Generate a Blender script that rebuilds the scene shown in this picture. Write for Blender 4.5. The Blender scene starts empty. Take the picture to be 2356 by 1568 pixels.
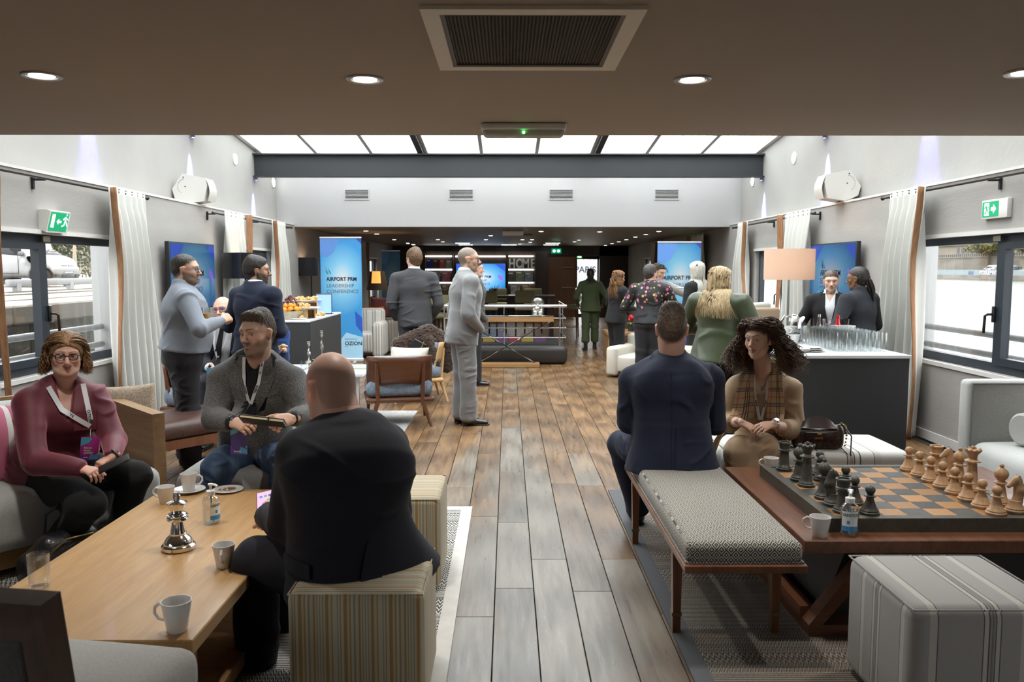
import bpy, bmesh, math, random
import numpy as np
from mathutils import Vector, Matrix
from mathutils.bvhtree import BVHTree
rnd = random.Random(7)
SC = bpy.context.scene
COL = SC.collection
PI = math.pi
V3 = Vector

# ------------------------------------------------------------------ camera, sky, exposure
FPX, IW, IH, CZ = 1870.0, 2356.0, 1568.0, 1.57
VPX, VPY = 1168.5, 618.0
PITCH = math.atan((IH / 2 - VPY) / FPX)
YAW = math.atan((IW / 2 - VPX) / FPX * math.cos(PITCH))
cam_d = bpy.data.cameras.new('camera'); cam = bpy.data.objects.new('camera', cam_d); COL.objects.link(cam)
cam.location = (0, 0, CZ); cam.rotation_euler = (PI / 2 - PITCH, 0, -YAW)
cam_d.sensor_width = 36.0; cam_d.lens = FPX / IW * 36.0; cam_d.clip_end = 800; cam_d.clip_start = .05
cam_d.dof.use_dof = True; cam_d.dof.focus_distance = 5.6; cam_d.dof.aperture_fstop = 5.6
SC.camera = cam

SKY_STRENGTH = 7.0
wd = bpy.data.worlds.new('overcast_sky'); SC.world = wd; wd.use_nodes = True
wn = wd.node_tree; bg = wn.nodes['Background']
tc = wn.nodes.new('ShaderNodeTexCoord'); sep = wn.nodes.new('ShaderNodeSeparateXYZ'); wn.links.new(tc.outputs['Generated'], sep.inputs[0])
rp = wn.nodes.new('ShaderNodeValToRGB'); rp.color_ramp.elements[0].position = 0.0; rp.color_ramp.elements[1].position = 1.
rp.color_ramp.elements[0].color = (.36, .37, .375, 1); rp.color_ramp.elements[1].color = (.98, .99, 1.0, 1)
wn.links.new(sep.outputs['Z'], rp.inputs[0]); wn.links.new(rp.outputs[0], bg.inputs[0]); bg.inputs[1].default_value = SKY_STRENGTH

SC.view_settings.view_transform = 'Standard'; SC.view_settings.look = 'None'
SC.view_settings.exposure = 0.36; SC.view_settings.gamma = 1.0; SC.view_settings.use_curve_mapping = False
SC.cycles.max_bounces = 10; SC.cycles.diffuse_bounces = 5; SC.cycles.glossy_bounces = 4
SC.cycles.transparent_max_bounces = 24; SC.cycles.transmission_bounces = 8
SC.cycles.caustics_reflective = False; SC.cycles.caustics_refractive = False
SC.cycles.sample_clamp_indirect = 6.0
SC.cycles.use_denoising = True

def portal(name, loc, sx, sy, rot):
 l = bpy.data.lights.new(name, 'AREA'); l.shape = 'RECTANGLE'; l.size = sx; l.size_y = sy; l.cycles.is_portal = True
 o = bpy.data.objects.new(name, l); o.location = loc; o.rotation_euler = rot; COL.objects.link(o)

# ------------------------------------------------------------------ pixel -> place (measurements taken from the photograph)
def ray(px, py):
 d = Vector(((px - IW / 2) / FPX, 1.0, (IH / 2 - py) / FPX))
 return Matrix.Rotation(-YAW, 3, 'Z') @ (Matrix.Rotation(-PITCH, 3, 'X') @ d)
def at(px, py, Y):
 d = ray(px, py); return Vector((0, 0, CZ)) + d * (Y / d.y)
def atz(px, py, z=0.0):
 d = ray(px, py); return Vector((0, 0, CZ)) + d * ((z - CZ) / d.z)
def atx(px, py, X):
 d = ray(px, py); return Vector((0, 0, CZ)) + d * (X / d.x)

# ------------------------------------------------------------------ materials
MATS = {}
class NT:
 def __init__(s, name):
  s.m = bpy.data.materials.new(name); s.m.use_nodes = True; s.t = s.m.node_tree; s.b = s.t.nodes['Principled BSDF']; s._c = None
 def node(s, typ, *ins, **props):
  n = s.t.nodes.new(typ)
  for k, v in props.items(): setattr(n, k, v)
  for i, v in enumerate(ins):
   if v is not None: s.put(n.inputs[i], v)
  return n
 def put(s, sock, v):
  if hasattr(v, 'is_output'): s.t.links.new(v, sock)
  else:
   if isinstance(v, tuple) and len(v) == 3 and sock.type == 'RGBA': v = (*v, 1)
   sock.default_value = v
 def math(s, op, a, b=None, c=None):
  return s.node('ShaderNodeMath', a, b, c, operation=op).outputs[0]
 def mix(s, f, a, b, blend='MIX'):
  n = s.t.nodes.new('ShaderNodeMix'); n.data_type = 'RGBA'; n.blend_type = blend
  s.put(n.inputs[0], f); s.put(n.inputs[6], a); s.put(n.inputs[7], b); return n.outputs[2]
 def coord(s, which='Object'):
  if s._c is None: s._c = s.t.nodes.new('ShaderNodeTexCoord')
  return s._c.outputs[which]
 def scaled(s, vec, sc):
  n = s.node('ShaderNodeMapping', vec); n.inputs['Scale'].default_value = sc; return n.outputs[0]
 def xyz(s, vec):
  n = s.node('ShaderNodeSeparateXYZ', vec); return n.outputs[0], n.outputs[1], n.outputs[2]
 def noise(s, vec, scale, detail=3, rough=.5, dist=0):
  n = s.t.nodes.new('ShaderNodeTexNoise'); s.put(n.inputs['Vector'], vec); n.inputs['Scale'].default_value = scale
  n.inputs['Detail'].default_value = detail; n.inputs['Roughness'].default_value = rough; n.inputs['Distortion'].default_value = dist
  return n.outputs['Fac']
 def ramp(s, f, stops, interp='LINEAR'):
  n = s.node('ShaderNodeValToRGB', f); cr = n.color_ramp; cr.interpolation = interp
  while len(cr.elements) < len(stops): cr.elements.new(.5)
  for e, (p, c) in zip(cr.elements, stops): e.position = p; e.color = (*c, 1)
  return n.outputs[0]
 def bump(s, h, strength=.3, dist=.01):
  n = s.t.nodes.new('ShaderNodeBump'); s.put(n.inputs['Height'], h); n.inputs['Strength'].default_value = strength; n.inputs['Distance'].default_value = dist
  s.t.links.new(n.outputs[0], s.b.inputs['Normal'])
 def set(s, **kw):
  for k, v in kw.items(): s.put(s.b.inputs[k], v)
 def boxuv(s):
  x, y, z = s.xyz(s.coord('Object')); nx, ny, nz = s.xyz(s.coord('Normal'))
  fx = s.math('GREATER_THAN', s.math('ABSOLUTE', nx), .6); ft = s.math('GREATER_THAN', s.math('ABSOLUTE', nz), .6)
  lerp = lambda f, a, b: s.math('ADD', s.math('MULTIPLY', s.math('SUBTRACT', 1.0, f), a), s.math('MULTIPLY', f, b))
  return lerp(fx, x, y), lerp(ft, z, y), x, y, z, ft, fx, lerp

def mat(name, col, rough=.6, metal=0., col2=None, scale=8., stretch=(1, 1, 1), detail=4, lo=.35, hi=.65, bump=0., bscale=None, bd=.01, emit=None, estr=0.,
  sheen=0., coat=0., trans=0., ior=1.45, coord='Object', rv=0., attr=None, spec=.5, alpha=1.):
 if name in MATS: return MATS[name]
 n = NT(name); n.set(Roughness=rough, Metallic=metal, IOR=ior); n.b.inputs['Specular IOR Level'].default_value = spec
 c = (*col, 1)
 vec = n.scaled(n.coord(coord), stretch)
 if attr:
  a = n.t.nodes.new('ShaderNodeAttribute'); a.attribute_name = attr; c = a.outputs['Color']
  if col2: c = n.mix(n.math('MULTIPLY', n.noise(vec, scale, detail), .35), c, (*col2, 1))
 elif col2:
  f = n.ramp(n.noise(vec, scale, detail), [(lo, col), (hi, col2)]); c = f
 if rv:
  oi = n.t.nodes.new('ShaderNodeObjectInfo'); hs = n.t.nodes.new('ShaderNodeHueSaturation')
  n.put(hs.inputs['Color'], c); n.put(hs.inputs['Value'], n.math('ADD', 1 - rv, n.math('MULTIPLY', oi.outputs['Random'], 2 * rv))); c = hs.outputs[0]
 n.put(n.b.inputs['Base Color'], c)
 if bump: n.bump(n.noise(vec, bscale or scale * 4, 3), bump, bd)
 if emit: n.set(**{'Emission Color': (*emit, 1), 'Emission Strength': estr})
 if sheen: n.b.inputs['Sheen Weight'].default_value = sheen; n.b.inputs['Sheen Roughness'].default_value = .4
 if coat: n.b.inputs['Coat Weight'].default_value = coat; n.b.inputs['Coat Roughness'].default_value = .1
 if trans: n.b.inputs['Transmission Weight'].default_value = trans
 if alpha < 1: n.b.inputs['Alpha'].default_value = alpha
 MATS[name] = n.m; return n.m

def stripes(name, bands, period, axis='auto', rough=.85, off=0.):
 """bands: [(start 0..1, colour)] repeated every period metres"""
 if name in MATS: return MATS[name]
 n = NT(name); u, v, x, y, z, ft, fx, lerp = n.boxuv()
 s = {'auto': lerp(ft, u, y), 'x': x, 'y': y, 'z': z, 'u': u, 'autox': lerp(ft, u, x)}[axis]
 f = n.math('FRACT', n.math('ADD', n.math('DIVIDE', s, period), 50.0 + off))
 c = n.ramp(f, bands, 'CONSTANT')
 w = n.noise(n.coord('Object'), 260, 2)
 c = n.mix(n.math('MULTIPLY', w, .25), c, (.25, .22, .18, 1)); n.put(n.b.inputs['Base Color'], c); n.set(Roughness=rough)
 n.b.inputs['Sheen Weight'].default_value = .15
 n.bump(n.noise(n.coord('Object'), 420, 2), .25, .003)
 MATS[name] = n.m; return n.m

def wood(name, c1, c2, rough=.4, axis='y', sc=1., coat=0., rv=0., bump=.08):
 if name in MATS: return MATS[name]
 n = NT(name); st = {'x': (1.2, 14, 14), 'y': (14, 1.2, 14), 'z': (14, 14, 1.2)}[axis]
 vec = n.scaled(n.coord('Object'), tuple(a * sc for a in st))
 if rv:
  oi = n.t.nodes.new('ShaderNodeObjectInfo'); ad = n.node('ShaderNodeVectorMath', vec, None, operation='ADD')
  cm = n.node('ShaderNodeCombineXYZ', n.math('MULTIPLY', oi.outputs['Random'], 60.), n.math('MULTIPLY', oi.outputs['Random'], 37.), 0.); n.t.links.new(cm.outputs[0], ad.inputs[1]); vec = ad.outputs[0]
 g = n.noise(vec, 1.6, 6, .62, .6); fine = n.noise(vec, 9., 4, .6)
 f = n.math('ADD', n.math('MULTIPLY', g, .7), n.math('MULTIPLY', fine, .3))
 c = n.ramp(f, [(.34, c2), (.62, c1)])
 if rv:
  hs = n.t.nodes.new('ShaderNodeHueSaturation'); n.put(hs.inputs['Color'], c)
  n.put(hs.inputs['Value'], n.math('ADD', 1 - rv, n.math('MULTIPLY', oi.outputs['Random'], 2 * rv))); c = hs.outputs[0]
 n.put(n.b.inputs['Base Color'], c); n.set(Roughness=rough); n.bump(f, bump, .004)
 if coat: n.b.inputs['Coat Weight'].default_value = coat
 MATS[name] = n.m; return n.m

def glass_thin(name, tint=(1, 1, 1), refl=.08):
 """a thin pane: clear, with a weak mirror reflection"""
 if name in MATS: return MATS[name]
 m = bpy.data.materials.new(name); m.use_nodes = True; t = m.node_tree; t.nodes.clear()
 o = t.nodes.new('ShaderNodeOutputMaterial'); a = t.nodes.new('ShaderNodeBsdfTransparent'); a.inputs[0].default_value = (*tint, 1)
 g = t.nodes.new('ShaderNodeBsdfGlossy'); g.inputs['Roughness'].default_value = .02
 fr = t.nodes.new('ShaderNodeLayerWeight'); fr.inputs[0].default_value = .25
 mm = t.nodes.new('ShaderNodeMath'); mm.operation = 'MULTIPLY_ADD'; t.links.new(fr.outputs['Fresnel'], mm.inputs[0]); mm.inputs[1].default_value = .22; mm.inputs[2].default_value = refl * .15
 x = t.nodes.new('ShaderNodeMixShader'); t.links.new(mm.outputs[0], x.inputs[0]); t.links.new(a.outputs[0], x.inputs[1]); t.links.new(g.outputs[0], x.inputs[2]); t.links.new(x.outputs[0], o.inputs[0])
 MATS[name] = m; return m

def glow(name, col, strength):
 return mat(name, col, .5, emit=col, estr=strength)

# ------------------------------------------------------------------ mesh building
class MB:
 def __init__(s): s.v = []; s.f = []; s.uv = {}; s.mi = []
 def add(s, vs, fs, mi=0):
  o = len(s.v); s.v += [tuple(p) for p in vs]; s.f += [tuple(i + o for i in f) for f in fs]; s.mi += [mi] * len(fs); return s
 def box(s, c, d, rot=None, mi=0):
  c = V3(c); h = V3(d) / 2; vs = [V3((x * h.x, y * h.y, z * h.z)) for x in (-1, 1) for y in (-1, 1) for z in (-1, 1)]
  if rot is not None: vs = [rot @ v for v in vs]
  return s.add([v + c for v in vs], [(0, 1, 3, 2), (4, 6, 7, 5), (0, 4, 5, 1), (2, 3, 7, 6), (0, 2, 6, 4), (1, 5, 7, 3)], mi)
 def bb(s, lo, hi, mi=0): return s.box([(a + b) / 2 for a, b in zip(lo, hi)], [b - a for a, b in zip(lo, hi)], mi=mi)
 def rbox(s, c, d, r=.02, seg=3, rot=None, puff=0., mi=0, sub=0):
  bm = bmesh.new(); bmesh.ops.create_cube(bm, size=1.0)
  for v in bm.verts: v.co = V3((v.co.x * d[0], v.co.y * d[1], v.co.z * d[2]))
  bmesh.ops.bevel(bm, geom=bm.edges[:], offset=min(r, min(d) * .49), segments=seg, affect='EDGES', profile=.5)
  if puff:
   bmesh.ops.subdivide_edges(bm, edges=[e for e in bm.edges if e.calc_length() > min(d) * .5], cuts=7, use_grid_fill=True)
   for v in bm.verts:
    fx = max(0, 1 - (2 * v.co.x / d[0]) ** 2); fy = max(0, 1 - (2 * v.co.y / d[1]) ** 2)
    v.co.z += puff * (fx * fy) ** .6 * (1 if v.co.z > 0 else -.3)
  vs = [v.co.copy() for v in bm.verts]; bm.verts.index_update(); fs = [[v.index for v in f.verts] for f in bm.faces]; bm.free()
  c = V3(c)
  if rot is not None: vs = [rot @ v for v in vs]
  return s.add([v + c for v in vs], fs, mi)
 def tube(s, pts, r, n=10, caps=True, mi=0, flat=None):
  pts = [V3(p) for p in pts]; m = len(pts); rs = r if isinstance(r, (list, tuple)) else [r] * m
  vs = []; prev = None
  for i, p in enumerate(pts):
   t = (pts[min(i + 1, m - 1)] - pts[max(i - 1, 0)]); t = t.normalized() if t.length > 1e-9 else V3((0, 0, 1))
   if prev is None:
    a = V3((0, 0, 1)) if abs(t.z) < .9 else V3((1, 0, 0)); u = t.cross(a).normalized()
   else: u = (prev - t * prev.dot(t)); u = u.normalized() if u.length > 1e-6 else t.orthogonal().normalized()
   prev = u; w = t.cross(u)
   for k in range(n):
    an = 2 * PI * k / n; vs.append(p + (u * math.cos(an) + w * math.sin(an) * (flat or 1)) * rs[i])
  fs = [(i * n + k, i * n + (k + 1) % n, (i + 1) * n + (k + 1) % n, (i + 1) * n + k) for i in range(m - 1) for k in range(n)]
  if caps: fs += [tuple(range(n - 1, -1, -1)), tuple((m - 1) * n + k for k in range(n))]
  return s.add(vs, fs, mi)
 def cyl(s, p0, p1, r0, r1=None, n=16, caps=True, mi=0): return s.tube([p0, p1], [r0, r0 if r1 is None else r1], n, caps, mi)
 def lathe(s, prof, n=24, c=(0, 0, 0), mi=0, sx=1., sy=1.):
  """prof: [(radius, z)] from bottom to top"""
  c = V3(c); vs = []; m = len(prof)
  for r, z in prof:
   for k in range(n): a = 2 * PI * k / n; vs.append((c.x + r * math.cos(a) * sx, c.y + r * math.sin(a) * sy, c.z + z))
  fs = [(i * n + k, i * n + (k + 1) % n, (i + 1) * n + (k + 1) % n, (i + 1) * n + k) for i in range(m - 1) for k in range(n)]
  if prof[0][0] > 1e-6: fs.append(tuple(range(n - 1, -1, -1)))
  if prof[-1][0] > 1e-6: fs.append(tuple((m - 1) * n + k for k in range(n)))
  return s.add(vs, fs, mi)
 def prism(s, poly, d0, d1, axes='xz', mi=0):
  """extrude a 2D polygon; axes names the polygon plane, the rest is the extrusion axis from d0 to d1"""
  ia = 'xyz'.index(axes[0]); ib = 'xyz'.index(axes[1]); ic = 3 - ia - ib; vs = []
  for d in (d0, d1):
   for p in poly:
    q = [0, 0, 0]; q[ia] = p[0]; q[ib] = p[1]; q[ic] = d; vs.append(q)
  k = len(poly); fs = [tuple(range(k)), tuple(range(2 * k - 1, k - 1, -1))] + [(i, i + k, (i + 1) % k + k, (i + 1) % k) for i in range(k)]
  return s.add(vs, fs, mi)
 def ball(s, c, r, n=12, m=8, sc=(1, 1, 1), mi=0):
  pr = [(math.sin(PI * i / m), -math.cos(PI * i / m)) for i in range(m + 1)]; c = V3(c); vs = [];
  for a, z in pr:
   for k in range(n): t = 2 * PI * k / n; vs.append((c.x + a * math.cos(t) * r * sc[0], c.y + a * math.sin(t) * r * sc[1], c.z + z * r * sc[2]))
  fs = [(i * n + k, i * n + (k + 1) % n, (i + 1) * n + (k + 1) % n, (i + 1) * n + k) for i in range(m) for k in range(n)]
  return s.add(vs, fs, mi)
 def grid(s, fn, nu, nv, mi=0, thick=None):
  vs = [V3(fn(i / nu, j / nv)) for j in range(nv + 1) for i in range(nu + 1)]
  fs = [(j * (nu + 1) + i, j * (nu + 1) + i + 1, (j + 1) * (nu + 1) + i + 1, (j + 1) * (nu + 1) + i) for j in range(nv) for i in range(nu)]
  return s.add(vs, fs, mi)

def recalc(me):
 bm = bmesh.new(); bm.from_mesh(me); bmesh.ops.remove_doubles(bm, verts=bm.verts[:], dist=1e-6); bmesh.ops.recalc_face_normals(bm, faces=bm.faces[:]); bm.to_mesh(me); bm.free()

def mesh(name, mb, m, smooth=None, angle=35):
 me = bpy.data.meshes.new(name); me.from_pydata(mb.v, [], mb.f);
 for x in (m if isinstance(m, (list, tuple)) else [m]): me.materials.append(x)
 if any(mb.mi): me.polygons.foreach_set('material_index', mb.mi)
 recalc(me)
 if smooth is True: me.shade_smooth()
 elif smooth is None: me.shade_smooth(); me.set_sharp_from_angle(angle=math.radians(angle))
 me.update(); return me

def part(name, mb, m, parent=None, smooth=None, angle=35):
 o = bpy.data.objects.new(name, mesh(name, mb, m, smooth, angle)); COL.objects.link(o)
 if parent is not None: o.parent = parent
 return o
def tag(o, label=None, cat=None, group=None, kind=None):
 if label: o['label'] = label
 if cat: o['category'] = cat
 if group: o['group'] = group
 if kind: o['kind'] = kind
 return o
def thing(name, label, cat, loc=(0, 0, 0), rz=0., group=None):
 o = bpy.data.objects.new(name, None); o.empty_display_size = .1; COL.objects.link(o); o.location = loc; o.rotation_euler = (0, 0, rz)
 return tag(o, label, cat, group)
def solo(name, mb, m, label, cat, loc=(0, 0, 0), rz=0., group=None, smooth=None):
 o = part(name, mb, m, None, smooth); o.location = loc; o.rotation_euler = (0, 0, rz); return tag(o, label, cat, group)
def struct(name, mb, m, parent=None, smooth=None):
 o = part(name, mb, m, parent, smooth);
 if parent is None: o['kind'] = 'structure'
 return o
def link(o, name, me, parent, loc=(0, 0, 0), rot=(0, 0, 0), sc=(1, 1, 1)):
 c = bpy.data.objects.new(name, me); COL.objects.link(c); c.parent = parent; c.location = loc; c.rotation_euler = rot; c.scale = sc; return c
def dup(root, loc, rz=None, label=None, group=None, kids=None):
 kids = kids or {}
 r = root.copy(); COL.objects.link(r); r.location = loc
 if rz is not None: r.rotation_euler = (0, 0, rz)
 if label: r['label'] = label
 if group: r['group'] = group
 for ch in list(root.children):
  c = ch.copy(); COL.objects.link(c); c.parent = r
  for g in ch.children: d = g.copy(); COL.objects.link(d); d.parent = c
 return r

def text(name, body, size, m, parent, M4, extr=.0015, bold=0., align='LEFT', sx=1.):
 cu = bpy.data.curves.new(name, 'FONT'); cu.body = body; cu.size = size; cu.extrude = extr; cu.offset = bold; cu.align_x = align; cu.resolution_u = 3
 t = bpy.data.objects.new('tmp', cu); me = bpy.data.meshes.new_from_object(t); bpy.data.objects.remove(t); me.name = name
 me.materials.clear(); me.materials.append(m)
 me.transform(Matrix.Diagonal((sx, 1, 1, 1))); me.transform(M4)
 o = bpy.data.objects.new(name, me); COL.objects.link(o); o.parent = parent; return o
def frame(origin, xd, yd):
 """matrix that puts the text's x along xd and its y along yd"""
 xd = V3(xd).normalized(); yd = V3(yd); yd = (yd - xd * yd.dot(xd)).normalized(); z = xd.cross(yd)
 m = Matrix((xd, yd, z)).transposed().to_4x4(); m.translation = V3(origin); return m
# ------------------------------------------------------------------ solid modelling: smooth unions of tapered elliptic limbs, meshed by surface nets
f32 = np.float32
class Pr:
 """a tapered elliptic limb from p0 to p1; r = sideways vector; (a, b) = half width and half depth at each end; n = squareness"""
 def __init__(s, p0, p1, r=(1, 0, 0), a0=.1, b0=None, a1=None, b1=None, n=2., k=.02, op='+', cap=1., infl=0.):
  s.p0 = np.array(p0, float); s.p1 = np.array(p1, float); s.r = np.array(r, float)
  s.a0 = a0; s.b0 = a0 if b0 is None else b0; s.a1 = a0 if a1 is None else a1; s.b1 = (s.b0 if a1 is None else a1) if b1 is None else b1
  s.n = n; s.k = k; s.op = op; s.cap = cap
 def grown(s, g, **kw):
  q = Pr(s.p0, s.p1, s.r, s.a0 + g, s.b0 + g, s.a1 + g, s.b1 + g, s.n, s.k, s.op, s.cap)
  for a, v in kw.items(): setattr(q, a, v)
  return q
 def moved(s, fn, vec):
  q = Pr(fn(s.p0), fn(s.p1), vec(s.r), s.a0, s.b0, s.a1, s.b1, s.n, s.k, s.op, s.cap); return q
 def frame(s):
  ax = s.p1 - s.p0; L = np.linalg.norm(ax)
  if L < 1e-5:
   r = s.r / np.linalg.norm(s.r); t = np.array([0, 0, 1.]) if abs(r[2]) < .9 else np.array([0, 1., 0]); t = t - r * t.dot(r); ax = t / np.linalg.norm(t); L = 0
  else: ax = ax / L
  r = s.r - ax * s.r.dot(ax); nr = np.linalg.norm(r)
  if nr < 1e-4: r = np.cross(ax, [0.3, .9, .1]); nr = np.linalg.norm(r)
  r = r / nr; return ax, L, r, np.cross(ax, r)
 def bounds(s):
  m = max(s.a0, s.b0, s.a1, s.b1) * max(1, s.cap) + .001
  m0 = max(s.a0, s.b0) * max(1, s.cap); m1 = max(s.a1, s.b1) * max(1, s.cap)
  return np.minimum(s.p0 - m0, s.p1 - m1), np.maximum(s.p0 + m0, s.p1 + m1)
 def dist(s, X, Y, Z):
  ax, L, r, f = s.frame(); x = (X - s.p0[0]).astype(f32)[:, None, None]; y = (Y - s.p0[1]).astype(f32)[None, :, None]; z = (Z - s.p0[2]).astype(f32)[None, None, :]
  lin = lambda d: (x * f32(d[0]) + y * f32(d[1])) + z * f32(d[2])
  w = lin(ax); u = lin(r); v = lin(f)
  if L > 0:
   t = np.clip(w / f32(L), 0, 1); w = w - t * f32(L); a = s.a0 + (s.a1 - s.a0) * t; b = s.b0 + (s.b1 - s.b0) * t
  else: a = f32(s.a0); b = f32(s.b0)
  m = np.minimum(a, b)
  if s.n == 2: q = np.sqrt((u / a) ** 2 + (v / b) ** 2 + (w / (m * s.cap)) ** 2)
  else: q = (np.abs(u / a) ** s.n + np.abs(v / b) ** s.n + np.abs(w / (m * s.cap)) ** s.n) ** f32(1 / s.n)
  return (q - 1) * m

def field(prims, vox, lo=None, hi=None, post=None):
 pos = [p for p in prims if not callable(p) and p.op == '+']
 if lo is None:
  bs = [p.bounds() for p in pos]; lo = np.min([b[0] for b in bs], 0) - 3 * vox; hi = np.max([b[1] for b in bs], 0) + 3 * vox
 lo = np.array(lo, float); hi = np.array(hi, float)
 ax = [np.arange(lo[i], hi[i] + vox, vox) for i in range(3)]
 F = np.full([len(a) for a in ax], .5, f32)
 for p in prims:
  if callable(p): F = p(F, ax); continue
  b0, b1 = p.bounds(); m = p.k + 3 * vox; sl = []
  for i in range(3):
   i0 = max(0, int((b0[i] - m - lo[i]) / vox)); i1 = min(len(ax[i]), int((b1[i] + m - lo[i]) / vox) + 2); sl.append(slice(i0, max(i0, i1)))
  if any(q.stop <= q.start for q in sl): continue
  sl = tuple(sl); d = p.dist(*(ax[i][sl[i]] for i in range(3))); G = F[sl]; k = f32(max(p.k, 1e-5))
  if p.op == '+':
   h = np.maximum(k - np.abs(G - d), 0) / k; F[sl] = np.minimum(G, d) - h * h * k * f32(.25)
  elif p.op == '-':
   d = -d; h = np.maximum(k - np.abs(G - d), 0) / k; F[sl] = np.maximum(G, d) + h * h * k * f32(.25)
 return F, ax

def cut_plane(pt, nrm, k=.004):
 """removes what lies on the side the normal points to"""
 pt = np.array(pt, float); nrm = np.array(nrm, float); nrm = nrm / np.linalg.norm(nrm)
 def fn(F, ax):
  d = ((ax[0] - pt[0]) * nrm[0]).astype(f32)[:, None, None] + ((ax[1] - pt[1]) * nrm[1]).astype(f32)[None, :, None] + ((ax[2] - pt[2]) * nrm[2]).astype(f32)[None, None, :]
  return np.maximum(F, d)
 return fn
def cut_region(pt, axes, test):
 """test(u, v, w) -> signed value, negative = removed; u, v, w along the given axes from pt"""
 pt = np.array(pt, float)
 def fn(F, ax):
  c = [(ax[i] - pt[i]).astype(f32) for i in range(3)]
  lin = lambda d: c[0][:, None, None] * f32(d[0]) + c[1][None, :, None] * f32(d[1]) + c[2][None, None, :] * f32(d[2])
  return np.maximum(F, -test(*[lin(a) for a in axes]))
 return fn

def nets(F, ax, vox):
 ins = F < 0; nx, ny, nz = F.shape
 c = np.zeros((nx - 1, ny - 1, nz - 1), np.int8); I8 = ins.view(np.int8)
 for i in (0, 1):
  for j in (0, 1):
   for k in (0, 1): c += I8[i:nx - 1 + i, j:ny - 1 + j, k:nz - 1 + k]
 act = np.nonzero((c > 0) & (c < 8)); n = len(act[0])
 if n == 0: return np.zeros((0, 3)), np.zeros((0, 4), int)
 acc = np.zeros((n, 3), f32); cnt = np.zeros(n, f32); cv = {}
 for i in (0, 1):
  for j in (0, 1):
   for k in (0, 1): cv[i, j, k] = F[act[0] + i, act[1] + j, act[2] + k]
 for a in cv:
  for d in range(3):
   if a[d]: continue
   b = list(a); b[d] = 1; b = tuple(b); v0, v1 = cv[a], cv[b]; m = (v0 < 0) != (v1 < 0); t = np.where(m, v0 / np.where(m, v0 - v1, 1), 0)
   for e in range(3): acc[:, e] += np.where(m, a[e] + (t if e == d else 0), 0)
   cnt += m
 V = (np.stack(act, 1) + acc / cnt[:, None]) * vox + np.array([ax[0][0], ax[1][0], ax[2][0]])
 idx = np.full(c.shape, -1, np.int32); idx[act] = np.arange(n); Q = []
 for d in range(3):
  s0 = [slice(None)] * 3; s1 = [slice(None)] * 3; s0[d] = slice(0, -1); s1[d] = slice(1, None)
  A = ins[tuple(s0)]; B = ins[tuple(s1)]; e = np.nonzero(A != B)
  o1, o2 = [x for x in range(3) if x != d]
  ok = (e[o1] > 0) & (e[o2] > 0) & (e[o1] < F.shape[o1] - 1) & (e[o2] < F.shape[o2] - 1); e = [x[ok] for x in e]
  def g(d1, d2):
   q = [None] * 3; q[d] = e[d]; q[o1] = e[o1] + d1; q[o2] = e[o2] + d2; return idx[tuple(q)]
  q = np.stack([g(-1, -1), g(0, -1), g(0, 0), g(-1, 0)], 1); fl = A[tuple(e)]
  if d == 1: fl = ~fl
  q[~fl] = q[~fl][:, ::-1]; Q.append(q)
 return V, np.concatenate(Q)

def vnormals(V, Q):
 n = np.cross(V[Q[:, 2]] - V[Q[:, 0]], V[Q[:, 3]] - V[Q[:, 1]]); N = np.zeros_like(V)
 for i in range(4):
  for e in range(3): N[:, e] += np.bincount(Q[:, i], n[:, e], len(V))
 return N / np.maximum(np.linalg.norm(N, axis=1, keepdims=True), 1e-9)
def smooth_v(V, Q, it=2, lam=.5):
 for _ in range(it):
  S = np.zeros_like(V); C = np.zeros(len(V))
  for i in range(4):
   j = Q[:, (i + 1) % 4];
   for e in range(3): S[:, e] += np.bincount(Q[:, i], V[j, e], len(V)) + np.bincount(j, V[Q[:, i], e], len(V))
   C += np.bincount(Q[:, i], None, len(V)) + np.bincount(j, None, len(V))
  V = V + lam * (S / np.maximum(C, 1)[:, None] - V)
 return V
def solid(prims, vox, smooth=1, disp=None, lo=None, hi=None):
 F, ax = field(prims, vox, lo, hi); V, Q = nets(F, ax, vox)
 if smooth: V = smooth_v(V, Q, smooth)
 if disp is not None and len(V): V = V + vnormals(V, Q) * disp(V)[:, None]
 return V, Q
def qmesh(name, V, Q, m, col=None, origin=(0, 0, 0), faces_mi=None):
 me = bpy.data.meshes.new(name); V = np.asarray(V, float) - np.array(origin, float); me.vertices.add(len(V)); me.vertices.foreach_set('co', V.astype(f32).ravel())
 Q = np.asarray(Q, np.int32); me.loops.add(Q.size); me.loops.foreach_set('vertex_index', Q.ravel()); me.polygons.add(len(Q))
 me.polygons.foreach_set('loop_start', np.arange(0, Q.size, Q.shape[1], dtype=np.int32)); me.polygons.foreach_set('loop_total', np.full(len(Q), Q.shape[1], np.int32))
 for x in (m if isinstance(m, (list, tuple)) else [m]): me.materials.append(x)
 if faces_mi is not None: me.polygons.foreach_set('material_index', np.asarray(faces_mi, np.int32))
 me.update(calc_edges=True); me.shade_smooth()
 if col is not None:
  a = me.color_attributes.new('col', 'FLOAT_COLOR', 'POINT'); a.data.foreach_set('color', np.concatenate([col, np.ones((len(col), 1))], 1).astype(f32).ravel())
 return me
def qpart(name, V, Q, m, parent, col=None, origin=(0, 0, 0)):
 o = bpy.data.objects.new(name, qmesh(name, V, Q, m, col, origin)); COL.objects.link(o); o.parent = parent; return o
def spart(name, prims, vox, m, parent, disp=None, origin=(0, 0, 0), smooth=1):
 V, Q = solid(prims, vox, smooth, disp); return qpart(name, V, Q, m, parent, None, origin)
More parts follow.
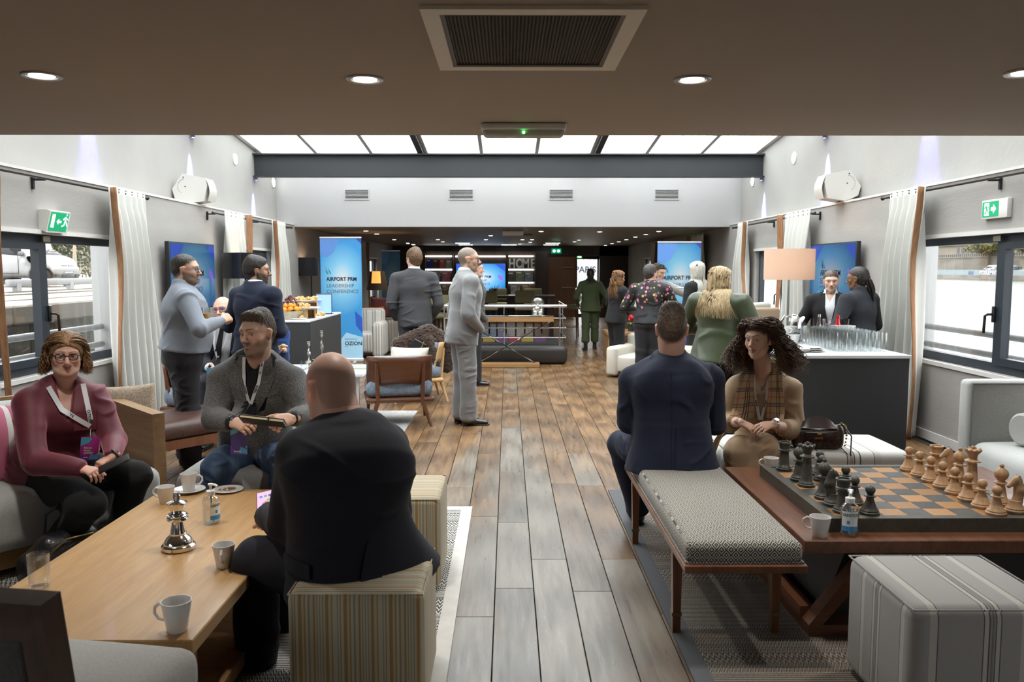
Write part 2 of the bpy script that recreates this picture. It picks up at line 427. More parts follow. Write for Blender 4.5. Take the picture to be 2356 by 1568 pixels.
# ------------------------------------------------------------------ the room
XL, XR, YB = -3.72, 3.88, 14.3          # lower wall faces, bulkhead
UL, UR = -4.02, 4.06                    # upper wall faces (recessed above the ledge)
LEDGE, CEIL, CEILA, GLZ = 2.325, 2.35, 2.30, 3.47
YFAR, YBACK, YEDGE = 26.3, -3.0, 4.86
M_plaster = mat('grey_plaster', (.375, .358, .335), .85, col2=(.30, .286, .27), scale=1.6, stretch=(1, .35, 1.6), detail=8, lo=.3, hi=.7, bump=.12, bscale=30)
M_white = mat('white_plaster', (.37, .360, .340), .85, col2=(.34, .330, .312), scale=1.2, detail=6, bump=.15, bscale=18)
M_bulk = mat('bulkhead_paint', (.47, .47, .47), .8, bump=.12, bscale=30)
M_ceil = mat('taupe_ceiling_paint', (.40, .325, .255), .75, bump=.06, bscale=220)
M_ceila = mat('dark_ceiling_paint', (.25, .22, .19), .5)
M_steel = mat('dark_grey_steel', (.040, .043, .047), .55, spec=.3)
M_frame = mat('anthracite_aluminium', (.022, .030, .040), .42)
M_trimw = mat('off_white_trim', (.62, .60, .57), .6)
M_glass = glass_thin('window_glass')
M_black = mat('black_plastic', (.012, .012, .013), .4)
M_white_plastic = mat('white_plastic', (.75, .74, .70), .45)
M_chrome = mat('chrome', (.75, .75, .76), .12, 1.)
M_lamp = glow('lamp_white', (1, .97, .92), 14)

# floor: slab and planks
fm = MB(); fm.bb((-5, YBACK, -.2), (5, YFAR + 8, -.022))
floor = struct('floor', fm, mat('sub_floor', (.05, .035, .025), .9))
def plank_mat(name, instanced=True):
 n = NT(name)
 geo = n.t.nodes.new('ShaderNodeNewGeometry'); px_, py_, pz_ = n.xyz(geo.outputs['Position'])
 oi = n.t.nodes.new('ShaderNodeObjectInfo')
 if instanced: r = oi.outputs['Random']
 else:
  wn_ = n.t.nodes.new('ShaderNodeTexWhiteNoise'); wn_.noise_dimensions = '2D'
  cm = n.node('ShaderNodeCombineXYZ', n.math('FLOOR', n.math('DIVIDE', n.math('ADD', px_, 5.0638), .1905)), n.math('FLOOR', n.math('DIVIDE', py_, 1.37)), 0.); n.t.links.new(cm.outputs[0], wn_.inputs['Vector']); r = wn_.outputs['Value']
 pos = n.node('ShaderNodeCombineXYZ', n.math('MULTIPLY', px_, 13.), n.math('ADD', n.math('MULTIPLY', py_, 1.1), n.math('MULTIPLY', r, 90.)), n.math('MULTIPLY', r, 31.)).outputs[0]
 g = n.noise(pos, 1.3, 6, .6, 1.2); fine = n.noise(pos, 9., 4, .65)
 rings = n.t.nodes.new('ShaderNodeTexWave'); rings.wave_type = 'RINGS'; rings.inputs['Scale'].default_value = .55; rings.inputs['Distortion'].default_value = 5.; rings.inputs['Detail'].default_value = 3
 n.put(rings.inputs['Vector'], n.node('ShaderNodeCombineXYZ', n.math('MULTIPLY', px_, 9.), n.math('ADD', n.math('MULTIPLY', py_, .7), n.math('MULTIPLY', r, 50.)), 0.).outputs[0])
 grain = n.math('ADD', n.math('MULTIPLY', g, .55), n.math('ADD', n.math('MULTIPLY', fine, .25), n.math('MULTIPLY', rings.outputs['Fac'], .2)))
 brown = n.ramp(grain, [(.30, (.066, .034, .014)), (.66, (.205, .115, .052))])
 grey = n.ramp(grain, [(.30, (.080, .066, .051)), (.66, (.170, .147, .118))])
 # the walkway is worn to grey along its middle
 wear = n.math('SUBTRACT', 1.0, n.math('ABSOLUTE', n.math('DIVIDE', n.math('SUBTRACT', px_, .10), .78)))
 wear = n.math('ADD', wear, n.math('MULTIPLY', n.math('SUBTRACT', n.noise(n.node('ShaderNodeCombineXYZ', n.math('MULTIPLY', px_, 2.2), n.math('MULTIPLY', py_, .6), 0.).outputs[0], 1.0, 3), .5), 1.5))
 wear = n.math('ADD', wear, n.math('MULTIPLY', n.math('SUBTRACT', r, .5), .7))
 far = n.node('ShaderNodeMapRange', py_, 4.5, 8.5, 0., .72); wear = n.math('SUBTRACT', wear, far.outputs[0])
 wearf = n.node('ShaderNodeMapRange', wear, .05, .55, 0., 1.); c = n.mix(wearf.outputs[0], brown, grey)
 hs = n.t.nodes.new('ShaderNodeHueSaturation'); n.put(hs.inputs['Color'], c); n.put(hs.inputs['Value'], n.math('ADD', .78, n.math('MULTIPLY', r, .5)))
 n.put(n.b.inputs['Base Color'], hs.outputs[0])
 rg = n.node('ShaderNodeMapRange', n.noise(pos, 3., 3), .3, .7, .26, .42); n.put(n.b.inputs['Roughness'], rg.outputs[0])
 n.b.inputs['Specular IOR Level'].default_value = .5
 n.bump(grain, .1, .003); return n.m
M_plank = plank_mat('worn_oak_plank'); M_plank2 = plank_mat('worn_oak_far', False)
PW = .1905; lens = [1.05, 1.25, 1.5, 1.75, 2.0]; pmesh = []
for L in lens:
 b = MB(); b.rbox((0, L / 2, -.011), (PW - .004, L - .004, .022), .0015, 1); pmesh.append(mesh('plank', b, M_plank, False))
seams = {-1: 3.56, 0: 3.89, 1: 4.29, 2: 3.85, 3: 4.29}
plk = []
for k in range(-20, 20):
 x0 = -.0638 + PW * k
 y = seams.get(k, rnd.uniform(2.2, 3.6)); s0 = y
 while y > 1.2: y -= lens[2] if y < 3.6 else lens[3]
 first = [y]
 ys = []
 yy = s0
 while yy < YFAR:
  i = rnd.randrange(5); ys.append((yy, i)); yy += lens[i]
 back = s0
 while back > .8:
  i = rnd.randrange(5); back -= lens[i]; ys.append((back, i))
 for yv, i in ys: plk.append((x0 + PW / 2, yv, i))
def plank_rank(p):
 x, y, i = p; y2 = y + lens[i]
 if y2 < 2.7 or abs(x) > 3.75: return 1e9
 if abs(x / max(y2, 1)) > .68: return 1e9
 vis = (-.3 < x < .78) or y > 5.2
 return y + (0 if vis else 9)
plk.sort(key=plank_rank); far = MB()
for j, (x, y, i) in enumerate(plk):
 if j < 300: link(floor, 'plank', pmesh[i], floor, (x, y, 0))
 else:
  L = min(lens[i], YFAR + 7 - y); far.bb((x - PW / 2 + .002, y + .002, -.022), (x + PW / 2 - .002, y + L - .002, 0))
o = part('plank_field', far, M_plank2, floor, False); o['kind'] = 'stuff'

# walls with window openings
def wall_boxes(b, x0, x1, y0, y1, z0, z1, holes):
 y = y0
 for (a, c, h0, h1) in sorted(holes):
  b.bb((x0, y, z0), (x1, a, z1)); b.bb((x0, a, z0), (x1, c, h0)); b.bb((x0, a, h1), (x1, c, z1)); y = c
 b.bb((x0, y, z0), (x1, y1, z1))
WZ0, WZ1 = .735, 1.845
HOLES = [(-1.6, 1.4, WZ0, WZ1), (4.9, 8.0, WZ0, WZ1), (11.1, 12.8, WZ0, WZ1), (17.2, 19.2, WZ0, WZ1), (21.5, 23.2, WZ0, WZ1)]  # first opening lies out of view, added to let light into the foreground
for nm, xf, xo, xu, sg in (('left', XL, XL - .16, UL, -1), ('right', XR, XR + .16, UR, 1)):
 b = MB(); wall_boxes(b, min(xf, xo), max(xf, xo), YBACK, YFAR, 0, LEDGE, HOLES)
 w = struct('wall_' + nm, b, M_plaster)
 b = MB(); b.bb((min(xu, xu + sg * .16), YBACK, LEDGE - .12), (max(xu, xu + sg * .16), YB + .3, 4.6))
 struct('upper_wall', b, M_white, w)
 b = MB(); b.bb((min(xf - sg * .012, xu), YEDGE - 1, LEDGE), (max(xf - sg * .012, xu), YB, LEDGE + .022)); struct('ledge', b, M_trimw, w)
 b = MB(); b.bb((min(xf, xf - sg * .015), YBACK, 0), (max(xf, xf - sg * .015), YFAR, .085)); struct('baseboard_' + nm, b, M_trimw)
b = MB(); b.bb((-4.3, YBACK - .15, 0), (4.3, YBACK, 3.0)); struct('wall_back', b, M_plaster)
# near ceiling, its face above, bulkhead, aft ceiling, end wall
b = MB(); b.bb((-4.2, YBACK, CEIL), (4.24, YEDGE, CEIL + .2)); struct('ceiling', b, M_ceil)
b = MB(); b.bb((-4.2, YEDGE - .2, CEIL + .2), (4.24, YEDGE, 4.6)); struct('wall_above_ceiling', b, M_white)
b = MB(); b.bb((UL, YB, CEILA), (UR, YB + .2, 3.75)); struct('wall_bulkhead', b, M_bulk)
b = MB(); b.bb((-4.2, YB + .2, CEILA), (4.24, YFAR + .2, CEILA + .15)); struct('ceiling_aft', b, M_ceila)
M_dkwood = wood('dark_wenge_panel', (.045, .028, .020), (.018, .011, .008), .35, 'z')
b = MB(); b.bb((-4.2, YFAR, 0), (1.28, YFAR + .16, CEILA)); b.bb((1.28, YFAR, 1.98), (4.24, YFAR + .16, CEILA)); b.bb((2.95, YFAR, 0), (4.24, YFAR + .16, CEILA)); struct('wall_far', b, M_dkwood)

# skylight
M_sky = NT('frosted_roof_glass'); t = M_sky.t; t.nodes.clear()
o_ = t.nodes.new('ShaderNodeOutputMaterial'); a_ = t.nodes.new('ShaderNodeBsdfTransparent'); a_.inputs[0].default_value = (.95, .97, .97, 1); b_ = t.nodes.new('ShaderNodeBsdfTranslucent'); b_.inputs[0].default_value = (.95, .97, .97, 1)
x_ = t.nodes.new('ShaderNodeMixShader'); x_.inputs[0].default_value = .35; t.links.new(a_.outputs[0], x_.inputs[1]); t.links.new(b_.outputs[0], x_.inputs[2]); t.links.new(x_.outputs[0], o_.inputs[0])
GT=-.10
sky_frame = struct('trim_1', MB().bb((UL, YEDGE, GLZ - .03), (UL + .07, YB, GLZ + .06)).bb((UR - .07, YEDGE, GLZ - .03), (UR, YB, GLZ + .06)).bb((UL, YB - .06, GLZ - .02), (UR, YB, GLZ + .06)), M_trimw)
W = UR - UL; NB = 9
for k in range(NB):
 x0 = UL + .03 + (W - .06) * k / NB; x1 = UL + .03 + (W - .06) * (k + 1) / NB
 part('roof_pane', MB().bb((x0 + .005, YEDGE, GLZ + .045), (x1 - .005, YB, GLZ + .053)), M_sky.m, sky_frame, False)
M_bar = mat('grey_glazing_bar', (.42, .42, .40), .5)
for k in range(1, NB):
 x = UL + .03 + (W - .06) * k / NB; big = k in (3, 6)
 part('glazing_bar', MB().bb((x - .028, YEDGE, GLZ - .02), (x + .028, YB, GLZ + .044)), M_bar, sky_frame, False)
 if big:
  xs = x - .075 if k == 3 else x + .075
  part('glazing_bar', MB().bb((xs - .045, YEDGE, GLZ - .07), (xs + .045, YB, GLZ + .03)), M_steel, sky_frame, False)
portal('sky_portal', ((UL + UR) / 2, (YEDGE + YB) / 2, 3.97), W, YB - YEDGE + .1, (-.1, 0, 0))
RX = Matrix.Rotation(-.1, 4, 'X'); PV = V3((0, 13.1, GLZ)); sky_frame.rotation_euler = (-.1, 0, 0); sky_frame.location = PV - RX @ PV
BEAM_Y = (8.05, 10.55, 13.1)
for i, y in enumerate(BEAM_Y):
 h = (13.1 - y) * .1; b = MB(); b.bb((UL, y - .006, 3.03 + h), (UR, y + .006, 3.37 + h)); b.bb((UL, y - .09, 3.36 + h), (UR, y + .09, 3.38 + h)); b.bb((UL, y - .09, 3.02 + h), (UR, y + .09, 3.035 + h))
 struct('trim_%d' % (i + 2), b, M_steel, None, False)
# blue wall washers at the beam ends
M_blue = glow('blue_led', (.12, .14, 1.), 6)
for y in BEAM_Y:
 for sg, xu in ((-1, UL), (1, UR)):
  side = 'left' if sg < 0 else 'right'; pl = {8.05: 'nearest', 10.55: 'middle', 13.1: 'farthest'}[y]
  r = solo('blue_washer', MB().cyl((0, 0, 0), (0, 0, .05), .022, n=12), M_steel, 'small blue wall washer under the %s beam on the %s wall' % (pl, side), 'light', (xu - sg * .055, y - .1, 2.965 + (13.1 - y) * .1))
  part('lens', MB().cyl((0, 0, -.006), (0, 0, 0), .018, n=12), M_blue, r)
  l = bpy.data.lights.new('blue_spot', 'SPOT'); l.energy = 300; l.color = (.2, .2, 1.); l.spot_size = math.radians(32); l.spot_blend = .8; l.shadow_soft_size = .012
  lo = bpy.data.objects.new('blue_spot', l); COL.objects.link(lo); lo.location = (xu - sg * .075, y - .1, 2.95 + (13.1 - y) * .1); lo.rotation_euler = (V3((sg * .09, 0, -1))).to_track_quat('-Z', 'Y').to_euler()
# windows
def handle_geo(sg):
 b = MB(); b.rbox((sg * -.012, 0, 0), (.022, .03, .13), .004, 2); b.tube([(sg * -.02, 0, .0), (sg * -.06, 0, .0), (sg * -.075, .012, -.012), (sg * -.075, .02, -.13), (sg * -.07, .028, -.15)], .011, 8); return b
wi = 0; M_rodp = mat('latch_metal', (.30, .27, .20), .4, .8)
for nm, xf, sg in (('left', XL, -1), ('right', XR, 1)):
 for (y0, y1, z0, z1) in HOLES:
  wi += 1; xm = xf + sg * .10; mull = (6.70 if sg < 0 else 6.55) if y0 > 4 and y1 < 9 else (y0 + y1) / 2
  if y0 == 11.1: mull = 11.75
  b = MB(); T = .065
  b.bb((xm - .035, y0, z0), (xm + .035, y1, z0 + T + .01)); b.bb((xm - .035, y0, z1 - T), (xm + .035, y1, z1)); b.bb((xm - .034, y0, z0 + T + .01), (xm + .034, y0 + T, z1 - T)); b.bb((xm - .034, y1 - T, z0 + T + .01), (xm + .034, y1, z1 - T))
  b.bb((xm - .033, mull - .09, z0 + .01), (xm + .033, mull + .02, z1 - .01))
  # opening sash on the near side
  s0, s1 = y0 + T, mull - .07; xs = xm - sg * .025
  b.bb((xs - .03, s0, z0 + T), (xs + .03, s1 + .02, z0 + T + .06)); b.bb((xs - .03, s0, z1 - T - .055), (xs + .03, s1 + .02, z1 - T)); b.bb((xs - .029, s1 - .05, z0 + T + .06), (xs + .029, s1 + .028, z1 - T - .055)); b.bb((xs - .029, s0, z0 + T + .06), (xs + .029, s0 + .05, z1 - T - .055))
  w = struct('window_%d' % wi, b, M_frame, None, False)
  part('pane', MB().bb((xm - .004, y0 + T, z0 + T), (xm + .004, mull - .12, z1 - T)), M_glass, w, False); part('pane', MB().bb((xm - .004, mull + .02, z0 + T), (xm + .004, y1 - T, z1 - T)), M_glass, w, False)
  part('latch_plate', MB().bb((xs - sg * .046 - .006, mull - .085, z1 - .055), (xs - sg * .046 + .006, mull + .015, z1 - .012)), M_rodp, w, False)
  h = part('window_handle', handle_geo(sg), M_black, w); h.location = (xs - sg * .03, mull - .03, z0 + .47)
  part('sill', MB().bb((min(xf - sg * .02, xm), y0 - .03, z0 - .035), (max(xf - sg * .02, xm), y1 + .03, z0)), M_trimw, w, False); part('head_trim', MB().bb((min(xf - sg * .02, xm), y0 - .03, z1), (max(xf - sg * .02, xm), y1 + .03, z1 + .035)), M_trimw, w, False)
  portal('sky_portal', (xf + sg * .3, (y0 + y1) / 2, (z0 + z1) / 2), z1 - z0, y1 - y0, (0, sg * PI / 2, 0))
# latch plates on the window heads
# ------------------------------------------------------------------ ceiling fittings
v = thing('ceiling_vent', 'square return air grille in a white frame in the taupe ceiling', 'vent', (.077, 2.87, CEIL))
A = .34; B_ = .375
b = MB(); b.bb((-A, -B_, -.012), (A, -B_ + .055, .0)); b.bb((-A, B_ - .055, -.012), (A, B_, 0)); b.bb((-A, -B_ + .055, -.012), (-A + .055, B_ - .055, 0)); b.bb((A - .055, -B_ + .055, -.012), (A, B_ - .055, 0)); part('frame', b, mat('aged_white_metal', (.80, .71, .60), .4), v, False)
part('inner_rim', MB().bb((-A + .055, -B_ + .055, -.008), (-A + .07, B_ - .055, 0)).bb((A - .07, -B_ + .055, -.008), (A - .055, B_ - .055, 0)).bb((-A + .07, -B_ + .055, -.008), (A - .07, -B_ + .068, 0)).bb((-A + .07, B_ - .068, -.008), (A - .07, B_ - .055, 0)), mat('dark_rim', (.10, .085, .07), .5), v, False)
b = MB()
n_sl = 46
for i in range(n_sl):
 x = -A + .075 + (2 * A - .15) * i / (n_sl - 1); b.bb((x - .0026, -B_ + .068, -.004), (x + .0026, B_ - .068, .0))
o = part('grille_bars', b, mat('grille_bars', (.070, .058, .042), .7), v, False); o['kind'] = 'stuff'
part('filter', MB().bb((-A + .06, -B_ + .06, -.0008), (A - .06, B_ - .06, .0)), mat('dusty_filter', (.060, .050, .037), .9), v, False)
def downlight(loc, label, r=.078):
 t = thing('downlight', label, 'light', loc)
 part('trim_ring', MB().lathe([(r * .72, .0), (r * .74, -.006), (r * .95, -.008), (r, -.003), (r, 0)], 32), mat('satin_nickel', (.35, .33, .30), .35, .8), t)
 part('reflector', MB().lathe([(r * .64, -.0015), (r * .73, -.003)], 32), mat('reflector', (.85, .85, .85), .15, .9), t)
 part('bulb', MB().lathe([(0, -.010), (r * .3, -.009), (r * .6, -.005), (r * .66, -.001)], 24), M_lamp, t)
 l = bpy.data.lights.new('downlight_beam', 'SPOT'); l.energy = 52; l.spot_size = math.radians(105); l.spot_blend = .7; l.shadow_soft_size = .05; l.color = (1, .95, .88)
 lo = bpy.data.objects.new('downlight_beam', l); COL.objects.link(lo); lo.location = V3(loc) + V3((0, 0, -.02)); lo.rotation_euler = (0, 0, 0)
for (px_, py_, lab) in ((96, 173, 'round recessed downlight at the left end of the taupe ceiling'), (840, 181, 'round recessed downlight left of the ceiling grille'), (1593, 182, 'round recessed downlight right of the ceiling grille'), (2358, 166, 'round recessed downlight cut by the right edge of the picture')):
 p = atz(px_, py_, CEIL); downlight((p.x, p.y, CEIL), lab)
p = atz(1204, 290, CEIL)
e = thing('emergency_light', 'slim white emergency light with a green lamp at the ceiling edge', 'light', (p.x, 4.50, CEIL))
part('housing', MB().rbox((0, 0, -.018), (.46, .14, .036), .012, 3), M_white_plastic, e)
part('diffuser', MB().rbox((0, -.004, -.045), (.44, .10, .05), .024, 4), mat('clear_diffuser', (.62, .60, .52), .25, trans=.25), e)
part('indicator', MB().ball((-.0, -.054, -.05), .008, 10, 6), glow('green_led', (.1, 1, .15), 8), e)
# bulkhead vents
Mlv = mat('louvre_dark', (.02, .02, .02), .6)
for px_, nmv in ((821, 'first from the left'), (1061, 'second from the left'), (1291, 'third from the left'), (1534, 'rightmost')):
 p = at(px_, 447, YB); t = thing('air_grille', 'small white louvred grille in the white bulkhead, %s of four' % nmv, 'vent', (p.x, YB, p.z))
 w, h = .215, .095
 part('frame', MB().bb((-w, -.012, h - .015), (w, 0, h)).bb((-w, -.012, -h), (w, 0, -h + .015)).bb((-w, -.012, -h + .015), (-w + .015, 0, h - .015)).bb((w - .015, -.012, -h + .015), (w, 0, h - .015)), M_bulk, t, False)
 part('recess', MB().bb((-w + .012, -.003, -h + .012), (w - .012, 0, h - .012)), Mlv, t, False)
 for i in range(7):
  z = -h + .027 + i * .0235; part('slat', MB().box((0, -.008, z), (2 * w - .03, .014, .005), Matrix.Rotation(.6, 3, 'X')), mat('slat_grey', (.45, .45, .44), .5), t, False)
# round wall lights
for (px_, py_, X, lab) in ((540, 366, UL, 'round white wall light on the left upper wall, nearer one'), (628, 420, UL, 'round white wall light low under the beam end on the left'), (1828, 363, UR, 'round white wall light on the right upper wall, nearer one'), (1733, 417, UR, 'round white wall light low under the beam end on the right')):
 p = atx(px_, py_, X); sg = 1 if X > 0 else -1
 t = thing('wall_light', lab, 'light', (X, p.y, p.z))
 part('rim', MB().tube([(-sg * .006 * i, 0, 0) for i in range(3)], .085, 24), M_white_plastic, t); part('lens', MB().tube([(-sg * .012, 0, 0), (-sg * .02, 0, 0)], .068, 24), glow('wall_lens', (1, .98, .95), 6), t)
# wall speakers on the ledges
M_spk = mat('speaker_white', (.66, .65, .62), .5); M_gr = mat('speaker_grille', (.55, .53, .49), .6, bump=.3, bscale=600)
for px_, py_, X, sg in ((436, 434, UL, -1), (1938, 438, UR, 1)):
 p = atx(px_, py_, X - sg * .17)
 t = thing('wall_speaker', 'white angled loudspeaker standing on the %s wall ledge' % ('left' if sg < 0 else 'right'), 'speaker', (p.x, p.y, LEDGE + .022))
 # side cheek towards the viewer
 prof = [(-.10, .30), (.07, .36), (.14, .24), (.14, .06), (.02, .04), (-.10, .02), (-.17, .12)]
 prof = [(-.16, .17), (-.03, .355), (.24, .30), (.26, .22), (.22, .03), (.02, .0), (-.13, .06)]
 rot = Matrix.Rotation(0, 3, 'Z'); b = MB().prism([(-sg * -x * -1, z) for x, z in prof], -.13, .13, 'xz')
 o = part('cabinet', b, M_spk, t); o.rotation_euler = (0, 0, 0)
 b = MB().grid(lambda u, w: (-sg * -1 * -(.24 + .035 * math.sin(PI * w) + .02 * (1 - w)), -.125 + .25 * u, .03 + .27 * w), 8, 8); o2 = part('grille', b, M_gr, t)
 part('screw', MB().tube([(sg * .0, -.131, .2), (sg * .0, -.134, .2)], .007, 10), M_black, t)
 part('screw', MB().tube([(sg * .02, -.131, .31), (sg * .02, -.134, .31)], .007, 10), M_black, t)
 b = MB()
 for i in range(12):
  a = PI * .55 + i * PI * .75 / 11; b.tube([(sg * -.0 + sg * -.09 * math.cos(a), -.131, .2 + .09 * math.sin(a)), (sg * -.0 + sg * -.09 * math.cos(a), -.1325, .2 + .09 * math.sin(a))], .004, 6)
 part('dial_marks', b, M_black, t);
 part('bracket', MB().bb((-.05, -.05, 0), (.05, .05, .03)), M_black, t, False)
# exit signs
M_green = glow('exit_green', (.0, .22, .09), 1.0); M_wsign = glow('exit_white', (.9, .95, .92), 1.0)
def running_man(b, cx, cz, s, f):
 q = lambda pts: [f(cx + x * s, cz + z * s) for x, z in pts]
 for pl in ([(-.10, .30), (.02, .34), (.08, .10), (-.06, .06)], [(.0, .12), (.10, .10), (.28, -.14), (.22, -.20)], [(-.06, .10), (.06, .08), (-.02, -.16), (-.30, -.24), (-.30, -.17), (-.10, -.10)], [(.0, .32), (.06, .26), (.24, .14), (.27, .20)], [(-.08, .30), (-.04, .22), (-.24, .12), (-.26, .19)]):
  v = q(pl); b.add(v, [tuple(range(len(v)))])
 v = q([(.07 + .06 * math.cos(a * PI / 4), .42 + .06 * math.sin(a * PI / 4)) for a in range(8)]); b.add(v, [tuple(range(8))])
p = atx(130, 510, XL + .06)
t = thing('exit_sign', 'wedge shaped lit green exit sign above the left window', 'sign', (XL, p.y, p.z))
part('housing', MB().prism([(0, -.07), (0, .09), (.07, .09), (.10, .08), (.055, -.09), (.03, -.08)], -.15, .15, 'xz'), M_white_plastic, t)
th = math.atan2(.045, .17)
ax = lambda u, w: (.0795 + w * .26 + .002, u, w)
b = MB(); b.add([ax(-.135, -.075), ax(.13, -.075), ax(.13, .072), ax(-.135, .072)], [(0, 1, 2, 3)]); part('sign_face', b, M_green, t, False)
ax2 = lambda u, w: (.0795 + w * .26 + .004, u, w)
b = MB(); b.add([ax2(-.115, -.05), ax2(-.07, -.05), ax2(-.07, .055), ax2(-.115, .055)], [(0, 1, 2, 3)]); b.add([ax2(-.04, 0), ax2(-.01, .025), ax2(-.01, .009), ax2(.03, .009), ax2(.03, -.009), ax2(-.01, -.009), ax2(-.01, -.025)], [(0, 1, 2, 3, 4, 5, 6)]); running_man(b, .085, -.005, .15, ax2); part('pictogram', b, M_wsign, t, False)
p = atx(2290, 480, XR - .03)
t = thing('exit_sign', 'flat green exit sign with arrow above the right window', 'sign', (XR, p.y, p.z))
part('housing', MB().rbox((-.02, 0, 0), (.04, .34, .15), .006, 2), M_white_plastic, t)
b = MB(); b.bb((-.043, -.06, -.06), (-.04, .155, .06)); part('sign_face', b, M_green, t, False)
b = MB(); f2 = lambda u, w: (-.0445, -u, w)
b.add([f2(.035, 0), f2(-.005, .038), f2(-.005, .015), f2(-.035, .015), f2(-.035, -.015), f2(-.005, -.015), f2(-.005, -.038)], [(0, 1, 2, 3, 4, 5, 6)]); b.add([f2(-.125, -.05), f2(-.06, -.05), f2(-.06, .05), f2(-.125, .05)], [(0, 1, 2, 3)]); part('pictogram', b, M_wsign, t, False)
b = MB(); running_man(b, -.092, -.01, .12, lambda u, w: (-.0455, -u, w)); part('figure', b, M_green, t, False)

# ------------------------------------------------------------------ curtains and rods
M_rod = mat('bronze_rod', (.06, .05, .045), .4, .6)
def rod(X, sg, y0, y1, z0, z1, label, brk):
 t = thing('curtain_rod', label, 'curtain rod', (X, y0, z0)); d = z1 - z0
 part('pole', MB().tube([(0, 0, 0), (0, y1 - y0, d)], .013, 10), M_rod, t)
 for y in brk:
  z = d * (y - y0) / (y1 - y0); w = (XL if sg < 0 else XR) - X
  part('bracket', MB().bb((min(0, w), y - y0 - .008, z - .02), (max(0, w), y - y0 + .008, z - .004)).bb((w - sg * .012 - .008, y - y0 - .012, z - .085), (w - sg * .012 + .008, y - y0 + .012, z + .02)), M_black, t, False)
 part('finial', MB().ball((0, y1 - y0, d), .022, 10, 8), M_rod, t)
for sg, X, nm in ((-1, XL + .11, 'left'), (1, XR - .11, 'right')):
 rod(X, sg, 4.2, 8.25, 2.275, 2.275, 'bronze curtain rod over the near window on the %s wall' % nm, (6.45, 8.1))
 rod(X, sg, 10.05, 13.7, 2.255, 2.255, 'bronze curtain rod over the farther window on the %s wall' % nm, (10.15, 11.9, 13.6))
M_curt = mat('pale_curtain_cotton', (.60, .60, .565), .9, col2=(.56, .56, .525), scale=300, sheen=.2, bump=.1, bscale=300)
M_lin = mat('terracotta_linen', (.36, .185, .095), .95, col2=(.26, .125, .06), scale=90, stretch=(1, 1, .12), bump=.2, bscale=200)
def curtain(X, sg, yt0, yt1, yb0, yb1, lin_end, label, ztop=2.27, zbot=.02, seed=0, npl=6, lw=.10):
 """yt: extent at the header, yb: extent at the hem; lin_end: end (0 or 1) that carries the terracotta edge"""
 r = random.Random(seed); t = thing('curtain', label, 'curtain', (X, (yt0 + yt1) / 2, 0)); yc = (yt0 + yt1) / 2
 ph = [r.uniform(-.5, .5) for _ in range(npl * 2 + 3)]; fr = r.uniform(.8, 1.2)
 def fn(u, w):
  z = ztop + .03 - w * (ztop + .03 - zbot); y = (yt0 + (yt1 - yt0) * u) * (1 - w) ** 1.3 + (yb0 + (yb1 - yb0) * u) * (1 - (1 - w) ** 1.3)
  amp = .018 + .055 * min(1, w * 3.5) ; neck = math.exp(-((w - .055) / .03) ** 2) * .015
  a = u * npl * 2 * PI + .5 * math.sin(u * 9 + ph[0]) + ph[1] * w * 1.2 + .35 * math.sin(w * 5 + u * 4)
  x = amp * math.sin(a) - neck * math.sin(a) * .8 + .02 * math.sin(w * 7 + ph[2] + 3 * u) * w
  return (-sg * (x + .0) , y - yc + .012 * math.sin(a * 2 + w * 3) * min(1, w * 3), z + (.012 * math.sin(a) if w < .01 else 0))
 b = MB().grid(fn, npl * 14, 44); o = part('fabric', b, M_curt, t, True); m = o.modifiers.new('thickness', 'SOLIDIFY'); m.thickness = .003
 e = 1.0 if lin_end else 0.0
 def fl_(u, w):
  p = fn(e, w); q = lw * (.75 + .25 * math.sin(w * 5 + 1)); return (p[0] - sg * (.02 + q * u * .75), p[1] + (1 if lin_end else -1) * .012 + (1 if lin_end else -1) * q * .35 * math.sin(u * 1.5), p[2])
 b = MB().grid(fl_, 5, 40); o = part('edge_band', b, M_lin, t, True); o['label'] = 'terracotta linen edge band'; m = o.modifiers.new('thickness', 'SOLIDIFY'); m.thickness = .004
curtain(XL + .13, -1, 7.42, 8.15, 7.45, 8.3, 0, 'pale grey curtain with terracotta edge right of the left window', seed=1)
curtain(XL + .13, -1, 4.9, 5.66, 4.9, 5.62, 1, 'pale curtain cut by the left edge of the picture', seed=2)
curtain(XL + .13, -1, 10.42, 11.2, 10.4, 11.15, 1, 'short cream curtain behind the black lampshade and navy suit', seed=3, npl=5)
curtain(XL + .13, -1, 12.5, 13.25, 12.6, 13.5, 0, 'pale curtain beside the blue banner on the left wall', seed=4, npl=5)
curtain(XR - .13, 1, 7.36, 8.05, 7.38, 8.25, 0, 'pale grey curtain with terracotta edge left of the right window', seed=5)
curtain(XR - .13, 1, 10.15, 11.1, 10.2, 11.0, 1, 'cream curtain lit by the beige lampshade', seed=6, npl=6)
curtain(XR - .13, 1, 12.8, 13.35, 12.75, 13.75, 0, 'pale curtain with terracotta edge next to the bulkhead on the right', seed=7, npl=4)
M_curtd = M_curt
curtain(XR - .15, 1, 15.6, 16.6, 15.5, 16.7, 1, 'curtain behind the right banner in the dark aft lounge', ztop=2.2, seed=8, npl=5)
curtain(XR - .15, 1, 20.2, 21.2, 20.2, 21.2, 0, 'farthest curtain on the right wall of the aft lounge', ztop=2.2, seed=9, npl=5)
curtain(XL + .15, -1, 19.6, 20.5, 19.6, 20.5, 1, 'dim curtain on the left wall of the aft lounge', ztop=2.2, seed=10, npl=5)
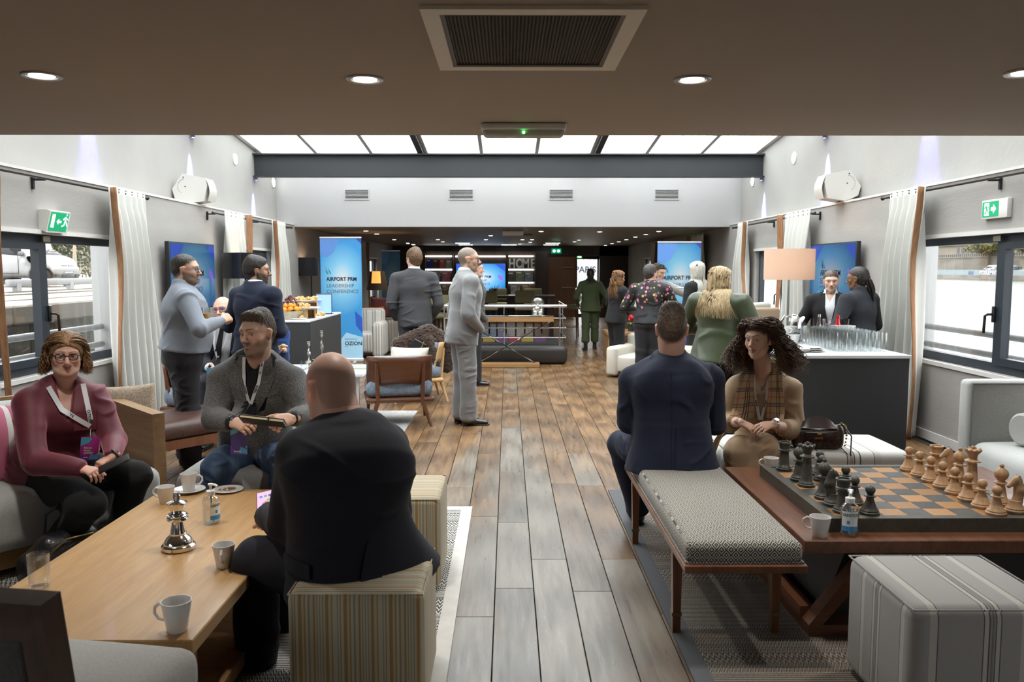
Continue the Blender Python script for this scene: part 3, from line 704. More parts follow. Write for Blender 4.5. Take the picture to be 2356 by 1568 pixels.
# ------------------------------------------------------------------ outside: side decks, quay on the left, river and far bank on the right
M_deckw = mat('white_painted_steel', (.36, .37, .37), .45); M_rail = mat('grey_rail', (.22, .23, .23), .4)
for nm, sg, X0 in (('left', -1, XL - .16), ('right', 1, XR + .16)):
 b = MB(); b.bb((min(X0, X0 + sg * .9), 1, .45), (max(X0, X0 + sg * .9), 15, .60)); struct('side_deck', b, M_deckw)
 d = thing('bulwark_panel', 'white steel panel standing outside the %s window' % nm, 'panel', (X0, 8.66, .6))
 part('plate', MB().rbox((sg * .27, 0, .83), (.50, .06, 1.66), .01, 2), M_deckw, d); part('foot', MB().bb((min(0, sg * .52), -.05, 0), (max(0, sg * .52), .05, .04)), M_deckw, d, False)
 r = thing('deck_railing', 'grey tubular deck railing outside the %s window' % nm, 'railing', (X0 + sg * .42, 1.2, .6))
 for z in (.18, .365): part('rail', MB().tube([(0, 0, z), (0, 7.4, z)], .032, 12), M_rail, r)
 for y in (.1, 2.6): part('post', MB().tube([(0, y, 0), (0, y, .5)], .02, 10), M_rail, r)
M_water = NT('river_water'); M_water.set(**{'Base Color': (.16, .17, .155, 1), 'Roughness': .12, 'Specular IOR Level': .9})
wv = M_water.noise(M_water.scaled(M_water.coord('Object'), (.35, 1.1, 1)), 1.1, 5, .62, .3); M_water.bump(wv, 1.0, .22)
b = MB(); b.bb((4.9, -60, -1.4), (108, 420, -1.0)); struct('river', b, M_water.m, None, False)
b = MB(); b.bb((-5.7, -30, -1.4), (-4.6, 90, -1.0)); struct('river_gap', b, M_water.m, None, False)
# quay
n = NT('mossy_quay_stone'); v_ = n.coord('Object'); sx, sy, sz = n.xyz(v_)
base = n.ramp(n.noise(v_, 1.1, 8, .65), [(.3, (.03, .027, .018)), (.5, (.075, .068, .052)), (.72, (.15, .138, .112))]); moss = n.noise(v_, .7, 4)
c = n.mix(n.node('ShaderNodeMapRange', moss, .5, .68, 0., .8).outputs[0], base, (.035, .04, .014, 1)); c = n.mix(n.node('ShaderNodeMapRange', n.noise(n.scaled(v_, (1, 1.2, .25)), 2.2, 5), .56, .7, 0., .6).outputs[0], c, (.012, .011, .010, 1))
n.put(n.b.inputs['Base Color'], c); n.set(Roughness=.95); n.bump(n.noise(v_, 5, 6), .6, .05); M_quay = n.m
M_pave = mat('pale_quay_paving', (.26, .245, .215), .9, col2=(.18, .165, .14), scale=1.4, stretch=(1, .35, 1), detail=7, bump=.3, bscale=12)
q = struct('quay', MB().bb((-60, -30, -2), (-6.1, 90, 1.02)), M_pave, None, False)
Mstone = M_quay; stn = [mesh('stone', MB().rbox((0, 0, 0), (.5, L, .55), .03, 1), M_quay, False) for L in (1.1, 1.5, 1.9)]
for row in range(4):
 y = 4 - rnd.random()
 while y < 17:
  i = rnd.randrange(3); L = (1.1, 1.5, 1.9)[i]; link(q, 'stone', stn[i], q, (-5.85 + rnd.uniform(-.02, .02), y + L / 2, -.9 + row * .56), (0, 0, 0)); y += L + .015
b = MB();
slab = mesh('kerb_stone', MB().rbox((0, 0, 0), (.9, 1.9, .22), .02, 1), M_pave, False)
for k in range(9): link(q, 'kerb_stone', slab, q, (-5.98, 2.4 + 1.92 * k, 1.045))
b = MB();
for x in (-7.4, -8.3, -10.2, -11.4): b.bb((x - .03, -10, 1.02), (x + .03, 60, 1.045))
part('paving_strip', b, mat('dark_joint', (.09, .08, .06), .9), q, False)
g = thing('guard_rail', 'low grey guard rail on the quay in front of the white car', 'guard rail', (-11.9, 19.6, 1.02))
part('beam', MB().rbox((0, 2.6, .21), (.10, 5.6, .17), .03, 2), mat('galvanised', (.22, .23, .235), .5, .3), g);
for y in (0.2, 2.6, 5.2): part('post', MB().bb((-.06, y - .09, 0), (.06, y + .09, .2)), M_rail, g, False)
struct('bank_wall', MB().bb((-44, -10, 1.0), (-43.4, 90, 5.4)), mat('garden_wall', (.25, .22, .16), .9))
def make_car(name, label, paint, loc, rz, plate=None, vox=.035, logo=True):
 """local: nose towards +x, origin on the ground at mid wheelbase; a short two seater hatchback"""
 t = thing(name, label, 'car', loc, rz)
 S = lambda p0, p1, a, b_, n=4, k=.06, a1=None, b1=None: Pr(p0, p1, (0, 1, 0), a, b_, a1, b1, n=n, k=k)
 shell = [S((-1.0, 0, .62), (.75, 0, .60), .76, .34, k=.05), S((1.0, 0, .58), (1.18, 0, .5), .70, .28, a1=.66, b1=.2, k=.15), S((.7, 0, .83), (1.1, 0, .72), .66, .14, a1=.6, b1=.1, k=.12),
             S((-.95, 0, 1.05), (.15, 0, 1.05), .68, .50, n=3, k=.1), S((.1, 0, 1.30), (.75, 0, .86), .60, .14, a1=.64, b1=.08, n=3, k=.12)]
 wh = [(-.93, -1), (-.93, 1), (.93, -1), (.93, 1)]
 for x, sy_ in wh: shell.append(Pr((x, sy_ * .55, .30), (x, sy_ * .9, .30), (1, 0, 0), .345, k=.01, op='-', cap=.2))
 cuts = [Pr((-.5, -.9, 1.16), (.2, -.9, 1.10), (0, 0, 1), .17, .34, n=4, k=.01, op='-'), Pr((-.5, .9, 1.16), (.2, .9, 1.10), (0, 0, 1), .17, .34, n=4, k=.01, op='-')]
 body = spart('body', shell + cuts, vox, paint, t)
 glass = [S((-.9, 0, 1.03), (.12, 0, 1.03), .655, .45, n=3, k=.1), S((.2, 0, 1.26), (.74, 0, .91), .57, .12, a1=.6, b1=.08, n=3, k=.12)]
 wind = [Pr((.36, 0, 1.325), (.84, 0, .985), (0, 1, 0), .54, .012, .58, .012, n=4, k=.01)]
 spart('side_glass', glass, vox, mat('car_glass', (.012, .014, .016), .05, spec=.8), t); spart('windscreen', wind, vox * .7, mat('car_glass', (.012, .014, .016), .05, spec=.8), t)
 for x, sy_ in wh:
  w = part('wheel', MB().tube([(x, sy_ * .60, .30), (x, sy_ * .77, .30)], .295, 28), mat('tyre', (.012, .012, .012), .8), t)
  part('rim', MB().tube([(x, sy_ * .76, .30), (x, sy_ * .782, .30)], .2, 20), mat('alloy', (.5, .5, .52), .3, .9), w)
 part('mirror', MB().rbox((.42, -.80, .99), (.12, .17, .14), .05, 3), mat('grey_mirror', (.12, .12, .13), .4), t); part('mirror', MB().rbox((.42, .80, .99), (.12, .17, .14), .05, 3), MATS['grey_mirror'], t)
 for s_ in (-1, 1):
  part('headlamp', MB().ball((1.1, s_ * .52, .71), .11, 14, 10, (.9, 1.3, .8)), mat('headlamp', (.75, .77, .8), .08, .3), t)
  part('fog_lamp', MB().rbox((1.335, s_ * .5, .36), (.05, .26, .10), .03, 3), mat('fog', (.02, .02, .02), .3), t)
 part('grille', MB().rbox((1.34, 0, .61), (.05, .66, .10), .03, 3), MATS['fog'], t); part('bumper_slot', MB().rbox((1.345, 0, .35), (.05, .62, .13), .03, 3), MATS['fog'], t)
 if logo: part('emblem', MB().tube([(1.372 + .004 * math.cos(a * PI / 8) * 0, .06 * math.cos(a * PI / 8), .61 + .06 * math.sin(a * PI / 8)) for a in range(14)], .013, 6), M_chrome, t)
 if plate:
  pl = part('number_plate', MB().rbox((1.375, 0, .485), (.015, .52, .11), .004, 1), mat('plate_white', (.8, .82, .85), .5), t)
  for q0, q1 in ((-.26, -.215), (.215, .26)): part('plate_band', MB().bb((1.378, q0, .43), (1.3845, q1, .54)), mat('plate_blue', (.02, .08, .45), .5), pl, False)
  text('plate_text', plate, .095, M_black, pl, frame((1.3845, -.205, .452), (0, 1, 0), (0, 0, 1)), .001, .003)
 part('door_seam', MB().bb((.30, -.772, .42), (.31, -.755, 1.0)).bb((-.62, -.772, .42), (-.61, -.755, 1.0)).bb((-.62, -.772, .41), (.31, -.76, .425)), MATS['fog'], t, False)
 part('wiper', MB().tube([(.78, -.1, 1.05), (.62, .3, 1.16)], .012, 6), M_black, t)
 return t
M_carw = mat('white_car_paint', (.30, .305, .31), .25, coat=.6)
pc = atz(128, 655, 1.02)
make_car('car', 'small white two door car parked on the quay behind the left window', M_carw, (-14.75, 25.0, 1.02), math.radians(-3), 'DB-812-PG')
M_leaf = mat('leaf_green', (.085, .13, .03), .6, attr='col'); M_bark = mat('bark', (.10, .075, .05), .9)
def leaves(nl, c, rad, size, cols, seed, squash=1.):
 r = np.random.RandomState(seed); d = r.normal(size=(nl, 3)); d /= np.linalg.norm(d, axis=1, keepdims=True); rr = r.uniform(.45, 1, nl) ** .6
 # clumps
 nc = 26; cd = r.normal(size=(nc, 3)); cd /= np.linalg.norm(cd, axis=1, keepdims=True); cc = cd * r.uniform(.3, .85, (nc, 1)); ci = r.randint(0, nc, nl)
 P = (cc[ci] + d * rr[:, None] * .38) * np.array(rad) + np.array(c)
 u = r.normal(size=(nl, 3)); u /= np.linalg.norm(u, axis=1, keepdims=True); w = np.cross(u, r.normal(size=(nl, 3))); w /= np.linalg.norm(w, axis=1, keepdims=True); s = size * r.uniform(.6, 1.3, (nl, 1))
 V = np.stack([P - u * s, P + w * s * .5, P + u * s, P - w * s * .5], 1).reshape(-1, 3); Q = np.arange(4 * nl).reshape(-1, 4)
 cl = np.array(cols)[r.randint(0, len(cols), nl)] * r.uniform(.7, 1.25, (nl, 1)); return V, Q, np.repeat(cl, 4, 0)
def tree(label, loc, h, rad, nl, size, cols, seed, stem=.12):
 t = thing('tree', label, 'tree', loc); V, Q, C = leaves(nl, (0, 0, h), rad, size, cols, seed); o = qpart('foliage', V, Q, M_leaf, t, C); o['kind'] = 'stuff'
 part('trunk', MB().tube([(0, 0, 0), (.05, .05, h * .5), (.0, .1, h)], [stem, stem * .8, stem * .3], 8), M_bark, t); return t
GR = [(.024, .042, .007), (.014, .028, .005), (.045, .058, .012), (.065, .058, .014), (.009, .018, .004)]
for i, (x, y, h, lab) in enumerate(((-15.9, 29.6, 1.5, 'bushy green shrub right behind the white car'), (-18.6, 30.2, 2.2, 'tall green bush left of the shrub behind the white car'), (-16.2, 33.2, 2.3, 'green bush farthest right behind the white car'), (-21.8, 31.0, 2.6, 'dark bush behind the roof of the white car'), (-20.0, 35.5, 3.0, 'tall bush at the back of the quay garden'))):
 tree(lab, (x, y, 1.0), h, (1.7, 1.7, h * .95), 2600, .085, GR, 20 + i)
t = thing('tree', 'bare thin twin stems rising in front of the quay bushes', 'tree', (-14.9, 28.0, 1.0))
part('stem', MB().tube([(0, 0, 0), (.1, 0, 1.4), (.5, .1, 3.2)], [.05, .04, .02], 8), mat('pale_bark', (.35, .30, .22), .9), t); part('stem', MB().tube([(.15, 0, 0), (.12, 0, 1.2), (.1, .1, 3.4)], [.04, .03, .02], 8), MATS['pale_bark'], t)

# far bank across the river
M_bank = mat('bank_stone', (.19, .175, .15), .95, col2=(.12, .112, .095), scale=.25, detail=8); M_bank2 = mat('retaining_stone', (.17, .155, .125), .95, col2=(.10, .09, .072), scale=.3, stretch=(1, .5, 1.5), detail=8)
fb = struct('far_bank', MB().bb((106, 60, -1.4), (112, 330, .15)).bb((112, 60, -1.4), (140, 330, .6)), M_bank, None, False)
b = MB(); b.bb((104.6, 60, -1.2), (106, 330, -.55)); struct('bank_foot', b, mat('dark_wet_stone', (.13, .12, .10), .8), fb, False)
gw = thing('graffiti_wall', 'pale blue low wall with white graffiti across the river', 'wall', (106.2, 176, .1));
part('wall', MB().bb((0, -60, 0), (.4, 60, 1.25)), mat('graffiti_blue', (.16, .23, .27), .8, col2=(.22, .24, .235), scale=.12, detail=5), gw, False)
text('lettering', 'POSLEMATEO', 1.25, mat('graffiti_white', (.42, .43, .44), .7), gw, frame((-.05, 7.0, .2), (0, -1, 0), (0, 0, 1)), .02, .05, sx=1.12)
text('lettering', 'BLS', 1.0, mat('graffiti_navy', (.05, .10, .22), .7), gw, frame((-.05, 11.5, .2), (0, -1, 0), (0, 0, 1)), .02, .08, sx=1.3)
for i in range(34): pass
b = MB()
for i in range(60): b.bb((106.2, 130 + i * 1.8, 1.35), (106.26, 130.06 + i * 1.8, 2.0))
b.bb((106.2, 130, 1.95), (106.26, 238, 2.02)); rl = solo('bank_railing', b, mat('rail_green', (.10, .13, .12), .6), 'thin dark railing above the graffiti wall on the far bank', 'railing');
rl['kind'] = 'structure'; del rl['label']; del rl['category']
rw = struct('retaining_wall', MB().bb((118, 60, .6), (119, 330, 4.4)), M_bank2, None, False)
part('coping', MB().bb((117.8, 60, 4.4), (119, 330, 4.65)).bb((118.2, 60, 5.3), (118.7, 330, 5.5)), M_bank, rw, False)
for i in range(60): link(rw, 'baluster', None, rw) if False else None
bal = mesh('baluster', MB().bb((-.2, -.25, 0), (.2, .25, .7)), M_bank, False)
for i in range(80): link(rw, 'baluster', bal, rw, (118.45, 165 + i * .95, 4.62))
bd = thing('building', 'long pale stone building with dark windows behind the far river bank', 'building', (128, 190, 3.5))
part('wall', MB().bb((0, -45, 0), (12, 60, 14)), mat('building_stone', (.22, .19, .145), .9, col2=(.17, .145, .11), scale=.3, detail=5), bd, False)
M_bw = mat('building_window', (.035, .04, .045), .3); wm = mesh('window', MB().bb((-.1, -.55, 0), (.1, .55, 2.2)), M_bw, False)
for j in range(2):
 for i in range(30): link(bd, 'window', wm, bd, (-.02, -25 + i * 2.3, 1.7 + j * 3.6))
part('cornice', MB().bb((-.5, -45, 4.6), (0, 60, 5.0)), M_bank, bd, False)
YG = [(.115, .11, .025), (.08, .085, .02), (.15, .13, .035), (.06, .065, .018)]
for i, (y, dx, h, lab) in enumerate(((178, 0, 6.4, 'yellowing tree across the river nearest the window mullion'), (199, 2, 7.0, 'yellow green tree farther left on the far bank'), (164, 1, 7.4, 'tall yellow green tree at the right on the far bank'))):
 tree(lab, (115.5 + dx, y, .6), h, (5.6, 6.2, 2.8), 2400, .42, YG, 60 + i, .3)
make_car('car', 'tiny white car driving on the far bank behind the graffiti wall', M_carw, (109.5, 184.0, .62), math.radians(90), vox=.07, logo=False).scale = (1.6, 1.2, 1.15)
make_car('car', 'tiny dark car driving on the far bank right of the white one', mat('dark_car_paint', (.03, .035, .04), .3), (109.5, 176.2, .62), math.radians(90), vox=.07, logo=False).scale = (1.5, 1.2, 1.1)
# ------------------------------------------------------------------ furniture and things
M_oak = wood('light_oak', (.50, .305, .130), (.385, .215, .082), .38, 'y', .8, coat=.15, bump=.03)
M_oakx = wood('oak_end', (.36, .20, .085), (.22, .115, .045), .5, 'z')
M_walnut = wood('red_walnut', (.20, .078, .036), (.085, .032, .016), .36, 'y', .9, coat=.15)
M_walnutx = wood('red_walnut_x', (.17, .065, .03), (.075, .028, .014), .38, 'x', .9, coat=.15)
M_mahog = wood('mahogany', (.20, .075, .030), (.11, .036, .014), .38, 'z', .8, coat=.2)
M_darkwood = wood('dark_walnut', (.060, .026, .014), (.028, .012, .007), .35, 'z', coat=.2)
M_greyfab = mat('grey_upholstery', (.34, .335, .32), .95, col2=(.28, .275, .265), scale=160, sheen=.25, bump=.15, bscale=500)
M_lgreyfab = mat('light_grey_upholstery', (.46, .455, .43), .95, col2=(.40, .395, .375), scale=120, sheen=.25, bump=.12, bscale=500)
M_brass = mat('brass_ferrule', (.20, .155, .085), .45, .8)
M_porc = mat('white_porcelain', (.68, .67, .65), .22, coat=.3)
M_clear = None
def clear_glass():
 if 'clear_glass' in MATS: return MATS['clear_glass']
 m = bpy.data.materials.new('clear_glass'); m.use_nodes = True; t = m.node_tree; t.nodes.clear(); o = t.nodes.new('ShaderNodeOutputMaterial')
 a = t.nodes.new('ShaderNodeBsdfTransparent'); a.inputs[0].default_value = (.985, .995, .995, 1); g = t.nodes.new('ShaderNodeBsdfGlossy'); g.inputs['Roughness'].default_value = .03
 lw = t.nodes.new('ShaderNodeLayerWeight'); lw.inputs[0].default_value = .35; x = t.nodes.new('ShaderNodeMixShader')
 t.links.new(lw.outputs['Facing'], x.inputs[0]); t.links.new(a.outputs[0], x.inputs[1]); t.links.new(g.outputs[0], x.inputs[2])
 mm = t.nodes.new('ShaderNodeMath'); mm.operation = 'MULTIPLY_ADD'; mm.inputs[1].default_value = .6; mm.inputs[2].default_value = .04; t.links.new(lw.outputs['Facing'], mm.inputs[0]); t.links.new(mm.outputs[0], x.inputs[0])
 t.links.new(x.outputs[0], o.inputs[0]); MATS['clear_glass'] = m; return m
M_clear = clear_glass()

# ---- rugs
def rug_mat(name, dark, light, seedcols, sc):
 n = NT(name); x, y, z = n.xyz(n.coord('Object'))
 row = n.math('FLOOR', n.math('DIVIDE', y, .085)); fy = n.math('FRACT', n.math('ADD', n.math('DIVIDE', y, .085), 40.)); wn_ = n.t.nodes.new('ShaderNodeTexWhiteNoise'); wn_.noise_dimensions = '1D'; n.put(wn_.inputs['W'], row); r = wn_.outputs['Value']
 k = n.math('ADD', 22., n.math('MULTIPLY', n.math('FLOOR', n.math('MULTIPLY', r, 3.)), 11.))
 fx = n.math('FRACT', n.math('ADD', n.math('MULTIPLY', x, k), 100.)); dx = n.math('ABSOLUTE', n.math('SUBTRACT', fx, .5)); dy = n.math('ABSOLUTE', n.math('SUBTRACT', fy, .5))
 dia = n.math('FRACT', n.math('MULTIPLY', n.math('ADD', dx, dy), 3.)); lines = n.math('FRACT', n.math('MULTIPLY', fy, 6.)); zig = n.math('FRACT', n.math('ADD', n.math('MULTIPLY', fy, 2.), n.math('MULTIPLY', dx, 1.6)))
 pick = n.math('GREATER_THAN', r, .36); pick2 = n.math('GREATER_THAN', r, .68)
 lerp = lambda f, a, b: n.math('ADD', n.math('MULTIPLY', n.math('SUBTRACT', 1.0, f), a), n.math('MULTIPLY', f, b))
 pat = lerp(pick2, lerp(pick, lines, dia), zig); thr = n.math('GREATER_THAN', pat, .5)
 weave = n.noise(n.coord('Object'), 240, 2); thr2 = n.math('MULTIPLY', thr, n.math('GREATER_THAN', weave, .38))
 streak = n.noise(n.scaled(n.coord('Object'), (1.2, 22, 1)), sc, 3)
 lc = n.ramp(streak, [(.3, seedcols[0]), (.48, light), (.62, seedcols[1]), (.72, seedcols[2])]); c = n.mix(thr2, dark, lc)
 n.put(n.b.inputs['Base Color'], c); n.set(Roughness=.95); n.bump(n.math('ADD', thr2, weave), .4, .004); return n.m
r = thing('rug', 'cream and black patterned flatweave rug under the oak coffee table', 'rug', (-1.75, 3.40, 0))
part('weave', MB().bb((-1.45, -1.6, .001), (1.445, 1.77, .009)), rug_mat('cream_black_rug', (.035, .033, .03), (.62, .60, .55), [(.5, .48, .44), (.62, .60, .56), (.55, .53, .48)], 1.0), r, False)
part('border', MB().bb((1.445, -1.6, .0), (1.515, 1.84, .011)).bb((-1.5, 1.77, 0), (1.445, 1.84, .011)), mat('cream_border', (.60, .585, .55), .9, col2=(.54, .52, .49), scale=9), r, False)
r = thing('rug', 'grey brown striped kilim rug with slate border under the bench', 'rug', (2.1, 3.79, 0))
part('weave', MB().bb((-1.315, -1.9, .001), (1.3, 1.78, .009)), rug_mat('grey_kilim', (.055, .052, .05), (.27, .235, .185), [(.17, .155, .135), (.23, .15, .10), (.19, .20, .20)], 1.0), r, False)
part('border', MB().bb((-1.39, -1.9, .0), (-1.315, 1.855, .011)).bb((-1.315, 1.78, 0), (1.3, 1.855, .011)), mat('slate_border', (.085, .088, .095), .85), r, False)
r = solo('rug', MB().bb((-.9, -.55, 0), (.75, .9, .008)), mat('pale_grey_rug', (.42, .41, .40), .95, col2=(.34, .33, .32), scale=30), 'pale grey rug under the blue chairs and candle table', 'rug', (-1.75, 8.0, 0))

# ---- cups, plates, bottles
CUP = {}
def cup(loc, label, rz=0., h=.088, rt=.043, group=None):
 t = thing('coffee_cup', label, 'cup', loc, rz, group)
 if 'b' not in CUP:
  pr = [(0, .004), (.026, .0), (.028, .002), (.0385, .06), (.043, .088), (.0405, .088), (.036, .06), (.025, .008), (0, .007)]
  CUP['b'] = mesh('bowl', MB().lathe(pr, 28), M_porc); CUP['h'] = mesh('handle', MB().tube([(.037, 0, .074), (.052, 0, .078), (.066, 0, .066), (.067, 0, .05), (.055, 0, .034), (.034, 0, .03)], .0052, 8), M_porc)
 s = h / .088; link(t, 'bowl', CUP['b'], t, sc=(rt / .043, rt / .043, s)); link(t, 'handle', CUP['h'], t, sc=(rt / .043, 1, s)); return t
TT = .42
def on(px_, py_, z): p = atz(px_, py_, z); return (p.x, p.y, z)
tb = thing('coffee_table', 'low light oak coffee table in the left foreground', 'table', (-1.395, 3.31, 0))
part('tabletop', MB().rbox((0, 0, .395), (.83, 1.74, .05), .004, 1), M_oak, tb, False)
for y in (-.7, .7): part('leg_panel', MB().bb((-.34, y - .05, .10), (.34, y + .05, .37)), M_oakx, tb, False)
part('shelf', MB().bb((-.38, -.84, .05), (.38, .84, .10)), M_oakx, tb, False);
for y in (-.8, .8): part('foot', MB().bb((-.36, y - .04, .011), (.36, y + .04, .05)), M_oakx, tb, False)
cup(on(408, 1450, TT), 'white coffee cup nearest the camera on the oak table', math.radians(175), .1, .047)
cup(on(516, 1303, TT), 'white coffee cup half hidden by the navy suited knee', math.radians(-80), .09)
cup(on(382, 1157, TT), 'white coffee cup on the left far corner of the oak table', math.radians(170), .085)
p = on(435, 1131, TT); s_ = solo('saucer', MB().lathe([(0, .004), (.045, 0), (.05, .002), (.082, .016), (.08, .018), (.046, .006), (0, .006)], 36), M_porc, 'white saucer under the coffee cup with its handle to the right', 'saucer', p)
cup((p[0], p[1], TT + .006), 'white coffee cup standing on the saucer', math.radians(10), .092)
p = on(524, 1129, TT); solo('plate', MB().lathe([(0, .004), (.05, 0), (.055, .002), (.078, .011), (.076, .013), (.05, .006), (0, .006)], 36), M_porc, 'small white plate with pastry crumbs beside the sanitizer bottle', 'plate', p)
b = MB(); rr = random.Random(3)
for i in range(26):
 a, q = rr.uniform(0, 6.28), rr.uniform(0, .035); b.ball((p[0] + q * math.cos(a) - .015, p[1] + q * math.sin(a), TT + .008), rr.uniform(.002, .0045), 6, 4)
b.rbox((p[0] + .02, p[1] + .01, TT + .013), (.035, .014, .01), .004, 2)
o = part('pastry_crumbs', b, mat('crumbs', (.30, .14, .05), .9)); tag(o, 'brown pastry crumbs left on the small white plate', 'crumbs', kind='stuff')
def pump_bottle(loc, label, rz, lab_txt, h=.135, r=.037):
 t = thing('sanitizer_bottle', label, 'bottle', loc, rz)
 part('bottle', MB().lathe([(0, .002), (r * .9, 0), (r, .006), (r, h * .80), (r * .85, h * .9), (r * .42, h * .98), (r * .40, h * 1.06)], 28), M_clear, t)
 part('gel', MB().lathe([(0, .004), (r * .92, .004), (r * .93, h * .5), (0, h * .5)], 24), glass_thin('gel', (.90, .93, .95), .3), t)
 part('pump', MB().lathe([(r * .5, h * .98), (r * .52, h * 1.12), (r * .3, h * 1.14), (r * .16, h * 1.16), (r * .16, h * 1.30), (r * .3, h * 1.30), (r * .3, h * 1.36), (0, h * 1.37)], 20), mat('pump_white', (.80, .80, .80), .4), t)
 part('nozzle', MB().tube([(0, 0, h * 1.33), (r * .7, 0, h * 1.34), (r * 1.15, 0, h * 1.30)], .0055, 8), MATS['pump_white'], t)
 part('dip_tube', MB().tube([(0, 0, h), (.004, 0, h * .5), (.015, 0, .01)], .0035, 6), mat('tube_blue', (.25, .35, .55), .4), t)
 def lab(a0, a1, z0, z1, rr_): return lambda u, w: (rr_ * math.cos(a0 + (a1 - a0) * u), rr_ * math.sin(a0 + (a1 - a0) * u), z0 + (z1 - z0) * w)
 l = part('front_label', MB().grid(lab(-.9, .9, h * .18, h * .76, r + .0006), 12, 1), mat('label_white', (.78, .80, .80), .5), t)
 part('label_band', MB().grid(lab(-.9, .9, h * .18, h * .33, r + .0010), 12, 1), mat('label_blue', (.05, .30, .62), .5), l)
 part('label_mark', MB().grid(lab(-.3, -.0, h * .40, h * .50, r + .0010), 4, 1), MATS['label_blue'], l)
 tx = text('label_text', lab_txt, .017, mat('label_green', (.02, .16, .10), .5), l, Matrix.Identity(4), .0001, .0004)
 for v in tx.data.vertices: a = -.82 + v.co.x / r; v.co = V3(((r + .0012) * math.cos(a), (r + .0012) * math.sin(a), h * .62 + v.co.y))
 return t
pump_bottle(on(487, 1203, TT), 'clear sanitizer pump bottle on the oak coffee table', math.radians(-25), 'SANITIZER')
# chrome chess king
kp = on(411, 1262, TT); kg = thing('king_ornament', 'polished chrome chess king ornament standing on the oak table', 'ornament', kp)
part('base', MB().lathe([(.058, 0), (.066, .004), (.067, .018), (.062, .024), (.058, .026), (.058, .032), (.046, .050), (.034, .060), (.032, .062), (.034, .066), (.034, .070)], 36), M_chrome, kg)
part('stem', MB().lathe([(.031, .070), (.029, .080), (.024, .108), (.024, .120)], 32), M_chrome, kg); part('collar', MB().lathe([(.024, .118), (.034, .120), (.042, .126), (.042, .131), (.036, .134), (.041, .139), (.041, .144), (.033, .147), (.034, .151), (.028, .155), (.022, .158)], 32), M_chrome, kg)
part('head', MB().lathe([(.024, .156), (.030, .168), (.040, .192), (.040, .196), (.024, .203), (.013, .206), (0, .206)], 32), M_chrome, kg); part('finial', MB().lathe([(.013, .204), (.013, .212), (.0145, .213), (.0145, .226), (.013, .228), (.013, .238), (0, .239)], 24), M_chrome, kg)
part('seam', MB().bb((-.0007, -.0675, .002), (.0007, .0, .02)), M_black, kg, False)
def tumbler(name, loc, label, r=.036, h=.11, group=None, cat='glass'):
 return solo(name, MB().lathe([(0, .006), (r * .85, .004), (r * .9, 0), (r * .93, .004), (r, h), (r * .95, h), (r * .86, .012), (0, .010)], 24), M_clear, label, cat, loc, 0, group)
tumbler('drinking_glass', on(91, 1350, TT), 'clear drinking glass behind the dark chair back at far left', .037, .125)

# ---- dark framed chair, lower left corner
ch = thing('upholstered_chair', 'dark wood framed chair with grey upholstery in the lower left corner', 'chair', (-1.25, 2.03, 0), math.radians(-9))
rt = Matrix.Rotation(math.radians(-7), 3, 'X')
b = MB()
def bq(x, z): return V3((x, -.24, .42)) + rt @ V3((x * 0, 0, 0)) + V3((0, -(z - .42) * math.tan(math.radians(8)), z - .42))
for x in (-.265, .265): b.tube([bq(x, .30) + V3((0, 0, 0)), bq(x, .875)], .036, 4)
part('back_frame', MB().prism([(-.29, .30), (-.235, .30), (-.215, .80), (.215, .80), (.235, .30), (.29, .30), (.27, .885), (-.27, .885)], -.03, .03, 'xz'), M_darkwood, ch, False)
ch.children[0].location = (.09, -.25, .01); ch.children[0].rotation_euler = (math.radians(6), 0, 0)
bp = part('back_pad', MB().rbox((0, 0, .56), (.435, .045, .49), .02, 3), mat('dark_grey_upholstery', (.10, .098, .095), .95, col2=(.075, .073, .07), scale=200, bump=.15, bscale=500), ch); bp.location = (.09, -.25, .01); bp.rotation_euler = (math.radians(6), 0, 0)
part('piping', MB().tube([(-.14, -.285, .35), (-.14, -.335, .80), (.26, -.335, .80), (.26, -.285, .35)], .005, 6), mat('piping_dark', (.05, .05, .05), .8), ch)
part('seat', MB().rbox((0, .06, .395), (.60, .56, .14), .05, 4, puff=.015), M_lgreyfab, ch)
part('seat_frame', MB().bb((-.29, -.22, .25), (.29, .31, .32)), M_darkwood, ch, False)
for x in (-.26, .26):
 for y in (-.2, .27): part('leg', MB().cyl((x, y, .0), (x, y, .26), .018, .026, 4), M_darkwood, ch, False)

# ---- sofa on the left, set at an angle
so = thing('sofa', 'grey sofa with oak end panel under the left window', 'sofa', (-2.06, 4.66, 0), math.radians(52.2))
part('end_panel', MB().prism([(0, .04), (.80, .04), (.80, .79), (.56, .775), (0, .73)], 0, .075, 'yz'), wood('oak_panel', (.30, .175, .08), (.20, .11, .045), .45, 'y'), so, False)
part('plinth', MB().bb((-2.0, .0, .05), (0, .75, .16)), wood('oak_plinth', (.40, .24, .10), (.28, .16, .065), .5, 'x'), so, False)
for x in (-1.9, -.15): part('foot', MB().bb((x - .05, .08, 0), (x + .05, .66, .05)), M_darkwood, so, False)
part('seat_cushion', MB().rbox((-1.0, .29, .30), (2.0, .80, .28), .07, 4, puff=.02), M_lgreyfab, so); part('backrest', MB().rbox((-1.0, .72, .49), (2.0, .18, .62), .05, 4), M_lgreyfab, so)
part('back_rail', MB().bb((-2.0, .76, .16), (0, .80, .82)), M_oakx, so, False)
M_pinkstr = stripes('pink_green_stripe', [(0, (.42, .06, .16)), (.22, (.05, .02, .03)), (.25, (.62, .60, .56)), (.36, (.30, .42, .14)), (.60, (.05, .02, .03)), (.63, (.62, .60, .56)), (.72, (.55, .12, .22)), (.9, (.66, .64, .60))], .30, 'x')
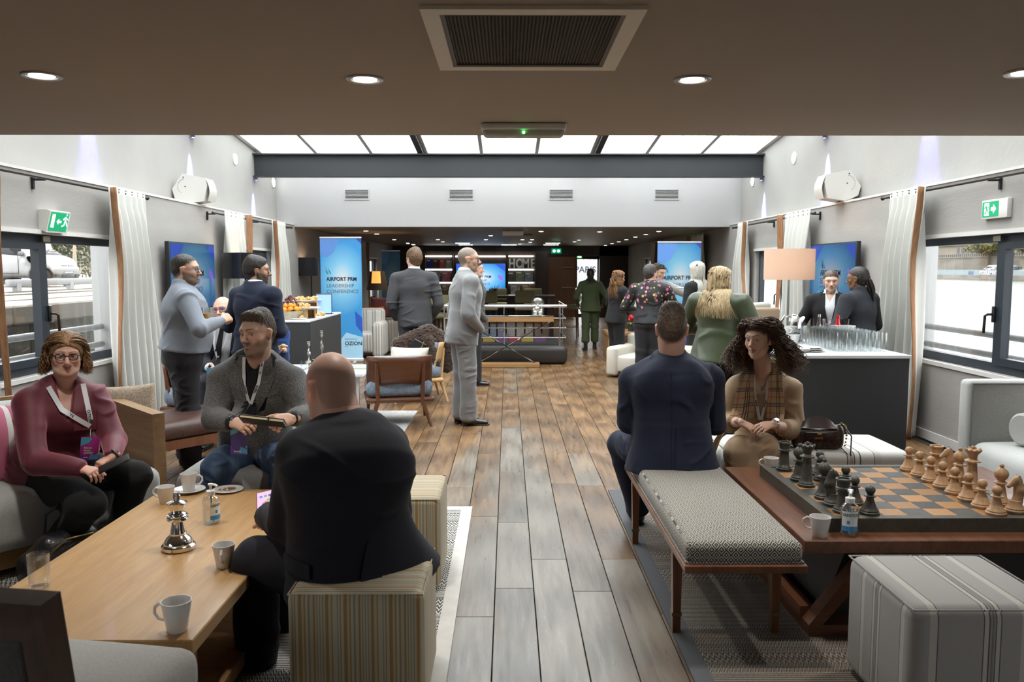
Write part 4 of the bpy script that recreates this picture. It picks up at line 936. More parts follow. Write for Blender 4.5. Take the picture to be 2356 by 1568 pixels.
def pillow(name, label, loc, rot, w, h, d, m, cat='cushion', group=None):
 bm_ = MB().grid(lambda u, v: ((u - .5) * w * (1 - .06 * math.sin(PI * v)), d * .5 * (max(0, math.sin(PI * u) * math.sin(PI * v))) ** .55, (v - .5) * h * (1 - .06 * math.sin(PI * u))), 14, 14)
 bm_.grid(lambda u, v: ((u - .5) * w * (1 - .06 * math.sin(PI * v)), -d * .5 * (max(0, math.sin(PI * u) * math.sin(PI * v))) ** .55, (v - .5) * h * (1 - .06 * math.sin(PI * u))), 14, 14)
 o = part(name, bm_, m, None, True); o.location = loc; o.rotation_euler = rot; return tag(o, label, cat, group)
p = at(14, 1030, 4.32); pillow('cushion', 'pink and green striped cushion at the left edge', (p.x, p.y, .63), (math.radians(-20), math.radians(12), math.radians(60)), .46, .46, .16, M_pinkstr)
pillow('cushion', 'beige woven cushion tucked behind the oak sofa panel', (-2.40, 5.03, .66), (math.radians(-8), 0, math.radians(30)), .38, .38, .14, mat('beige_weave', (.40, .32, .24), .95, col2=(.22, .16, .11), scale=130, bump=.4, bscale=200))
# black handbag on the floor
hb = thing('handbag', 'black leather handbag on the floor by the sofa', 'bag', (-2.19, 3.96, .011), math.radians(52))
M_blea = mat('black_leather', (.012, .012, .014), .32, bump=.25, bscale=90, coat=.2)
spart('body', [Pr((-.13, 0, .10), (.13, 0, .10), (0, 1, 0), .10, .10, n=3), Pr((-.10, 0, .22), (.10, 0, .22), (0, 1, 0), .06, .05, k=.06)], .012, M_blea, hb)
part('handle', MB().tube([(-.1, .03, .26), (-.09, .03, .36), (0, .02, .41), (.09, .03, .36), (.1, .03, .26)], .009, 8), M_blea, hb)
M_gold = mat('gold_metal', (.55, .40, .16), .25, 1.)
part('clasp', MB().tube([(.02 + .025 * math.cos(a), -.105, .2 + .025 * math.sin(a)) for a in [i * .7 for i in range(10)]], .004, 6), M_gold, hb); part('zip', MB().tube([(-.15, -.07, .17), (-.05, -.09, .25), (.08, -.09, .25)], .004, 6), M_gold, hb)

# ---- leather bench, grey ottoman, striped stools
lb = thing('leather_bench', 'brown leather bench with red wood frame behind the sofa panel', 'bench', (-2.52, 6.12, 0), math.radians(52))
part('seat', MB().rbox((0, 0, .395), (1.6, .60, .13), .055, 4, puff=.02), mat('brown_leather', (.085, .042, .032), .38, col2=(.065, .032, .025), scale=14, bump=.15, bscale=120), lb)
part('seam', MB().tube([(-.12, -.302, .36), (-.12, -.29, .43), (-.12, -.2, .468), (-.12, .1, .48)], .004, 6), mat('seam_brown', (.045, .022, .016), .6), lb)
part('frame', MB().bb((-.80, -.30, .27), (.80, .30, .335)), M_mahog, lb, False)
for x in (-.7, .7):
 for y in (-.25, .25): part('leg', MB().cyl((x, y, 0), (x, y, .27), .018, .026, 8), M_mahog, lb)
ot = thing('ottoman', 'grey upholstered ottoman under the person in the tweed jacket', 'ottoman', (-1.44, 4.80, 0))
part('cushion', MB().rbox((0, 0, .335), (.86, .68, .19), .06, 4, puff=.02), M_greyfab, ot); part('frame', MB().bb((-.42, -.33, .08), (.42, .33, .24)), M_darkwood, ot, False)
for x in (-.38, .38):
 for y in (-.28, .28): part('foot', MB().bb((x - .025, y - .025, 0), (x + .025, y + .025, .08)), M_darkwood, ot, False)
Y1, Y2, Y3, Y4 = (.46, .425, .31), (.36, .205, .062), (.27, .225, .15), (.50, .46, .335)
M_yel = stripes('mustard_stripe', [(0, Y1), (.07, Y2), (.11, Y1), (.15, Y3), (.17, Y4), (.21, Y3), (.23, Y4), (.27, Y3), (.29, Y1), (.34, Y2), (.41, Y1), (.47, Y2), (.50, Y4), (.60, Y3), (.62, Y4), (.66, Y3), (.68, Y4), (.74, Y2), (.82, Y1), (.87, Y2), (.90, Y4), (.96, Y3)], .155, 'auto')
def cube_stool(name, label, loc, m, s=(.47, .47, .45), group=None, rad=.035):
 t = thing(name, label, 'stool', loc, 0, group); part('cover', MB().rbox((0, 0, .015 + s[2] / 2), s, rad, 5), m, t);
 for x in (-1, 1):
  for y in (-1, 1): part('foot', MB().cyl((x * (s[0] / 2 - .06), y * (s[1] / 2 - .06), 0), (x * (s[0] / 2 - .06), y * (s[1] / 2 - .06), .02), .02, n=10), M_black, t)
 hx, hy, hz = s[0] / 2 - .006, s[1] / 2 - .006, s[2] + .015 - .010
 part('piping', MB().tube([(-hx, -hy, hz), (hx, -hy, hz), (hx, hy, hz), (-hx, hy, hz), (-hx, -hy, hz)], .0035, 6), m, t); return t
cube_stool('cube_stool', 'mustard and cream striped cube stool under the person in midnight navy', (-.52, 2.91, .011), M_yel)
cube_stool('cube_stool', 'mustard and cream striped cube stool, empty, behind the first', (-.56, 4.05, .011), M_yel)
G1, G2, G3, G4 = (.33, .327, .318), (.30, .295, .29), (.045, .045, .048), (.50, .49, .45)
M_gstr = stripes('grey_stripe', [(0, G1), (.20, G3), (.214, G4), (.26, G3), (.274, G2), (.30, G3), (.305, G2), (.315, G3), (.32, G2), (.335, G3), (.345, G4), (.39, G3), (.40, G1), (.62, G4), (.70, G3), (.714, G1)], .30, 'autox', off=.3)
cube_stool('cube_stool', 'grey and white striped cube stool in the lower right corner', (1.575, 2.80, .009), M_gstr, (.52, .52, .45), rad=.045)
W1, W2, W3, W4 = (.60, .585, .56), (.52, .50, .46), (.06, .055, .055), (.64, .62, .58)
M_wstr = stripes('white_grey_stripe', [(0, W1), (.12, W3), (.135, W2), (.19, W4), (.42, W3), (.43, W2), (.46, W3), (.463, W2), (.47, W3), (.473, W2), (.48, W3), (.483, W2), (.5, W3), (.51, W4), (.56, W3), (.575, W1), (.72, W3), (.73, W2), (.80, W1)], .55, 'autox', off=.12)
wo = thing('ottoman', 'long white ottoman with grey stripes behind the chess table', 'ottoman', (1.88, 5.11, 0))
part('cushion', MB().rbox((0, 0, .265), (1.16, .60, .39), .045, 4, puff=.012), M_wstr, wo)
for x in (-.5, .5):
 for y in (-.22, .22): part('foot', MB().bb((x - .03, y - .03, .0), (x + .03, y + .03, .075)), M_darkwood, wo, False)

# ---- patterned bench
n = NT('diamond_weave'); u, v, x, y, z, ft, fx, lerp = n.boxuv(); lerp2 = lerp
K = 26.; U = n.math('ABSOLUTE', n.math('SUBTRACT', n.math('FRACT', n.math('ADD', n.math('MULTIPLY', u, K), 50.)), .5)); Vv = n.math('ABSOLUTE', n.math('SUBTRACT', n.math('FRACT', n.math('ADD', n.math('MULTIPLY', v, K * .9), 50.)), .5))
dd = n.math('ADD', U, Vv); ring = n.math('FRACT', n.math('MULTIPLY', dd, 3.4)); thr = n.math('GREATER_THAN', ring, .47)
thr = n.math('MULTIPLY', thr, 1.0); c = n.mix(thr, (.52, .49, .41, 1), (.035, .036, .042, 1)); n.put(n.b.inputs['Base Color'], c); n.set(Roughness=.95); n.b.inputs['Sheen Weight'].default_value = .2; n.bump(n.math('ADD', thr, n.noise(n.coord('Object'), 400, 2)), .3, .002); M_dia = n.m
bn = thing('upholstered_bench', 'long wooden bench with black and cream diamond upholstery', 'bench', (.945, 4.0, .009))
part('cushion', MB().rbox((0, 0, .432), (.47, 1.72, .085), .03, 4, puff=.018), M_dia, bn)
part('piping', MB().tube([(-.232, -.857, .395), (.232, -.857, .395), (.232, .857, .395), (-.232, .857, .395), (-.232, -.857, .395)], .006, 6), M_dia, bn)
part('frame', MB().rbox((0, 0, .375), (.49, 1.76, .032), .004, 1), M_mahog, bn, False)
for x in (-.22, .205):
 for y in (-.61, .52):
  lg = part('leg', MB().prism([(-.022, .36), (.022, .36), (.015, 0), (-.015, 0)], -.02, .02, 'xz'), M_mahog, bn, False); lg.location = (x, y, 0)
  part('ferrule', MB().bb((-.017, -.0185, 0), (.017, .0185, .075)).bb((-.021, -.022, .075), (.021, .022, .09)), M_brass, lg, False)
# ---- chess table
TZ = .44
ctb = thing('chess_table', 'square red walnut low table carrying the chess board', 'table', (1.98, 3.932, 0))
part('tabletop', MB().rbox((0, 0, TZ - .0275), (1.48, 1.27, .055), .003, 1), M_walnut, ctb, False)
part('core', MB().prism([(-.62, .05), (.62, .05), (.50, TZ - .055), (-.50, TZ - .055)], -.50, .50, 'xz'), mat('black_lacquer', (.022, .022, .022), .4, col2=(.03, .03, .03), scale=60, stretch=(1, 1, 8)), ctb, False)
part('plinth', MB().bb((-.70, -.60, .009), (.70, .60, .06)), M_walnutx, ctb, False)
for y in (-.56, .56):
 for s_ in (-1, 1): part('brace', MB().prism([(s_ * .70, .06), (s_ * .64, .06), (s_ * .38, TZ - .055), (s_ * .45, TZ - .055)], y - .04, y + .04, 'xz'), M_walnutx, ctb, False)
for s_ in (-1, 1): part('side_rail', MB().bb((s_ * .68 - .03, -.52, .06), (s_ * .68 + .03, .52, .11)), M_walnut, ctb, False)
bd = thing('chess_board', 'large chess board of orange and slate squares on the table', 'chess board', (1.858, 3.884, TZ))
SQ = .1085; S8 = SQ * 4
part('frame', MB().bb((-S8 - .045, -S8 - .045, 0), (S8 + .045, -S8, .062)).bb((-S8 - .045, S8, 0), (S8 + .045, S8 + .045, .062)).bb((-S8 - .045, -S8, 0), (-S8, S8, .062)).bb((S8, -S8, 0), (S8 + .045, S8, .062)), wood('ebonised_frame', (.085, .075, .05), (.04, .035, .025), .5, 'y'), bd, False)
part('underboard', MB().bb((-S8, -S8, .005), (S8, S8, .05)), M_black, bd, False)
M_sqo = mat('orange_square', (.42, .215, .075), .45, col2=(.30, .14, .045), scale=7, detail=6, rv=.18); M_sqd = mat('slate_square', (.035, .038, .042), .5, col2=(.075, .075, .065), scale=9, detail=6, rv=.25)
sq = [mesh('square', MB().rbox((0, 0, .054), (SQ - .0015, SQ - .0015, .01), .0008, 1), m_, False) for m_ in (M_sqo, M_sqd)]
for i in range(8):
 for j in range(8): link(bd, 'square', sq[(i + j) % 2], bd, (-S8 + SQ * (i + .5), -S8 + SQ * (j + .5), 0))
BZ = TZ + .059
M_bp = mat('blackened_chess_wood', (.040, .040, .035), .42, col2=(.075, .070, .055), scale=30, detail=5, bump=.1); M_wp = wood('pale_chess_wood', (.52, .33, .18), (.36, .205, .10), .5, 'z', 1.5)
base = [(.040, 0), (.042, .004), (.042, .012), (.038, .016), (.038, .021), (.034, .026), (.028, .034)]
PCS = {'pawn': (base + [(.018, .062), (.015, .075), (.015, .078), (.026, .081), (.026, .085), (.014, .088), (.013, .091)], .109, .021),
       'rook': (base + [(.024, .060), (.021, .10), (.023, .104), (.032, .107), (.032, .112), (.026, .116), (.029, .142), (.033, .145), (.033, .152), (.026, .152), (.026, .146), (0, .144)], 0, 0),
       'bishop': (base + [(.021, .070), (.016, .098), (.029, .102), (.029, .107), (.018, .111), (.015, .115), (.027, .130), (.031, .145), (.026, .160), (.012, .172), (.008, .175)], .181, .010),
       'queen': (base + [(.026, .06), (.020, .13), (.019, .142), (.036, .146), (.036, .152), (.026, .156), (.018, .162), (.021, .180), (.035, .198), (.036, .204), (.028, .203), (.012, .209)], .214, .010),
       'knight': (base + [(.026, .05), (.0255, .055), (0, .056)], 0, 0)}
PM = {}
def piece(kind, loc, m, label, rz=0.):
 key = (kind, m.name); root = thing('chess_' + kind, label, 'chess piece', loc, rz)
 if key not in PM:
  prof, bz, br = PCS[kind]; L = [('body', mesh('body', MB().lathe(prof, 26), m))]
  if br: L.append(('finial', mesh('finial', MB().ball((0, 0, bz), br, 16, 10), m)))
  if kind == 'queen':
   bb_ = MB()
   for k in range(8): bb_.ball((.033 * math.cos(k * PI / 4), .033 * math.sin(k * PI / 4), .205), .007, 8, 5)
   L.append(('coronet', mesh('coronet', bb_, m)))
  if kind == 'knight':
   V, Q = solid([Pr((0, -.008, .05), (0, -.016, .10), (1, 0, 0), .017, .024, .015, .022, k=.012), Pr((0, -.016, .10), (0, .0, .148), (1, 0, 0), .015, .022, .012, .018, k=.012), Pr((0, .002, .145), (0, .034, .118), (1, 0, 0), .0125, .015, .009, .010, k=.008), Pr((0, -.034, .085), (0, -.012, .160), (1, 0, 0), .005, .008, .004, .006, k=.008), Pr((-.007, -.004, .155), (-.008, -.006, .172), (1, 0, 0), .004, .005, .002, .002, k=.004), Pr((.007, -.004, .155), (.008, -.006, .172), (1, 0, 0), .004, .005, .002, .002, k=.004)], .0028)
   L.append(('horse_head', qmesh('horse_head', V, Q, m)))
  PM[key] = L
 for nm_, me in PM[key]: link(root, nm_, me, root)
 return root
ROWS = [4.264 - SQ * i for i in range(8)]; C0, C1, C6, C7 = 1.478, 1.595, 2.135, 2.24
for k, r_, lab in (('rook', 0, 'dark chess rook at the far end of the board'), ('bishop', 2, 'dark chess bishop behind the dark queen'), ('queen', 3, 'tall dark chess queen with scalloped crown'), ('bishop', 5, 'dark chess bishop in front of the dark queen'), ('knight', 6, 'dark chess knight between bishop and near rook'), ('rook', 7, 'dark chess rook at the near corner behind the sanitizer')):
 piece(k, (C0, ROWS[r_], BZ), M_bp, lab, math.radians(-90 if k == 'knight' else 0))
for r_, lab in ((0, 'dark pawn just right of the far dark rook'), (1, 'second dark pawn from the far end'), (2, 'third dark pawn from the far end, behind the dark bishop'), (4, 'dark pawn behind the dark knight'), (6, 'dark pawn right of the near dark rook'), (7, 'dark pawn nearest the camera')):
 piece('pawn', (C1 + (.03 if r_ in (1, 4) else 0) - (.01 if r_ > 5 else 0), ROWS[r_] + (.02 if r_ == 6 else -.03 if r_ == 7 else 0), BZ), M_bp, lab)
for i in range(8):
 lab = ['pale pawn at the far end of its row', 'second pale pawn from the far end', 'third pale pawn from the far end', 'fourth pale pawn from the far end', 'fifth pale pawn from the far end', 'sixth pale pawn from the far end', 'seventh pale pawn, last but one towards the camera', 'pale pawn nearest the camera'][i]
 piece('pawn', (C6, 4.245 - .1115 * i, BZ), M_wp, lab)
for k, y, lab in (('rook', 4.17, 'pale wooden chess rook at the far right of the board'), ('knight', 4.06, 'pale wooden knight beside the pale far rook'), ('bishop', 3.95, 'pale wooden bishop left of the pale queen'), ('queen', 3.84, 'tall pale wooden chess queen'), ('bishop', 3.61, 'pale wooden bishop nearer the camera on the right'), ('knight', 3.50, 'pale wooden knight cut by the right edge')):
 piece(k, (C7, y, BZ), M_wp, lab, math.radians(90 if k == 'knight' else 0))
cup(on(1886, 1234, TZ), 'white coffee cup beside the sanitizer on the walnut table', math.radians(150), .088, .044)
p = on(1763, 1072, TZ); cup((p[0], 4.50, TZ), 'white coffee cup at the far edge of the walnut table', math.radians(180), .07, .043)
pump_bottle(on(1953, 1230, TZ), 'clear sanitizer pump bottle on the walnut chess table', math.radians(-110), 'SANITIZER', .145, .038)
# brown handbag on the ottoman
hb = thing('handbag', 'brown shoulder bag with chain strap on the white ottoman', 'bag', (1.905, 4.93, .468), math.radians(-8)); M_brl = mat('brown_monogram', (.030, .016, .012), .4, col2=(.075, .04, .025), scale=60, detail=1, lo=.5, hi=.56)
M_brl2 = mat('dark_brown_leather', (.035, .018, .015), .35)
spart('body', [Pr((-.10, 0, .065), (.10, 0, .065), (0, 1, 0), .055, .065, n=3), Pr((-.12, 0, .12), (-.05, 0, .10), (0, 1, 0), .03, .03, k=.03), Pr((.12, 0, .12), (.05, 0, .10), (0, 1, 0), .03, .03, k=.03)], .008, M_brl, hb)
part('flap', MB().grid(lambda u, v: (-.11 + .22 * u, -.058 + .05 * v, .135 + .07 * v * math.sin(PI * u) ** .7), 12, 5), M_brl2, hb); part('front_band', MB().rbox((0, -.06, .085), (.17, .012, .05), .005, 2), M_brl2, hb)
part('clasp', MB().rbox((.0, -.068, .10), (.03, .006, .012), .002, 1), M_gold, hb); text('lettering', 'GUESS', .018, M_gold, hb, frame((-.03, -.0668, .07), (1, 0, 0), (0, 0, 1)), .0006, .0003)
for s_ in (-1, 1):
 b = MB()
 for i in range(14): a = i / 13; q = V3((s_ * (.12 + .045 * math.sin(a * 2.2)), -.02 - .02 * a, .15 + .05 * math.sin(a * PI) - .12 * a)); b.ball(q, .0065, 6, 4)
 o = part('chain', b, M_gold, hb); o['kind'] = 'stuff'
part('strap', MB().tube([(.13, -.03, .17), (.19, -.05, .09), (.18, -.08, -.03), (.13, -.06, .02)], .009, 8, flat=.5), M_brl2, hb)
# ---- right sofa
sr = thing('sofa', 'light grey sofa with rounded back at the right edge', 'sofa', (3.47, 5.05, 0))
part('backrest', MB().rbox((0, .36, .50), (.80, .13, .66), .035, 4), M_lgreyfab, sr); part('seat', MB().rbox((.0, -.08, .30), (.76, .78, .24), .07, 4, puff=.02), mat('pale_upholstery', (.52, .52, .50), .95, sheen=.2, bump=.1, bscale=500), sr)
part('piping', MB().tube([(-.375, .30, .2), (-.375, .296, .81), (.37, .296, .81)], .006, 6), mat('piping_grey', (.2, .2, .2), .8), sr)
part('plinth', MB().bb((-.36, -.42, 0.0), (.36, .40, .18)), M_darkwood, sr, False)
bo = thing('bolster', 'grey round bolster cushion on the right sofa', 'cushion', (3.46, 5.14, .55)); part('roll', MB().lathe([(0, -.2), (.09, -.2), (.105, -.185), (.105, .185), (.09, .2), (0, .2)], 28), M_lgreyfab, bo); bo.rotation_euler = (0, PI / 2, math.radians(15))
p = (2.72, 4.99, 0); bg_ = thing('bag', 'turquoise plastic bag behind the pale chess pieces', 'bag', p); spart('body', [Pr((-.08, 0, .12), (.08, 0, .12), (0, 1, 0), .06, .12, n=3), Pr((.05, 0, .28), (.10, 0, .34), (0, 1, 0), .03, .04, .02, .02, k=.05)], .012, mat('turquoise', (.02, .36, .50), .4), bg_); part('handle', MB().tube([(-.05, 0, .24), (-.04, 0, .36), (.04, 0, .36), (.05, 0, .24)], .007, 6), MATS['turquoise'], bg_)
# ---- counters
M_ctr = mat('charcoal_laminate', (.035, .036, .038), .6, bump=.05, bscale=300); M_ctop = mat('white_worktop', (.78, .80, .82), .25, coat=.2)
def counter(label, lo, hi, h, panels):
 t = thing('counter', label, 'counter', ((lo[0] + hi[0]) / 2, (lo[1] + hi[1]) / 2, 0)); w, d = (hi[0] - lo[0]) / 2, (hi[1] - lo[1]) / 2
 part('worktop', MB().rbox((0, 0, h - .012), (2 * w + .02, 2 * d + .02, .024), .003, 1), M_ctop, t, False)
 part('front_panel', MB().bb((-w, -d, .0), (w, -d + .02, h - .024)), M_ctr, t, False); part('back_panel', MB().bb((-w, d - .02, 0), (w, d, h - .024)), M_ctr, t, False)
 for s_ in (-1, 1): part('side_panel', MB().bb((s_ * w - .01, -d + .02, 0), (s_ * w + .01, d - .02, h - .024)), M_ctr, t, False)
 part('cable_hook', MB().tube([(w + .01, -d + .1, .5), (w + .05, -d + .08, .495)], .004, 6), M_porc, t); return t
RH = .945; counter('charcoal bar counter with white top and glasses on the right', (2.02, 5.86), (2.92, 7.2), RH, 3)
LH = .97; counter('charcoal buffet counter with white top on the left', (-3.35, 9.5), (-2.33, 11.3), LH, 3)
# glasses in rows
gm = mesh('tumbler', MB().lathe([(0, .008), (.026, .003), (.030, 0), (.031, .006), (.0335, .145), (.0318, .145), (.029, .016), (0, .013)], 18), M_clear); k = 0
for j in range(11):
 for i in range(6):
  o = bpy.data.objects.new('tumbler', gm); COL.objects.link(o); o.location = (2.475 + i * .0735 + (j % 2) * .003, 6.13 + j * .072, RH)
  tag(o, 'clear tall tumbler in the block of glasses on the bar counter', 'glass', 'tumblers on the bar counter')
i = 0
for r_ in range(3):
 for c_ in range(4):
  for z in range(2):
   if z and (r_ + c_) % 2: continue
   cup((2.12 + c_ * .095, 6.78 + r_ * .11, RH + z * .065), 'white cup in the cluster of cups behind the plaid scarf wearer', rnd.uniform(0, 6), .075, .043, 'white cups on the bar counter')
pl = mesh('small_plate', MB().lathe([(0, .003), (.05, 0), (.08, .010), (.078, .012), (.05, .005), (0, .005)], 28), M_porc)
for i in range(6):
 o = bpy.data.objects.new('small_plate', pl); COL.objects.link(o); o.location = (2.20 + .12 * (i % 2), 6.10 + .02 * i * (i % 2), RH + .008 * (i // 2)); tag(o, 'small white plate stacked on the bar counter edge', 'plate', 'small plates on the bar counter')
# chrome coffee pot
t = thing('coffee_pot', 'chrome insulated coffee pot with black base on the bar counter', 'pot', (2.47, 6.98, RH), math.radians(10))
part('body', MB().lathe([(.062, .02), (.07, .03), (.068, .10), (.056, .17), (.040, .21), (.028, .222), (0, .226)], 28), M_chrome, t); part('base', MB().lathe([(.066, 0), (.068, .02), (.06, .021)], 24), M_black, t); part('lid', MB().lathe([(.03, .22), (.03, .232), (.012, .238), (0, .24)], 20), M_chrome, t)
part('handle', MB().tube([(-.035, 0, .215), (-.09, 0, .225), (-.125, 0, .17), (-.12, 0, .10), (-.105, 0, .08)], .011, 8), M_chrome, t); part('spout', MB().prism([(.035, .19), (.055, .15), (.09, .205), (.085, .215)], -.016, .016, 'xz'), M_chrome, t)
part('dark_panel', MB().grid(lambda u, v: ((.0705 - .004 * v) * math.cos(-1.5 + .7 * (u - .5)), (.0705 - .004 * v) * math.sin(-1.5 + .7 * (u - .5)), .035 + .08 * v), 6, 4), M_black, t)
def bottle(label, loc, m, h=.19, r=.03, txt=None, nm='bottle'):
 t = thing(nm, label, 'bottle', loc); part('body', MB().lathe([(0, .002), (r * .9, 0), (r, .008), (r, h * .42), (r * .8, h * .6), (r * .45, h * .78), (r * .40, h * .94), (r * .46, h * .95), (r * .46, h), (0, h)], 22), m, t)
 part('cap', MB().lathe([(r * .48, h * .95), (r * .48, h + .008), (0, h + .01)], 16), m if m.name.startswith('red') else M_chrome, t)
 if txt: text('lettering', txt, .03, M_porc, t, frame((-.022, -r - .001, .05), (1, 0, 0), (0, 0, 1)), .0006, .0005)
 return t
bottle('red glass bottle with white script lettering on the bar', (2.86, 7.02, RH), mat('red_bottle', (.52, .012, .02), .2, coat=.5), .215, .035, 'Eau')
bottle('slim clear water bottle left of the red bottle', (2.72, 7.08, RH), M_clear, .22, .028)
for x, y, lab in ((2.785, 7.06, 'clear glass carafe between the two bottles'), (2.985 - .04, 7.08, 'dark tinted glass carafe right of the red bottle')):
 t = thing('carafe', lab, 'carafe', (x, y, RH)); part('body', MB().lathe([(0, .004), (.04, 0), (.045, .01), (.03, .09), (.04, .17), (.042, .19), (.039, .19), (.027, .09), (.04, .012), (0, .01)], 22), M_clear if x < 2.9 else glass_thin('smoked_glass', (.45, .45, .48), .4), t)
t = thing('napkin_holder', 'square metal ice bucket wrapped in white cloth on the bar', 'bucket', (2.80, 6.99 - .02, RH), math.radians(8));
t.location = (2.885, 6.93 + .04, RH)
part('box', MB().prism([(-.07, 0), (.07, 0), (.09, .14), (-.09, .14)], -.05, .05, 'xz'), mat('brushed_steel', (.62, .62, .60), .35, .9), t, False); part('cloth', MB().prism([(-.071, .002), (.028, .002), (.04, .143), (-.091, .143)], -.054, -.05, 'xz'), mat('linen_white', (.72, .70, .66), .9), t, False)
# ---- buffet food
def rest(px_, Y, z): p = at(px_, 700, Y); return (p.x, p.y, z)
bk = thing('fruit_basket', 'pale woven basket full of fruit on the buffet', 'basket', (-2.62, 9.75, LH))
part('basket', MB().lathe([(0, .005), (.12, 0), (.13, .01), (.155, .09), (.165, .10), (.15, .095), (.12, .03), (0, .03)], 28), mat('pale_wicker', (.56, .50, .38), .9, col2=(.40, .34, .24), scale=60, stretch=(1, 1, 3), bump=.5, bscale=120), bk)
M_or = mat('orange_peel', (.75, .26, .02), .45, bump=.2, bscale=150); om = mesh('orange', MB().ball((0, 0, 0), .036, 16, 10), M_or, True)
for i, (a, r_, z) in enumerate([(-2.4, .11, .115), (-1.8, .12, .11), (-1.2, .115, .115), (-.5, .11, .115), (.3, .11, .115), (1.2, .11, .11), (2.4, .11, .11), (-1.9, .07, .155), (-1.1, .075, .16), (-.2, .07, .155), (3.1, .1, .12)]):
 o = bpy.data.objects.new('orange', om); COL.objects.link(o); o.location = (-2.62 + r_ * math.cos(a), 9.75 + r_ * math.sin(a), LH + z); tag(o, 'small orange in the fruit basket on the buffet', 'orange', 'oranges in the basket')
b = MB(); rr = random.Random(5)
g = thing('grapes', 'bunch of dark red grapes on top of the fruit basket', 'grapes', (-2.61, 9.76, LH + .17)); gmm = mesh('grape', MB().ball((0, 0, 0), .0135, 10, 7), mat('grape_skin', (.10, .025, .04), .3, col2=(.16, .05, .05), scale=20), True)
for i in range(58):
 u = rr.uniform(0, 6.28); q = rr.random() ** .5; z = (1 - q * q) * .10 + rr.uniform(-.012, .012); link(g, 'grape', gmm, g, (.095 * q * math.cos(u), .085 * q * math.sin(u), z))
part('stem', MB().tube([(0, 0, .08), (.01, 0, .12)], .004, 6), M_bark, g)
for i in range(6):
 a = i * 1.05; lf = part('leaf', MB().grid(lambda u, v: (.05 * (u - .5) * math.sin(PI * v) * 1.2, .08 * v, .01 * math.sin(PI * u)), 4, 4), M_leaf if False else mat('leaf_fresh', (.07, .16, .03), .5), bk); lf.location = (.13 * math.cos(a), .13 * math.sin(a), .10); lf.rotation_euler = (.3, 0, a - PI / 2)
M_bam = wood('bamboo', (.56, .36, .17), (.46, .28, .12), .5, 'z', 1.2)
def riser(label, loc, w, h, rz=.3):
 t = thing('wooden_riser', label, 'stand', loc, rz);
 part('side', MB().bb((-w, -w, 0), (-w + .015, w, h)), M_bam, t, False); part('side', MB().bb((w - .015, -w, 0), (w, w, h)), M_bam, t, False); part('top', MB().bb((-w, -w, h), (w, w, h + .012)), M_bam, t, False); part('back', MB().bb((-w + .015, w - .012, 0), (w - .015, w, h)), M_bam, t, False); part('front_slat', MB().bb((-w + .015, -w, 0), (-.01, -w + .012, h)), M_bam, t, False); return t
M_crust = mat('pastry_crust', (.50, .28, .09), .7, col2=(.62, .42, .19), scale=30, bump=.3, bscale=60)
def platter(label, loc, r): return solo('platter', MB().lathe([(0, .004), (r * .8, 0), (r, .012), (r * .98, .016), (r * .8, .007), (0, .007)], 32), M_porc, label, 'plate', loc)
def pastry_mesh():
 V, Q = solid([Pr((-.03, .01, .014), (0, -.008, .02), (0, 1, 0), .012, .012, .017, .018, k=.01), Pr((0, -.008, .02), (.03, .01, .014), (0, 1, 0), .017, .018, .012, .012, k=.01)], .005); return qmesh('pastry', V, Q, M_crust)
pm_ = pastry_mesh()
def pastries(cx, cy, z, n, r, where):
 for i in range(n):
  a = rr.uniform(0, 6.28); q = r * rr.random() ** .5; o = bpy.data.objects.new('pastry', pm_); COL.objects.link(o); o.location = (cx + q * math.cos(a), cy + q * math.sin(a), z + (.018 if i > n * .65 else 0)); o.rotation_euler = (0, 0, rr.uniform(0, 6)); tag(o, 'small golden pastry on ' + where, 'pastry', 'pastries on ' + where)
riser('tall open bamboo riser at the back of the buffet', (-2.66, 10.75, LH), .15, .165, .2); platter('white platter on the tall bamboo riser', (-2.66, 10.75, LH + .178), .2); pastries(-2.66, 10.75, LH + .186, 22, .16, 'the tall riser platter')
riser('low bamboo riser in the middle of the buffet', (-2.45, 9.95, LH), .085, .105, .4); platter('white platter on the low bamboo riser', (-2.46, 9.95, LH + .118), .17); pastries(-2.54, 9.97, LH + .126, 9, .09, 'the low riser platter')
platter('white platter on the buffet worktop beside the low riser', (-2.52, 9.72, LH), .11); pastries(-2.52, 9.72, LH + .008, 8, .07, 'the worktop platter')
platter('white platter at the right rear of the buffet', (-2.46, 10.9, LH), .14)
pastries(-2.40, 10.4, LH, 6, .05, 'the buffet right edge')
for i in range(7):
 o = bpy.data.objects.new('small_plate', pl); COL.objects.link(o); o.location = (-2.84, 9.62, LH + .008 * i); tag(o, 'small white plate in the stack behind the navy suit', 'plate', 'plates stacked on the buffet')
sgn = thing('tablet', 'blue lit tablet display leaning on the buffet', 'tablet', (-2.43, 10.75, LH), math.radians(12)); o = part('casing', MB().rbox((0, 0, .14), (.21, .02, .28), .006, 2), M_black, sgn); part('screen', MB().bb((-.095, -.0125, .015), (.095, -.0105, .265)), glow('tablet_screen', (.18, .30, .75), .7), sgn, False); sgn.rotation_euler = (math.radians(-14), 0, math.radians(12))
